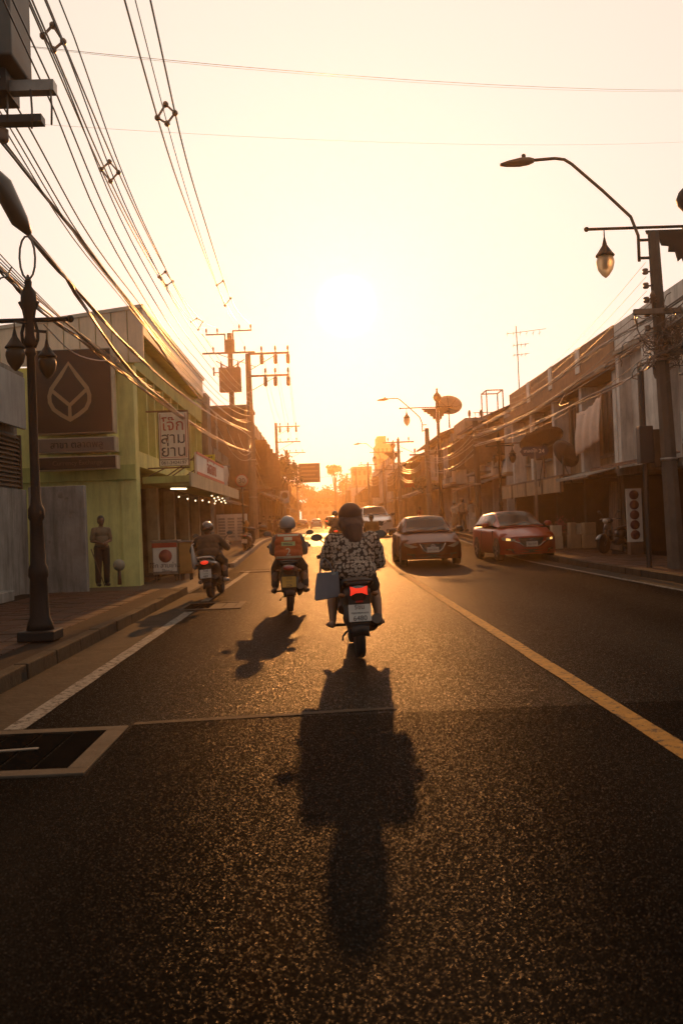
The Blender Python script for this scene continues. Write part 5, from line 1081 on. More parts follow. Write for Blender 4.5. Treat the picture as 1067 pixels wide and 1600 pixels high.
    for sg in (-1, 1):
        b = MB(); b.loft([[(sg * (W_ - .02 + d), yc + .5 + o + .0, cz + .06 + zz) for o, zz in [(e * .07 * math.cos(a * .785), e * .075 * math.sin(a * .785)) for a in range(8)]] for d, e in ((.06, .6), (.1, 1), (.2, 1.1), (.26, .7))]); b.build('wing_mirror', m_blackp if style != 'hatch' else paint, t)
        b = MB(); b.bar((sg * (W_ * .86), yc + .5, cz + .02), (sg * (W_ + .06), yc + .5, cz + .05), .05, .03); b.build('mirror_foot', m_blackp, t)
        b = MB(); b.bar((sg * (W_ - .0), ym - .2, cz - .18), (sg * (W_ - .0), ym - .03, cz - .18), .03, .025); b.build('door_handle', m_chrome if lod == 0 else paint, t)
        b = MB(); b.box(sg * (W_ * .99), sg * (W_ + .006), ym - .004, ym + .004, .36, cz - .1); b.box(sg * (W_ * .96), sg * (W_ + .006), yc + .25, yc + .258, .36, cz - .12); b.build('door_seam', m_blackp, t, kind='stuff')
    def fpoly(nm, poly, mat, d=.012, par=None):   # polygon on the nose: (x, z)
        b = MB(); n = len(poly); A = [(px, ynose(px, pz) - d, pz) for px, pz in poly]; B = [(px, ynose(px, pz) + .02, pz) for px, pz in poly]
        c = (sum(p[0] for p in poly) / n, sum(p[1] for p in poly) / n); cc = (c[0], ynose(*c) - d * 1.3, c[1])
        b.add(A + [cc], [(i, (i + 1) % n, n) for i in range(n)]); b.add(A + B, [(i, n + i, n + (i + 1) % n, (i + 1) % n) for i in range(n)]); return b.build(nm, mat, par or t)
    def dens2(poly, k=4): return [(a[0] + (c[0] - a[0]) * j / k, a[1] + (c[1] - a[1]) * j / k) for a, c in zip(poly, poly[1:] + poly[:1]) for j in range(k)]
    z1 = hz - .12
    for sg in (-1, 1):
        pl = {'sedan': [(.42, z1 - .06), (.80, z1 + .06), (.79, z1 - .02), (.62, z1 - .10)], 'hatch': [(.48, z1 - .0), (.80, z1 + .05), (.79, z1 - .04), (.60, z1 - .08), (.47, z1 - .06)]}.get(style, [(.5, z1 + .08), (.82, z1 + .1), (.82, z1 - .05), (.55, z1 - .04)])
        h = fpoly('headlight', dens2([(sg * a, c) for a, c in pl]), m_hl, .02)
        if lights: fpoly('lamp', dens2([(sg * a, c) for a, c in ((.60, z1 + .0), (.70, z1 + .02), (.70, z1 - .05), (.60, z1 - .05))], 2), lights, .03, h)
        fpoly('fog_lamp_bezel', dens2([(sg * a, c) for a, c in ((.5, .36), (.72, .37), (.72, .33), (.52, .31))]), m_chrome if style == 'hatch' else m_blackp, .016)
    fpoly('grille', dens2([(-.38, z1 + .02), (.38, z1 + .02), (.28, z1 - .2), (-.28, z1 - .2)], 6), m_blackp, .014)
    for k in range(4 if lod == 0 else 0): fpoly('grille_slat', dens2([(-.34 + k * .02, z1 - .02 - k * .045), (.34 - k * .02, z1 - .02 - k * .045), (.34 - k * .02, z1 - .034 - k * .045), (-.34 + k * .02, z1 - .034 - k * .045)], 3), M('slat_grey', (.06, .055, .05), .4, 0), .02)
    if style == 'sedan':
        b = MB(); b.tube([(a, ynose(a, c) - .025, c) for a, c in ((-.37, z1 + .03), (-.30, z1 - .1), (-.2, z1 - .2), (0, z1 - .225), (.2, z1 - .2), (.30, z1 - .1), (.37, z1 + .03))], .015, 6); b.build('grille_trim', m_chrome, t)
    else:
        b = MB(); b.tube([(a, ynose(a, c) - .025, c) for a, c in ((-.50, z1 - .07), (-.36, z1 - .12), (-.24, z1 - .22), (0, z1 - .25), (.24, z1 - .22), (.36, z1 - .12), (.50, z1 - .07))], .016, 6); b.build('grille_trim', m_chrome, t)
    fpoly('lower_intake', dens2([(-.6, .34), (.6, .34), (.52, .24), (-.52, .24)], 6), m_blackp, .012)
    ez = z1 - .05
    b = MB()
    if style == 'sedan': b.tube([(.055 * math.cos(a * .524), ynose(0, ez) - .045, ez + .055 * math.sin(a * .524)) for a in range(13)], .009, 5, False); b.box(-.07, .07, ynose(0, ez) - .055, ynose(0, ez) - .035, ez - .012, ez + .012)
    else:
        b.tube([(.062 * math.cos(a * .524), ynose(0, ez) - .045, ez + .05 * math.sin(a * .524)) for a in range(13)], .007, 5, False); b.tube([(-.055, ynose(0, ez) - .045, ez + .02), (-.03, ynose(0, ez) - .045, ez + .02), (0, ynose(0, ez) - .045, ez - .015), (.03, ynose(0, ez) - .045, ez + .02), (.055, ynose(0, ez) - .045, ez + .02)], .007, 5)
    b.build('badge', m_chrome, t)
    pz = .47 if style == 'sedan' else .5
    b = MB(); b.box(-.17, .17, ynose(0, pz) - .05, ynose(0, pz) - .035, pz - .075, pz + .075); pp = b.build('number_plate', m_plate, t)
    if plate: text('lettering', plate, .075, m_sblk, pp, (0, ynose(0, pz) - .054, pz), FACE, .002)
    # rear end
    for sg in (-1, 1):
        b = MB(); b.box(sg * W_ * .55, sg * W_ * .9, yr - .06, yr - .015, cz - .22, cz - .05); b.build('tail_light', m_redlit if rear else m_red, t)
    b = MB(); b.box(-.25, .25, yr - .05, yr - .025, .62, .78); b.build('rear_plate', m_plate, t)
    b = MB(); b.box(-W_ * .88, W_ * .88, yr - .1, yr + .02, .28, .52); bevel(b.build('rear_bumper', paint, t), .03)
    if lod == 0:
        b = MB(); b.bar((.05, yc + .02, cz + .0), (.55, yc + .10, cz + .07), .02); b.bar((-.6, yc + .02, cz + .0), (-.1, yc + .10, cz + .07), .02); b.build('wiper', m_blackp, t)
        b = MB(); b.box(-.06, .06, yrf + .1, yrf + .14, H_ - .2, H_ - .12); b.build('rear_view_mirror', m_blackp, t)
    if style == 'pickup':
        b = MB(); b.box(-W_ * .97, W_ * .97, ydk, yr - .05, cz - .3, cz + .02); b.build('cargo_bed', paint, t)
    return t
p_brown = M('car_paint_brown', (.105, .024, .010), .45, .05, 2, 0, coat=.05, spec=.2)
p_red = M('car_paint_red', (.29, .024, .010), .34, .05, 2, 0, coat=.2, spec=.35)
p_white = M('car_paint_white', (.6, .58, .54), .3, .05, 2, 0, coat=.8)
p_black = M('car_paint_black', (.02, .019, .018), .25, .05, 2, 0, coat=1)
p_grey = M('car_paint_grey', (.14, .125, .11), .3, .05, 2, 0, metal=.5, coat=.8)
car('brownish grey sedan driving towards the camera in the lane by the centre line', 3.14, 29.7, R(0), p_brown, 'sedan', '1กก 2345')
car('red hatchback with lit amber lamps driving towards the camera by the right kerb', 5.98, 30.2, R(4.5), p_red, 'hatch', '2ขข 518', m_amber)
car('white van like car half hidden behind the woman rider', 2.95, 55, R(2), p_white, 'suv', '', group='oncoming cars', lod=1)
car('small pale car farther behind the white oncoming one', 3.7, 70, R(2), p_grey, 'hatch', '', group='oncoming cars', lod=1)
car('small white car seen from behind far down the lane', -.85, 146, math.pi, p_white, 'sedan', '', rear=False, lod=1)
car('dark pickup with red tail lights far down the lane', 1.35, 140, math.pi, p_black, 'pickup', '', rear=True, lod=1, name='pickup_truck', cat='pickup truck')
car('dark car parked at the left far down the street', -3.0, 150, math.pi, p_black, 'sedan', '', lod=1)
# ================================================================== motorcycles
m_seat = M('seat_vinyl', (.02, .018, .017), .5, .2, 10, .2)
m_eng = M('engine_grey', (.10, .095, .09), .5, .3, 10, metal=.6)
m_exh = M('exhaust_steel', (.09, .08, .07), .45, .2, 6, metal=.9)
def motorbike(label, x, y, rz, paint, scooter=False, plate=None, pmat=None, lit=None, mirrors=True, helmet=False, group='motorcycles', zo=0.0, lean=0.0, rail=False, sidebag=None, tail_w=.13):
    """rear wheel touches the ground at the origin, the front points to +Y"""
    t = thing('motorcycle', label, 'motorcycle', (x, y, gz(y) + .004 + zo), rz, group); t.rotation_euler = (0, lean, rz)
    Rw = .23 if scooter else .285; tw = .058 if scooter else .05; wbx = 1.26
    tb = MB(); tb.lathe([(Rw * .74, -tw * .8), (Rw * .9, -tw), (Rw * .985, -tw * .6), (Rw, 0), (Rw * .985, tw * .6), (Rw * .9, tw), (Rw * .74, tw * .8)], (0, 0, 0), 28, 'X'); w = tb.build('wheel', m_tyre, t, (0, 0, Rw))
    rb = MB(); rb.lathe([(Rw * .75, -tw * .7), (Rw * .72, -.02), (Rw * .72, .02), (Rw * .75, tw * .7)], (0, 0, 0), 28, 'X'); rb.lathe([(.05, -.06), (.05, .06)], (0, 0, 0), 12, 'X')
    for k in range(6 if scooter else 10):
        a = k * 6.2832 / (6 if scooter else 10); rb.bar((0, .04 * math.cos(a), .04 * math.sin(a)), (0, Rw * .73 * math.cos(a), Rw * .73 * math.sin(a)), .014, .03 if scooter else .012)
    r = rb.build('rim', m_eng, w); w2 = w.copy(); COL.objects.link(w2); w2.location = (0, wbx, Rw); r2 = r.copy(); COL.objects.link(r2); r2.parent = w2
    P = lambda *a: a
    def ringx(yy, w_, z0, z1, n=12, sq=2.6):
        o = []
        for k in range(n):
            a = 2 * math.pi * k / n; c, s = math.cos(a), math.sin(a); o.append((w_ * math.copysign(abs(c) ** (2 / sq), c), yy, (z0 + z1) / 2 + (z1 - z0) / 2 * math.copysign(abs(s) ** (2 / sq), s)))
        return o
    tw_ = tail_w + (.04 if scooter else 0)
    b = MB(); b.loft([ringx(-.36, tw_ * .5, .66, .72), ringx(-.30, tw_ * .8, .56, .76), ringx(-.15, tw_ * 1.1, .50, .76), ringx(.1, tw_ * 1.2, .42 if scooter else .5, .74), ringx(.4, tw_ * 1.15, .36 if scooter else .44, .72), ringx(.62, tw_ * .9, .34 if scooter else .40, .66)]); b.build('tail_body', paint, t)
    b = MB(); b.loft([ringx(-.26, .09, .745, .80), ringx(-.12, .14, .74, .83), ringx(.12, .15, .735, .82), ringx(.38, .14, .715, .79), ringx(.62, .09, .69, .75), ringx(.70, .04, .67, .71)]); b.build('seat', m_seat, t)
    b = MB(); b.tube([(.13, .05, .73), (.15, -.2, .77), (.13, -.36, .81), (0, -.42, .82), (-.13, -.36, .81), (-.15, -.2, .77), (-.13, .05, .73)], .014, 8); b.build('grab_rail', m_swh if rail else m_black, t)
    if scooter:
        b = MB(); b.loft([ringx(.6, .16, .30, .38), ringx(.8, .17, .29, .36), ringx(.98, .17, .29, .37)]); b.build('footboard', m_blackp, t)
    # leg shield and steering head
    b = MB(); b.loft([ringx(1.0, .17, .34, .5), ringx(1.05, .21, .36, .72), ringx(1.0, .17, .60, .92), ringx(.98, .08, .86, .98)]); b.build('leg_shield', paint, t)
    b = MB(); b.loft([ringx(.93, .10, .90, 1.0), ringx(1.0, .17, .88, 1.05), ringx(1.08, .16, .88, 1.04), ringx(1.14, .09, .90, 1.0)]); b.build('handlebar_cover', paint, t)
    b = MB(); b.ball((0, 1.14, .95), (.09, .05, .075), 12, 8); b.build('headlamp', m_hl, t)
    b = MB(); b.tube([(-.36, .88, 1.02), (-.22, .95, 1.03), (0, .98, 1.0), (.22, .95, 1.03), (.36, .88, 1.02)], .014, 8); hb = b.build('handlebar', m_steel, t)
    for sg in (-1, 1):
        b = MB(); b.tube([(sg * .23, .945, 1.03), (sg * .36, .88, 1.02)], .021, 8); b.build('grip', m_blackp, hb)
        b = MB(); b.tube([(sg * .2, .99, 1.02), (sg * .36, .95, 1.0)], .008, 5); b.build('brake_lever', m_steel, hb)
        if mirrors:
            b = MB(); b.tube([(sg * .2, .96, 1.03), (sg * .25, .98, 1.15), (sg * .33, .96, 1.22)], .008, 6); mi = b.build('mirror', m_black, t)
            b = MB(); b.loft([[(sg * .355 + q * .068 * math.cos(a * .5236), .955 + d, 1.235 + q * .042 * math.sin(a * .5236)) for a in range(12)] for d, q in ((.0, .97), (.004, 1), (.025, .8), (.035, .3))]); b.build('mirror_head', m_black, mi)
            b = MB(); b.add([(sg * .355 + .06 * math.cos(a * .5236), .953, 1.235 + .036 * math.sin(a * .5236)) for a in range(12)], [tuple(range(12))]); b.build('mirror_glass', M('mirror_glass', (.12, .10, .08), .2, 0, 1, 0, metal=.5), mi)
    # fork, front mudguard, swing arm, shocks, engine
    for sg in (-1, 1):
        b = MB(); b.tube([(sg * .075, wbx, Rw), (sg * .07, 1.08, .70)], .022, 8); b.build('fork_leg', m_eng, t)
        b = MB(); b.tube([(sg * .09, .02, Rw + .02), (sg * .115, .10, .62)], .028, 8); b.tube([(sg * .094, .03, Rw + .06), (sg * .112, .09, .58)], .036, 8); b.build('shock_absorber', m_eng, t)
        b = MB(); b.bar((sg * .085, 0, Rw), (sg * .085, .5, Rw + .06), .03, .05); b.build('swing_arm', m_eng, t)
        b = MB(); b.tube([(sg * .10, .42, .30), (sg * .30, .40, .31)], .016, 8); b.build('footrest', m_blackp, t)
        b = MB(); b.ball((sg * .165, -.27, .665), (.035, .04, .024), 10, 6); b.build('indicator', m_amber if False else M('indicator_amber', (.16, .06, .015), .4, 0, 1, 0, spec=.3), t)
    fm = [( wbx + (Rw + .03) * math.cos(a), Rw + (Rw + .03) * math.sin(a)) for a in [R(20) + R(150) * k / 9 for k in range(10)]]
    b = MB(); b.sheet([[(xx, p, q - abs(xx) * .25) for xx in (-.075, -.04, 0, .04, .075)] for p, q in fm]); o = b.build('front_mudguard', paint, t); o.modifiers.new('s', 'SOLIDIFY').thickness = .004
    rm = [(.02 - (Rw + .05) * math.cos(a), Rw + (Rw + .05) * math.sin(a)) for a in [R(-2) + R(110) * k / 9 for k in range(10)]]
    b = MB(); b.sheet([[(xx, p, q - abs(xx) * .3) for xx in (-.085, -.045, 0, .045, .085)] for p, q in rm]); o = b.build('rear_mudguard', m_blackp, t); o.modifiers.new('s', 'SOLIDIFY').thickness = .004
    b = MB(); b.hexa([(-.09, -.30, .34), (.09, -.30, .34), (.09, -.27, .33), (-.09, -.27, .33)], [(-.105, -.33, .66), (.105, -.33, .66), (.10, -.26, .66), (-.10, -.26, .66)]); b.build('plate_bracket', m_blackp, t)
    b = MB(); b.loft([ringx(.36, .09, .26, .46), ringx(.45, .13, .24, .48), ringx(.65, .13, .24, .46), ringx(.78, .08, .26, .42)]); b.build('engine', m_eng, t)
    b = MB(); b.tube([(.12, .62, .26), (.145, .42, .24), (.16, .2, .29), (.165, -.02, .35), (.17, -.26, .42)], [.02, .024, .045, .055, .052], 12); ex = b.build('exhaust', m_exh if not scooter else m_blackp, t)
    b = MB(); b.bar((.222, .12, .33), (.226, -.16, .42), .012, .07); b.build('heat_shield', m_exh, ex)
    b = MB(); b.tube([(-.1, .5, .22), (-.15, .36, .19), (-.16, .2, .17)], .011, 6); b.build('side_stand', m_black, t)
    # tail lamp and plate
    b = MB()
    if lit == 'bow':
        b.prism([(-.085, .755), (-.03, .735), (.03, .735), (.085, .755), (.08, .71), (.085, .665), (.03, .69), (-.03, .69), (-.085, .665), (-.08, .71)], -.385, -.355, 'Y'); b.build('tail_light', m_redlit, t)
        b = MB(); b.box(-.035, .035, -.375, -.33, .595, .615); b.build('reflector', m_red, t)
    else:
        b.ball((0, -.345, .705), (.085, .035, .038), 12, 6); b.build('tail_light', m_redlit if lit else m_red, t)
    if plate:
        tilt = R(-14); pl = bpy.data.objects.new('number_plate', None)
        b = MB(); b.box(-.11, .11, -.006, 0, -.085, .085); pl = bevel(b.build('number_plate', pmat or m_plate, t, (0, -.345, .49)), .004); pl.rotation_euler = (tilt, 0, 0)
        n = len(plate)
        for i, (s, sz) in enumerate(plate): text('lettering', s, sz, m_sblk, pl, (0, -.009, .055 - .055 * i if n == 3 else .035 - .075 * i), FACE, .001)
    if sidebag:
        b = MB(); b.loft([[(-.22 - .05 * math.sin(q * 3.1), .05 + .17 * math.cos(a * .628), .45 + .5 * q + .03 * math.sin(a)) if False else (-.26 + .055 * (1 - .4 * q) * math.cos(a * .628), .25 + .16 * (1 - .35 * q) * math.sin(a * .628), .42 + .55 * q) for a in range(10)] for q in (0, .15, .4, .7, .9, 1)])
        b.build('shopping_bag', sidebag, t)
    return t
p_bk = M('bike_paint_black', (.022, .018, .017), .3, .1, 5, 0, coat=.6)
p_br = M('bike_paint_redbrown', (.06, .018, .014), .3, .1, 5, 0, coat=.6)
p_wh = M('bike_paint_white', (.45, .42, .38), .35, .1, 5, 0, coat=.6)
MBK = {}
MBK['woman'] = motorbike('black motorcycle with a lit red bow shaped tail light and white plate 6480', .34, 9.80, R(1.5), p_bk, plate=[('5ขม', .062), ('กรุงเทพมหานคร', .026), ('6480', .07)], lit='bow', lean=R(-1.2))
MBK['taxi'] = motorbike('dark motorcycle with a yellow number plate under the orange vest rider', -.55, 15.25, R(1), p_br, plate=[('1กย', .06), ('กรุงเทพ', .03), ('226', .065)], pmat=M('plate_yellow', (.50, .27, .03), .5, .12, 8), group='motorcycles')
MBK['bag'] = motorbike('black scooter with a pale grab rail and small lit tail lamp near the left kerb', -2.22, 18.9, R(-3), p_bk, True, plate=[('7กฬ', .06), ('กรุงเทพ', .03), ('489', .065)], lit=True, rail=True, lean=R(-4))
MBK['far'] = motorbike('far motorcycle with a lit red tail lamp beyond the woman rider', .56, 40, 0, p_bk, lit=True)
MBK['mid'] = motorbike('far red motorcycle riding beside the brownish sedan', 1.75, 33.5, R(2), p_br, plate=None)
motorbike('dark scooter parked near the left pavement past the drain covers', -3.15, 39, R(-6), p_bk, True, plate=[('วษ', .06), ('', .03), ('12', .06)], lean=R(6))
for i, (x, y, a, pm) in enumerate(((-3.7, 57.5, 30, p_bk), (-3.55, 60.2, 35, p_br), (-3.6, 63.5, 28, p_bk), (-3.5, 68, 33, p_wh), (-3.5, 73, 30, p_bk), (-3.6, 79, 34, p_br))):
    motorbike('motorcycle parked in the row before the left shophouses', x, y, R(-a), pm, i % 2 == 0, group='motorcycles parked before the left shophouses', zo=SW)
motorbike('dark motorcycle parked facing the road beside the five disc board', 9.3, 28.9, R(125), p_bk, plate=None, zo=SW)
# ================================================================== people
from mathutils.bvhtree import BVHTree
def fused(name, prims, vox, mat, parent, it=3, thin=None, fold=0.0):
    """one continuous surface grown from overlapping tapered limbs and ellipsoids"""
    b = MB()
    for p in prims:
        if p[0] == 'c':
            a, r0, c, r1 = Vector(p[1]), p[2], Vector(p[3]), p[4]; d = c - a; L_ = d.length
            if L_ < 1e-4: continue
            q = d.to_track_quat('Z', 'Y').to_matrix(); prof = [(math.sin(R(e)) * r0, -math.cos(R(e)) * r0) for e in (4, 30, 60, 90)] + [(math.cos(R(e)) * r1, L_ + math.sin(R(e)) * r1) for e in (0, 30, 60, 86)]
            m = MB().lathe(prof, (0, 0, 0), 12); b.add([a + q @ Vector(v) for v in m.v], m.f)
        else:
            c, r = Vector(p[1]), p[2]; q = Euler(p[3] if len(p) > 3 else (0, 0, 0)).to_matrix(); m = MB().ball((0, 0, 0), r, 16, 10); b.add([c + q @ Vector(v) for v in m.v], m.f)
    o = b.build(name + '_raw', mat); mo = o.modifiers.new('r', 'REMESH'); mo.mode = 'VOXEL'; mo.voxel_size = vox; sm = o.modifiers.new('s', 'SMOOTH'); sm.iterations = it; sm.factor = .5
    dg = bpy.context.evaluated_depsgraph_get(); me = bpy.data.meshes.new_from_object(o.evaluated_get(dg)); old = o.data; bpy.data.objects.remove(o); bpy.data.meshes.remove(old)
    me.materials.clear(); me.materials.append(mat); me.polygons.foreach_set('use_smooth', [True] * len(me.polygons)); me.name = name
    if fold:     # creases: ridged noise pushed along the surface normal
        N_ = [v.normal.copy() for v in me.vertices]
        for v, nn in zip(me.vertices, N_):
            p = v.co; q = noise.noise((p.x * 7, p.y * 7, p.z * 13)) * .6 + (.5 - abs(noise.noise((p.x * 11 + 3, p.y * 9, p.z * 17)))) * .8; v.co = p + nn * q * fold
    o = bpy.data.objects.new(name, me); COL.objects.link(o); o.parent = parent
    return o
def bvh(*objs):
    v, f = [], []
    for o in objs:
        k = len(v); v += [x.co.copy() for x in o.data.vertices]; f += [tuple(i + k for i in p.vertices) for p in o.data.polygons]
    return BVHTree.FromPolygons(v, f)
def decal(name, tree, x0, x1, z0, z1, mat, parent, off=.006, nx=12, nz=8, d=(0, 1, 0)):
    rows = []
    for j in range(nz + 1):
        row = []; ok = True
        for i in range(nx + 1):
            x, z = x0 + (x1 - x0) * i / nx, z0 + (z1 - z0) * j / nz; h = tree.ray_cast(Vector((x, -3, z)), Vector(d))[0]
            row.append((x, (h.y if h else .15) - off, z))
        rows.append(row)
    b = MB(); b.sheet(rows); o = b.build(name, mat, parent); o.modifiers.new('s', 'SOLIDIFY').thickness = .003; return o
def decal_text(s, size, tree, x, z, mat, parent, off=.009):
    o = text('lettering', s, size, mat, parent, (0, 0, 0), (0, 0, 0), .001)
    for v in o.data.vertices:
        X, Z = v.co.x + x, v.co.y + z; h = tree.ray_cast(Vector((X, -3, Z)), Vector((0, 1, 0)))[0]; v.co = Vector((X, (h.y if h else .15) - off - v.co.z, Z))
    return o
m_skin = M('skin_tan', (.26, .135, .075), .5, .12, 14, .1)
m_skind = M('skin_brown', (.17, .085, .048), .5, .12, 14, .1)
m_hairb = M('hair_dark_brown', (.085, .032, .014), .42, .3, 30, .5)
m_hair = M('hair_black', (.016, .012, .010), .45, .3, 30, .4)
m_hel = M('helmet_brown', (.10, .045, .024), .6, .05, 3, 0, spec=.2); m_helg = M('helmet_grey', (.22, .21, .21), .35, .1, 3, 0, coat=.4); m_helk = M('helmet_black', (.02, .018, .017), .25, .05, 3, 0, coat=.8)
m_eye = M('eye_dark', (.02, .015, .012), .2, 0); m_lip = M('lips', (.2, .075, .055), .5, 0)
def cloth_m(n, c): return M(n, c, .88, .22, 6, .35, bscale=22)
def floral():
    m = bpy.data.materials.new('floral_cloth'); m.use_nodes = True; t = m.node_tree; N, L = t.nodes, t.links; b = N['Principled BSDF']; b.inputs['Roughness'].default_value = .85
    c = N.new('ShaderNodeTexCoord'); v1 = N.new('ShaderNodeTexVoronoi'); v1.inputs['Scale'].default_value = 25; v1.inputs['Randomness'].default_value = .55; L.new(c.outputs['Object'], v1.inputs[0])
    v2 = N.new('ShaderNodeTexVoronoi'); v2.feature = 'DISTANCE_TO_EDGE'; v2.inputs['Scale'].default_value = 62; L.new(c.outputs['Object'], v2.inputs[0])
    def step(src, a, b_, lo, hi):
        r = N.new('ShaderNodeMapRange'); r.inputs[1].default_value = a; r.inputs[2].default_value = b_; r.inputs[3].default_value = lo; r.inputs[4].default_value = hi; L.new(src, r.inputs[0]); return r.outputs[0]
    pet = step(v1.outputs['Distance'], .50, .57, 1, 0); gap = step(v2.outputs[0], .035, .06, .12, 1); eye = step(v1.outputs['Distance'], .09, .13, 0, 1)
    m1 = N.new('ShaderNodeMath'); m1.operation = 'MULTIPLY'; L.new(pet, m1.inputs[0]); L.new(gap, m1.inputs[1]); m2 = N.new('ShaderNodeMath'); m2.operation = 'MULTIPLY'; L.new(m1.outputs[0], m2.inputs[0]); L.new(eye, m2.inputs[1])
    mx = N.new('ShaderNodeMixRGB'); mx.inputs[1].default_value = (.045, .022, .013, 1); mx.inputs[2].default_value = (.42, .34, .27, 1); L.new(m2.outputs[0], mx.inputs[0]); L.new(mx.outputs[0], b.inputs['Base Color'])
    nz = N.new('ShaderNodeTexNoise'); nz.inputs['Scale'].default_value = 9; L.new(c.outputs['Object'], nz.inputs[0]); bp = N.new('ShaderNodeBump'); bp.inputs['Strength'].default_value = .5; bp.inputs['Distance'].default_value = .02; L.new(nz.outputs[0], bp.inputs['Height']); L.new(bp.outputs[0], b.inputs['Normal'])
    return m
def hand_on_grip(g, wr, sg):
    g = Vector(g); P = [('c', wr, .027, g + Vector((0, -.012, .034)), .026), ('e', g + Vector((0, -.02, .028)), (.042, .03, .018))]
    for k in range(4):
        x = (k - 1.5) * .022 * -sg; a = g + Vector((x, 0, .036)); f = (1, 1.1, 1.05, .85)[k]; m = g + Vector((x, .036 * f, .012)); e = g + Vector((x, .018, -.024 * f)); P += [('c', a, .0105, m, .0098), ('c', m, .0098, e, .009)]
    a = g + Vector((-sg * .035, -.025, .02)); m = g + Vector((-sg * .052, .0, -.008)); P += [('c', a, .013, m, .011), ('c', m, .011, g + Vector((-sg * .046, .02, -.022)), .0095)]
    return P
def rider(label, bike, h=1.0, w=1.0, top=None, legs=None, skin=None, helmet=None, style='shirt', shorts=False, vox=.011, lod=0, lean=0.0, shoes=None, elbow=.0, seat_z=.80):
    """seated on a motorcycle; same local frame as the bike"""
    t = thing('person', label, 'person', bike.location); t.rotation_euler = bike.rotation_euler; skin = skin or m_skin
    zs = seat_z; S = lambda z: zs + (z - zs) * h if z > zs else z
    hip = Vector((0, .20, S(.90))); chest = Vector((0, .26 + lean, S(1.10))); neck = Vector((0, .30 + lean, S(1.255))); head = Vector((0, .335 + lean, S(1.40)))
    bp, tp, lp = [], [], []
    bp += [('e', hip, (.17 * w, .13, .11)), ('e', (hip + chest) / 2, (.15 * w, .105, .14)), ('e', chest, (.165 * w, .11, .14)), ('c', neck - Vector((0, .01, .05)), .055, neck + Vector((0, .02, .06)), .05), ('e', head, (.078, .098, .115)), ('e', head + Vector((0, .10, -.015)), (.013, .02, .02)), ('e', head + Vector((0, .07, -.075)), (.045, .04, .035)), ('e', head + Vector((.078, 0, -.01)), (.012, .02, .03)), ('e', head + Vector((-.078, 0, -.01)), (.012, .02, .03))]
    tp += [('e', hip + Vector((0, 0, -.01)), (.205 * w, .155, .13)), ('e', (hip + chest) / 2, (.195 * w, .14, .16)), ('e', chest + Vector((0, -.005, .01)), (.20 * w, .135, .155)), ('c', chest + Vector((-.15 * w, .02, .09)), .075, chest + Vector((.15 * w, .02, .09)), .075), ('c', neck - Vector((0, .015, .06)), .075, neck - Vector((0, 0, .02)), .062)]
    for sg in (-1, 1):
        sh = Vector((sg * .175 * w, .285 + lean, S(1.19))); el = Vector((sg * (.225 + elbow) * w, .42 + lean, S(.96))); wr = Vector((sg * .29, .80, 1.045)); g = (sg * .29, .915, 1.025)
        bp += [('c', sh, .055, el, .042), ('c', el, .042, wr, .028)] + (hand_on_grip(g, wr, sg) if lod == 0 else [('e', Vector(g), (.045, .04, .035))])
        if style == 'loose': mid = sh.lerp(el, .92); tp += [('c', sh, .085, mid + Vector((0, -.01, -.02)), .088), ('e', sh.lerp(el, .5), (.09, .10, .12))]
        elif style in ('shirt', 'vest'): tp += [('c', sh, .072, el, .066)] + ([('c', el, .062, wr - Vector((0, .05, 0)), .045)] if not shorts else [])
        hj = Vector((sg * .10, .24, zs + .03)); kn = Vector((sg * .225, .64, zs - .13)); an = Vector((sg * .245, .43, .345)); toe = Vector((sg * .275, .52, .305)); heel = Vector((sg * .25, .365, .315))
        bp += [('c', hj, .092 * w, kn, .062), ('c', kn, .06, an.lerp(kn, .55) + Vector((0, -.035, 0)), .06), ('c', an.lerp(kn, .55) + Vector((0, -.035, 0)), .058, an, .036), ('c', heel, .036, toe, .034), ('c', toe, .034, toe + Vector((sg * .01, .06, -.01)), .024)]
        for q in range(5 if lod == 0 else 0): bp.append(('c', toe + Vector((sg * .01 + (q - 2) * .014, .055, -.008)), .009, toe + Vector((sg * .012 + (q - 2) * .016, .085 - abs(q - 1.5) * .008, -.014)), .008))
        cut = kn.lerp(hj, .15) if shorts else None
        if shorts: lp += [('c', hj, .108 * w, cut, .085)]
        else: lp += [('c', hj, .108 * w, kn, .083), ('c', kn, .083, an.lerp(kn, .15), .062)]
    lp += [('e', hip + Vector((0, .01, -.04)), (.185 * w, .145, .085))]
    body = fused('body', bp, vox, skin, t)
    tops = fused('top', tp, vox * 1.2, top, t, fold=.013); fused('shorts' if shorts else 'trousers', lp, vox * 1.2, legs, t, fold=.01)
    if shoes:
        for sg in (-1, 1): fused('shoe', [('c', (sg * .25, .36, .31), .045, (sg * .275, .54, .30), .042), ('c', (sg * .275, .54, .30), .042, (sg * .285, .60, .29), .03)], .012, shoes, t)
    if lod == 0:
        for sg in (-1, 1): b = MB(); b.ball(head + Vector((sg * .032, .088, .012)), (.014, .01, .008), 8, 5); b.build('eye', m_eye, t)
        b = MB(); b.ball(head + Vector((0, .098, -.058)), (.022, .012, .007), 8, 5); b.build('mouth', m_lip, t)
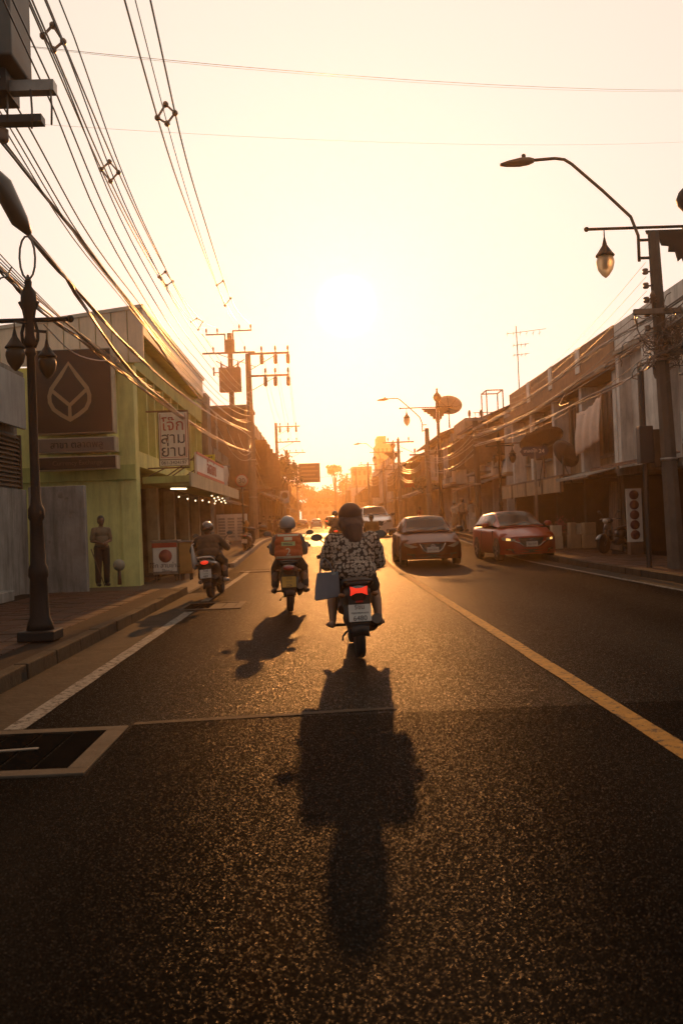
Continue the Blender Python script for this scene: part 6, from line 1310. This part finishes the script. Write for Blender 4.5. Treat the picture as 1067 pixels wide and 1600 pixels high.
    if helmet:
        c = head + Vector((0, -.005, .035)); V = []
        b = MB(); n = 20; rows = []
        for i in range(11):
            th = R(2 + 118 * i / 10); rows.append([c + Vector((.128 * math.sin(th) * math.cos(a), .15 * math.sin(th) * math.sin(a), .138 * math.cos(th))) for a in [2 * math.pi * k / n for k in range(n + 1)]])
        # cut the opening for the face (front is +Y)
        b.sheet(rows[:7]); 
        for i in range(6, 10):
            for k in range(n):
                a = 2 * math.pi * (k + .5) / n
                if not (R(40) < a < R(140)): b.add([rows[i][k], rows[i][k + 1], rows[i + 1][k + 1], rows[i + 1][k]], [(0, 1, 2, 3)], True)
        o = b.build('helmet', helmet, t); o.modifiers.new('s', 'SOLIDIFY').thickness = .012
        b = MB(); b.sheet([[c + Vector((.13 * math.cos(a) * 1.0, .152 * math.sin(a) + .03 * j, .03 - .02 * j)) for a in [R(30 + 120 * k / 10) for k in range(11)]] for j in (0, 1, 2)]); v = b.build('visor', m_blackp, o); v.modifiers.new('s', 'SOLIDIFY').thickness = .004
        b = MB(); b.tube([c + Vector((.129 * math.sin(R(120)) * math.cos(a) * 1.02, .151 * math.sin(R(120)) * math.sin(a) * 1.02, .138 * math.cos(R(120)))) for a in [R(145 + 250 * k / 16) for k in range(17)]], .007, 6); b.build('rim', m_blackp, o)
    return t, tops, (hip, chest, neck, head)
m_flor = floral()
tw, shirt, J = rider('woman in a white flowered blouse and brown helmet with long dark hair, riding away', MBK['woman'], 1.035, 1.16, m_flor, cloth_m('shorts_dark', (.03, .022, .02)), m_skin, m_hel, 'loose', True, .010, elbow=.01)
hd = J[3]
fused('hair', [('e', hd + Vector((.0, -.05, -.04)), (.135, .115, .13)), ('c', hd + Vector((0, -.09, -.08)), .118, hd + Vector((.015, -.12, -.20)), .10), ('c', hd + Vector((.015, -.12, -.20)), .095, hd + Vector((.02, -.135, -.30)), .05), ('c', hd + Vector((-.04, -.11, -.12)), .055, hd + Vector((-.05, -.12, -.25)), .025), ('c', hd + Vector((.06, -.11, -.12)), .055, hd + Vector((.075, -.12, -.27)), .025)], .009, m_hairb, tw, 2)
# strands over the fall of hair
b = MB(); hr = random.Random(5)
for k in range(60):
    x = hr.uniform(-.09, .10); pts = [hd + Vector((x * .8 + hr.gauss(0, .004), -.115 - .06 * (1 - (x / .1) ** 2) * min(1, q * 2.2) - .012 * q + .0, -.02 - q * (.26 + hr.uniform(-.05, .05)))) for q in (0, .25, .5, .75, 1)]; pts[-1].x += hr.gauss(.005, .012); b.tube(pts, [.004, .005, .005, .004, .001], 4, False)
b.build('hair_strands', m_hairb, tw, fix=False, kind='stuff')
t = thing('handbag', 'flat blue grey bag hanging at the left side of the woman rider', 'bag', MBK['woman'].location); t.rotation_euler = MBK['woman'].rotation_euler
rows = [[(-.30 + wx * .5 * (1 - .06 * q) * c[0] * 2 + .02 * q, .10 + .05 * c[1] * (1 - .6 * q), .615 + .27 * q + .03 * c[0] * (1 - q)) for c in ((-.5, -1), (0, -1.3), (.5, -1), (.5, 1), (0, 1.3), (-.5, 1))] for q, wx in ((0, .24), (.06, .27), (.5, .26), (.96, .235), (1, .23))]
b = MB(); b.loft(rows, True, False); bevel(b.build('bag_body', M('bag_blue', (.11, .13, .16), .6, .15, 3, .15), t), .012)
for yy in (.05, .15): b = MB(); b.tube([(-.36, yy, .885), (-.345, yy, .98), (-.30, .12 + (yy - .1) * .4, 1.03), (-.25, yy, .97), (-.235, yy, .885)], .008, 6); b.build('strap', M('bag_strap', (.09, .10, .115), .6, .1, 5), t)
b = MB(); b.box(-.24, -.2, .02, .05, .86, .88); b.build('clasp', m_chrome, t)
# taxi rider
m_vest = cloth_m('vest_orange', (.42, .085, .018))
tx, sh, J = rider('motorcycle taxi rider in an orange numbered vest and grey helmet, riding away', MBK['taxi'], .92, 1.02, cloth_m('shirt_grey', (.15, .12, .105)), cloth_m('trousers_dark', (.028, .024, .022)), m_skind, m_helg, 'vest', False, .011, elbow=.02, shoes=M('shoe_black', (.02, .018, .016), .6, .2, 8))
hip, chest, neck, head = J
vest = fused('vest', [('e', hip + Vector((0, -.005, .01)), (.237, .185, .13)), ('e', (hip + chest) / 2 + Vector((0, -.005, 0)), (.228, .168, .15)), ('e', chest + Vector((0, -.01, .01)), (.228, .160, .15)), ('c', chest + Vector((-.13, .0, .085)), .085, chest + Vector((.13, 0, .085)), .085)], .012, m_vest, tx)
tr = bvh(vest); m_band = M('reflective_band', (.52, .46, .34), .4, .1, 6); m_lab = M('vest_label', (.55, .5, .34), .6, .12, 6)
z0 = hip.z - .05; z1 = chest.z + .12
decal('hem_band', tr, -.20, .20, z0, z0 + .035, m_band, tx, nx=16); decal('shoulder_band', tr, -.17, .17, z1, z1 + .03, m_band, tx, nx=16)
decal('name_label', tr, -.065, .065, z1 - .07, z1 - .018, m_lab, tx); lb = decal('route_label', tr, -.11, .11, z1 - .155, z1 - .09, M('vest_label_green', (.42, .46, .2), .6, .12, 6), tx)
decal_text('2', .17, tr, 0.0, z1 - .255, m_band, tx)
for zz in (z1 - .112, z1 - .135): decal('text_line', tr, -.08, .07, zz - .006, zz + .006, m_sblk, tx, .009, 10, 1)
# scooter rider with a pale bag
rb_, _, _ = rider('person in a dark brown jacket and black helmet on the scooter by the left kerb', MBK['bag'], .90, 1.15, cloth_m('jacket_brown', (.075, .048, .03)), cloth_m('trousers_black', (.022, .02, .018)), m_skind, m_helk, 'shirt', False, .013, elbow=.08, shoes=M('shoe_pale', (.3, .28, .25), .6, .2, 8))
t = thing('shopping_bag', 'long pale plastic bag hanging at the left side of the scooter rider', 'bag', MBK['bag'].location); t.rotation_euler = MBK['bag'].rotation_euler
b = MB(); b.loft([[(-.27 - .03 * q + r * math.cos(a * .628) * .8 + .006 * math.sin(5 * a + q * 9), .12 + r * 1.5 * math.sin(a * .628), .58 + .50 * q) for a in range(10)] for q, r in ((0, .03), (.06, .07), (.3, .075), (.6, .05), (.85, .025), (1, .012))]); b.build('bag_body', M('bag_pale', (.42, .40, .38), .5, .12, 8, .3), t); b = MB(); b.tube([(-.30, .12, 1.07), (-.27, .3, 1.1), (-.25, .5, 1.1)], .008, 5); b.build('handle', m_swh, t)
rider('person in a dull shirt and dark helmet on the far motorcycle', MBK['far'], .98, 1.0, cloth_m('shirt_dull', (.12, .085, .065)), cloth_m('trousers_black', (.022, .02, .018)), m_skind, m_helk, 'shirt', False, .016, lod=1)
rm_, _, _ = rider('bareheaded person in an ochre shirt riding beside the brownish sedan', MBK['mid'], .98, 1.0, cloth_m('shirt_ochre', (.26, .12, .03)), cloth_m('trousers_black', (.022, .02, .018)), m_skind, None, 'shirt', True, .016, lod=1)
fused('hair', [('e', (0, .325, 1.435), (.09, .108, .10))], .014, m_hair, rm_, 1)
def stander(label, x, y, zb, rz, hgt, top, legs, skin, hair=m_hair, arms='down', short=False, dress=False, hat=None, vox=.012, step=0.0, lod=0):
    """standing or walking; faces local -Y"""
    t = thing('person', label, 'person', (x, y, zb), rz); k = hgt / 1.7
    V3 = lambda a, b_, c: Vector((a, b_, c)) * k
    bp, tp, lp = [], [], []; head = V3(0, -.02, 1.58)
    bp += [('e', V3(0, 0, .95), (.155 * k, .11 * k, .11 * k)), ('e', V3(0, 0, 1.12), (.135 * k, .095 * k, .15 * k)), ('e', V3(0, .005, 1.29), (.165 * k, .105 * k, .14 * k)), ('c', V3(0, .0, 1.38), .055 * k, V3(0, -.01, 1.5), .05 * k), ('e', head, (.076 * k, .095 * k, .115 * k)), ('e', head + V3(0, -.095, -.012), (.013 * k, .02 * k, .022 * k)), ('e', head + V3(0, -.045, -.07), (.05 * k, .05 * k, .045 * k)), ('e', head + V3(.077, .01, 0), (.011 * k, .02 * k, .03 * k)), ('e', head + V3(-.077, .01, 0), (.011 * k, .02 * k, .03 * k))]
    tp += [('e', V3(0, 0, .98), (.172 * k, .13 * k, .12 * k)), ('e', V3(0, 0, 1.13), (.158 * k, .118 * k, .16 * k)), ('e', V3(0, .005, 1.29), (.165 * k, .12 * k, .13 * k)), ('c', V3(-.125, .01, 1.375), .055 * k, V3(.125, .01, 1.375), .055 * k), ('c', V3(0, .0, 1.36), .075 * k, V3(0, 0, 1.43), .06 * k)]
    for sg in (-1, 1):
        sh = V3(sg * .175, .01, 1.365)
        if arms == 'down': el, wr = V3(sg * .235, .03, 1.10), V3(sg * .235, -.05, .86)
        else: el, wr = V3(sg * .225, .03, 1.10), V3(sg * .05, -.17, 1.04)
        d = (wr - el).normalized(); bp += [('c', sh, .054 * k, el, .042 * k), ('c', el, .041 * k, wr, .028 * k)]
        pm = wr + d * .06 * k; bp += [('c', wr, .026 * k, pm, .03 * k)]
        sd = V3(0, 1, 0) if arms == 'down' else V3(0, 0, 1)
        for q in range(4 if lod == 0 else 0):
            a = pm + sd.normalized() * (q - 1.5) * .019 * k + d * .01 * k; m_ = a + d * (.04, .045, .042, .032)[q] * k; bp += [('c', a, .0105 * k, m_, .0098 * k), ('c', m_, .0098 * k, m_ + (d + V3(-sg * .5, 0, 0)).normalized() * .035 * k, .0085 * k)]
        if lod == 0: a = wr + d * .02 * k - sd.normalized() * .025 * k; bp += [('c', a, .013 * k, a + (d - sd.normalized() * .8).normalized() * .055 * k, .0105 * k)]
        tp += [('c', sh, .062 * k, sh.lerp(el, .8), .062 * k)]
        st = step * sg; hj, kn, an = V3(sg * .09, 0, .92), V3(sg * .10, -.02 - st * .5, .50), V3(sg * .105, .02 - st, .09)
        bp += [('c', hj, .085 * k, kn, .058 * k), ('c', kn, .056 * k, kn.lerp(an, .4) + V3(0, .02, 0), .055 * k), ('c', kn.lerp(an, .4) + V3(0, .02, 0), .054 * k, an, .038 * k), ('c', an + V3(0, .03, -.045), .042 * k, an + V3(0, -.13, -.055), .034 * k)]
        if not dress: lp += [('c', hj, .105 * k, kn, .085 * k)] + ([] if short else [('c', kn, .082 * k, an + V3(0, 0, .02), .07 * k)])
    lp += [('e', V3(0, 0, .94), (.175 * k, .13 * k, .10 * k))]
    if dress: lp += [('c', V3(0, 0, .95), .16 * k, V3(0, .0, .52), .21 * k)]
    fused('body', bp, vox, skin, t); fused('top', tp, vox * 1.1, top, t, fold=.004); fused('skirt' if dress else 'shorts' if short else 'trousers', lp, vox * 1.1, legs, t, fold=.005)
    fused('hair', [('e', head + V3(0, .018, .035), (.088 * k, .10 * k, .10 * k)), ('e', head + V3(0, .05, -.01), (.082 * k, .065 * k, .08 * k))], vox, hair, t, 1)
    if lod == 0:
        for sg in (-1, 1): b = MB(); b.ball(head + V3(sg * .03, -.087, .012), (.014 * k, .01 * k, .008 * k), 8, 5); b.build('eye', m_eye, t)
        b = MB(); b.ball(head + V3(0, -.093, -.055), (.024 * k, .012 * k, .007 * k), 8, 5); b.build('mouth', m_lip, t)
        for sg in (-1, 1): fused('shoe', [('c', V3(sg * .105, .05, .045), .047 * k, V3(sg * .11, -.13, .04), .043 * k)], .012, M('shoe_black', (.02, .018, .016)), t)
    if hat:
        b = MB(); b.lathe([(.17 * k, 0), (.175 * k, .01), (.105 * k, .025), (.10 * k, .10), (.06 * k, .13), (.01, .135)], head + V3(0, 0, .045), 16); b.build('hat', hat, t)
    return t
pm_ = stander('man in a tan shirt and dark trousers standing by the white yard wall', -5.02, 21.95, .028 + .11, R(28), 1.60, cloth_m('shirt_tan', (.20, .15, .095)), cloth_m('trousers_black', (.022, .02, .018)), m_skind, arms='front', vox=.010)
t = thing('broom', 'long thin stick held upright before the standing man', 'stick', (-5.0, 21.7, .15)); b = MB(); b.tube([(-.19, -.05, .85), (.08, .0, .0)], .012, 6); b.build('stick', m_wood, t)
t = thing('pale_ball', 'pale round ball shaped thing by the green wall', 'ball', (-4.78, 22.6, .12)); b = MB(); b.ball((0, 0, .46), .14, 14, 10); b.build('ball', M('ball_dull', (.30, .27, .20), .7, .2, 4), t); b = MB(); b.lathe([(.05, 0), (.04, .32)], (0, 0, 0), 8); b.build('stand', m_black, t)  # pale ball on a thin dark stand; it gives no light
zw = gz(55) + SW + .002
stander('pedestrian in a pale hat and light dress walking on the right pavement', 7.35, 53, zw, R(150), 1.62, cloth_m('blouse_pale', (.48, .42, .34)), cloth_m('skirt_tan', (.25, .18, .12)), m_skin, dress=True, hat=M('straw_hat', (.5, .42, .3), .8, .2, 9), vox=.016, lod=1, step=.06)
stander('taller pedestrian in a light shirt between two others on the right pavement', 7.85, 53.6, zw, R(190), 1.80, cloth_m('shirt_light', (.38, .31, .24)), cloth_m('trousers_tan', (.14, .10, .07)), m_skin, vox=.016, lod=1, step=.10)
stander('pedestrian in a pale blouse and dark shorts beside the taller one', 8.3, 53.1, zw, R(175), 1.68, cloth_m('blouse_pale', (.48, .42, .34)), cloth_m('shorts_dark', (.03, .022, .02)), m_skin, short=True, vox=.016, lod=1, step=.08)
stander('faint pedestrian in a reddish shirt before the long shuttered row', 7.4, 72, gz(72) + SW + .002, R(10), 1.66, cloth_m('shirt_red', (.28, .07, .04)), cloth_m('trousers_black', (.022, .02, .018)), m_skind, vox=.018, lod=1)
for lab, x, y in (('pale shopping bag on the pavement left of the pedestrians', 7.05, 52.6), ('second pale shopping bag by the pedestrians on the right', 8.6, 52.7)):
    t = thing('shopping_bag', lab, 'bag', (x, y, zw)); b = MB(); b.loft([[(r * math.cos(a * .628), r * .7 * math.sin(a * .628), z) for a in range(10)] for z, r in ((0, .13), (.08, .17), (.25, .15), (.4, .06), (.45, .09))]); b.build('bag_body', M('bag_pale', (.42, .4, .38)), t); b = MB(); b.tube([(-.04, 0, .42), (-.02, 0, .54), (.03, 0, .54), (.05, 0, .42)], .01, 5); b.build('handle', m_swh, t)
# ================================================================== things on the pavements and the far end
def rail(label, x, y, l, rz):
    t = thing('railing', label, 'railing', (x, y, gz(y) + SW), rz, 'white pavement railings')
    n = max(2, int(l / 1.1) + 1)
    for i in range(n):
        b = MB(); b.box(-.09, .09, i * l / (n - 1) - .09, i * l / (n - 1) + .09, 0, .95); b.box(-.12, .12, i * l / (n - 1) - .12, i * l / (n - 1) + .12, .952, 1.02); b.build('railing_post', M('railing_white', (.5, .46, .4), .7, .2, 4, dirt=.3), t)
    for z in (.3, .72): b = MB(); b.bar((0, .09, z), (0, l - .09, z), .06, .09); b.build('rail', M('railing_white', (.5, .46, .4)), t)
rail('white railing with square posts behind the red hatchback', 7.6, 44.5, 4.4, 0)
t = thing('kiosk_cabinet', 'white slatted cabinet standing on the left pavement before the brown houses', 'cabinet', (-4.6, 49, gz(49) + SW)); b = MB(); b.box(-.75, .75, 0, .7, 0, 1.35); b.build('body', m_swh, t)
for i in range(3):
    fr = MB(); fr.box(-.7 + i * .48, -.28 + i * .48, -.03, -.002, .08, 1.28); d = fr.build('door', m_swh, t)
    for k in range(7): q = MB(); q.box(-.66 + i * .48, -.32 + i * .48, -.045, -.031, .16 + k * .15, .26 + k * .15); q.build('slat', M('slat_pale', (.4, .36, .31), .7, .15, 4), d)
t = thing('fire_hydrant', 'orange yellow standpipe on the left pavement by the pale pole', 'hydrant', (-3.72, 47.5, gz(47.5) + SW)); b = MB(); b.lathe([(.16, 0), (.16, .08), (.10, .1), (.10, .75), (.15, .78), (.15, .85), (.09, .95), (.04, 1.02)], (0, 0, 0), 12); b.build('barrel', M('hydrant_orange', (.5, .22, .03), .5, .2, 5), t)
for sg in (-1, 1): b = MB(); b.tube([(sg * .1, 0, .62), (sg * .22, 0, .62)], .055, 10); b.build('outlet', M('hydrant_orange', (.5, .22, .03)), t)
# trees
def tree(label, x, y, h, r, name='tree', group='trees at the end of the street', n=700, leaf=.28, col=(.06, .065, .025), seed=0, zb=None):
    rnd = random.Random(seed); zb = gz(y) + (SW if abs(x) < 9 else 0) if zb is None else zb
    t = thing(name, label, 'tree', (x, y, zb - .05), group=group); b = MB(); top = h - r * .7
    b.tube([(0, 0, 0), (.1 * r, 0, top * .5), (0, .1, top)], [h * .03, h * .022, h * .012], 8); br = []
    for k in range(7):
        a = k * .9 + rnd.random(); e = Vector((math.cos(a) * r * .75, math.sin(a) * r * .75, top + rnd.uniform(-.2, .6) * r)); br.append(e); b.tube([(0, .05, top * rnd.uniform(.55, .95)), e * .5 + Vector((0, 0, top * .42)), e], [h * .011, h * .008, h * .003], 5)
    b.build('trunk', M('bark', (.075, .055, .04), .9, .3, 5, .4), t)
    cl = [(e + Vector((rnd.gauss(0, .15), rnd.gauss(0, .15), rnd.gauss(0, .1))) * r, r * rnd.uniform(.3, .5)) for e in br] + [(Vector((rnd.gauss(0, .35) * r, rnd.gauss(0, .35) * r, top + r * rnd.uniform(0, .7))), r * rnd.uniform(.28, .5)) for _ in range(6)]
    m = MB()
    for k in range(n):
        c, q = rnd.choice(cl); d = Vector((rnd.gauss(0, 1), rnd.gauss(0, 1), rnd.gauss(0, .8))).normalized() * q * rnd.random() ** .4; p = c + d; a = Vector((rnd.gauss(0, 1), rnd.gauss(0, 1), rnd.gauss(0, .6))).normalized() * leaf * rnd.uniform(.6, 1.2); s = a.orthogonal().normalized() * leaf * .45
        m.add([p - a, p + s, p + a, p - s], [(0, 1, 2, 3)])
    m.build('crown', M('leaf_green', col, .7, .4, 1.5), t, fix=False); return t
tree('tangled street tree growing against the left shophouses under the cables', -4.2, 90, 7.2, 1.9, group='trees on the left pavement', seed=1, n=1100, leaf=.2)
tree('second street tree up the left side, dark under the cables', -4.4, 106, 7.0, 2.2, group='trees on the left pavement', seed=2, n=1100, leaf=.22)
tree('small street tree before the right houses', 7.7, 69, 3.6, .9, group='trees on the right pavement', seed=3, n=500, leaf=.14)
for i, (x, y, h, r) in enumerate(((-9, 300, 14, 6), (-2, 330, 12, 6), (5, 345, 13, 6.5), (12, 320, 15, 6), (-16, 320, 15, 7), (20, 335, 14, 7))): tree('broad hazy tree closing the far end of the street', x, y, h, r, seed=10 + i, n=900, leaf=.75, zb=.45)
tree('slender round topped tree standing above the far end of the street', 4.2, 285, 17.5, 2.2, seed=30, n=500, leaf=.5, zb=.45)
t = thing('footbridge', 'long flat hazy footbridge across the far end of the street', 'bridge', (0, 290, .45)); b = MB(); b.box(-22, 9, -1.5, 1.5, 8.2, 8.9); b.build('deck', m_conc, t)
for x in (-18, -7, 8): b = MB(); b.box(x - .4, x + .4, -.4, .4, 0, 8.19); b.build('pillar', m_conc, t)
b = MB()
for k in range(40): b.box(-22 + k * .79, -21.9 + k * .79, -1.5, -1.42, 8.9, 9.9)
b.box(-22, 9, -1.5, -1.42, 9.9, 10.0); b.build('railing', m_steel, t)
def block(label, x0, x1, y, h, c, rows=3, cols=4):
    t = thing('far_building', label, 'building', (x0, y, .4), group='hazy buildings closing the street'); b = MB(); b.box(0, x1 - x0, 0, 10, 0, h); b.build('wall', c, t)
    for i in range(rows):
        for j in range(cols): w = (x1 - x0) / cols; q = MB(); q.box(j * w + w * .2, j * w + w * .8, -.07, -.004, h - 2 - i * 2.8, h - .7 - i * 2.8); q.build('window', m_glass, t)
block('low hazy building left of the road end', -17, -7.5, 292, 8.5, mb_brown); block('hazy building right behind the slender tree', 9.5, 19, 296, 13.5, m_tan, 4); block('wide low building far behind the footbridge', -8, 9, 380, 9, m_conc, 2, 6)
# ================================================================== the dusty evening air
hz = MB(); hz.box(-45, 45, -12, 440, -1.0, 27.0)
mh = bpy.data.materials.new('haze'); mh.use_nodes = True; hn = mh.node_tree; hn.nodes.clear()
ho = hn.nodes.new('ShaderNodeOutputMaterial'); hv = hn.nodes.new('ShaderNodeVolumePrincipled')
hv.inputs['Color'].default_value = (1.0, .68, .38, 1); hv.inputs['Density'].default_value = .00105; hv.inputs['Anisotropy'].default_value = .88
hn.links.new(hv.outputs[0], ho.inputs['Volume'])
hz.build('haze', mh, kind='stuff')
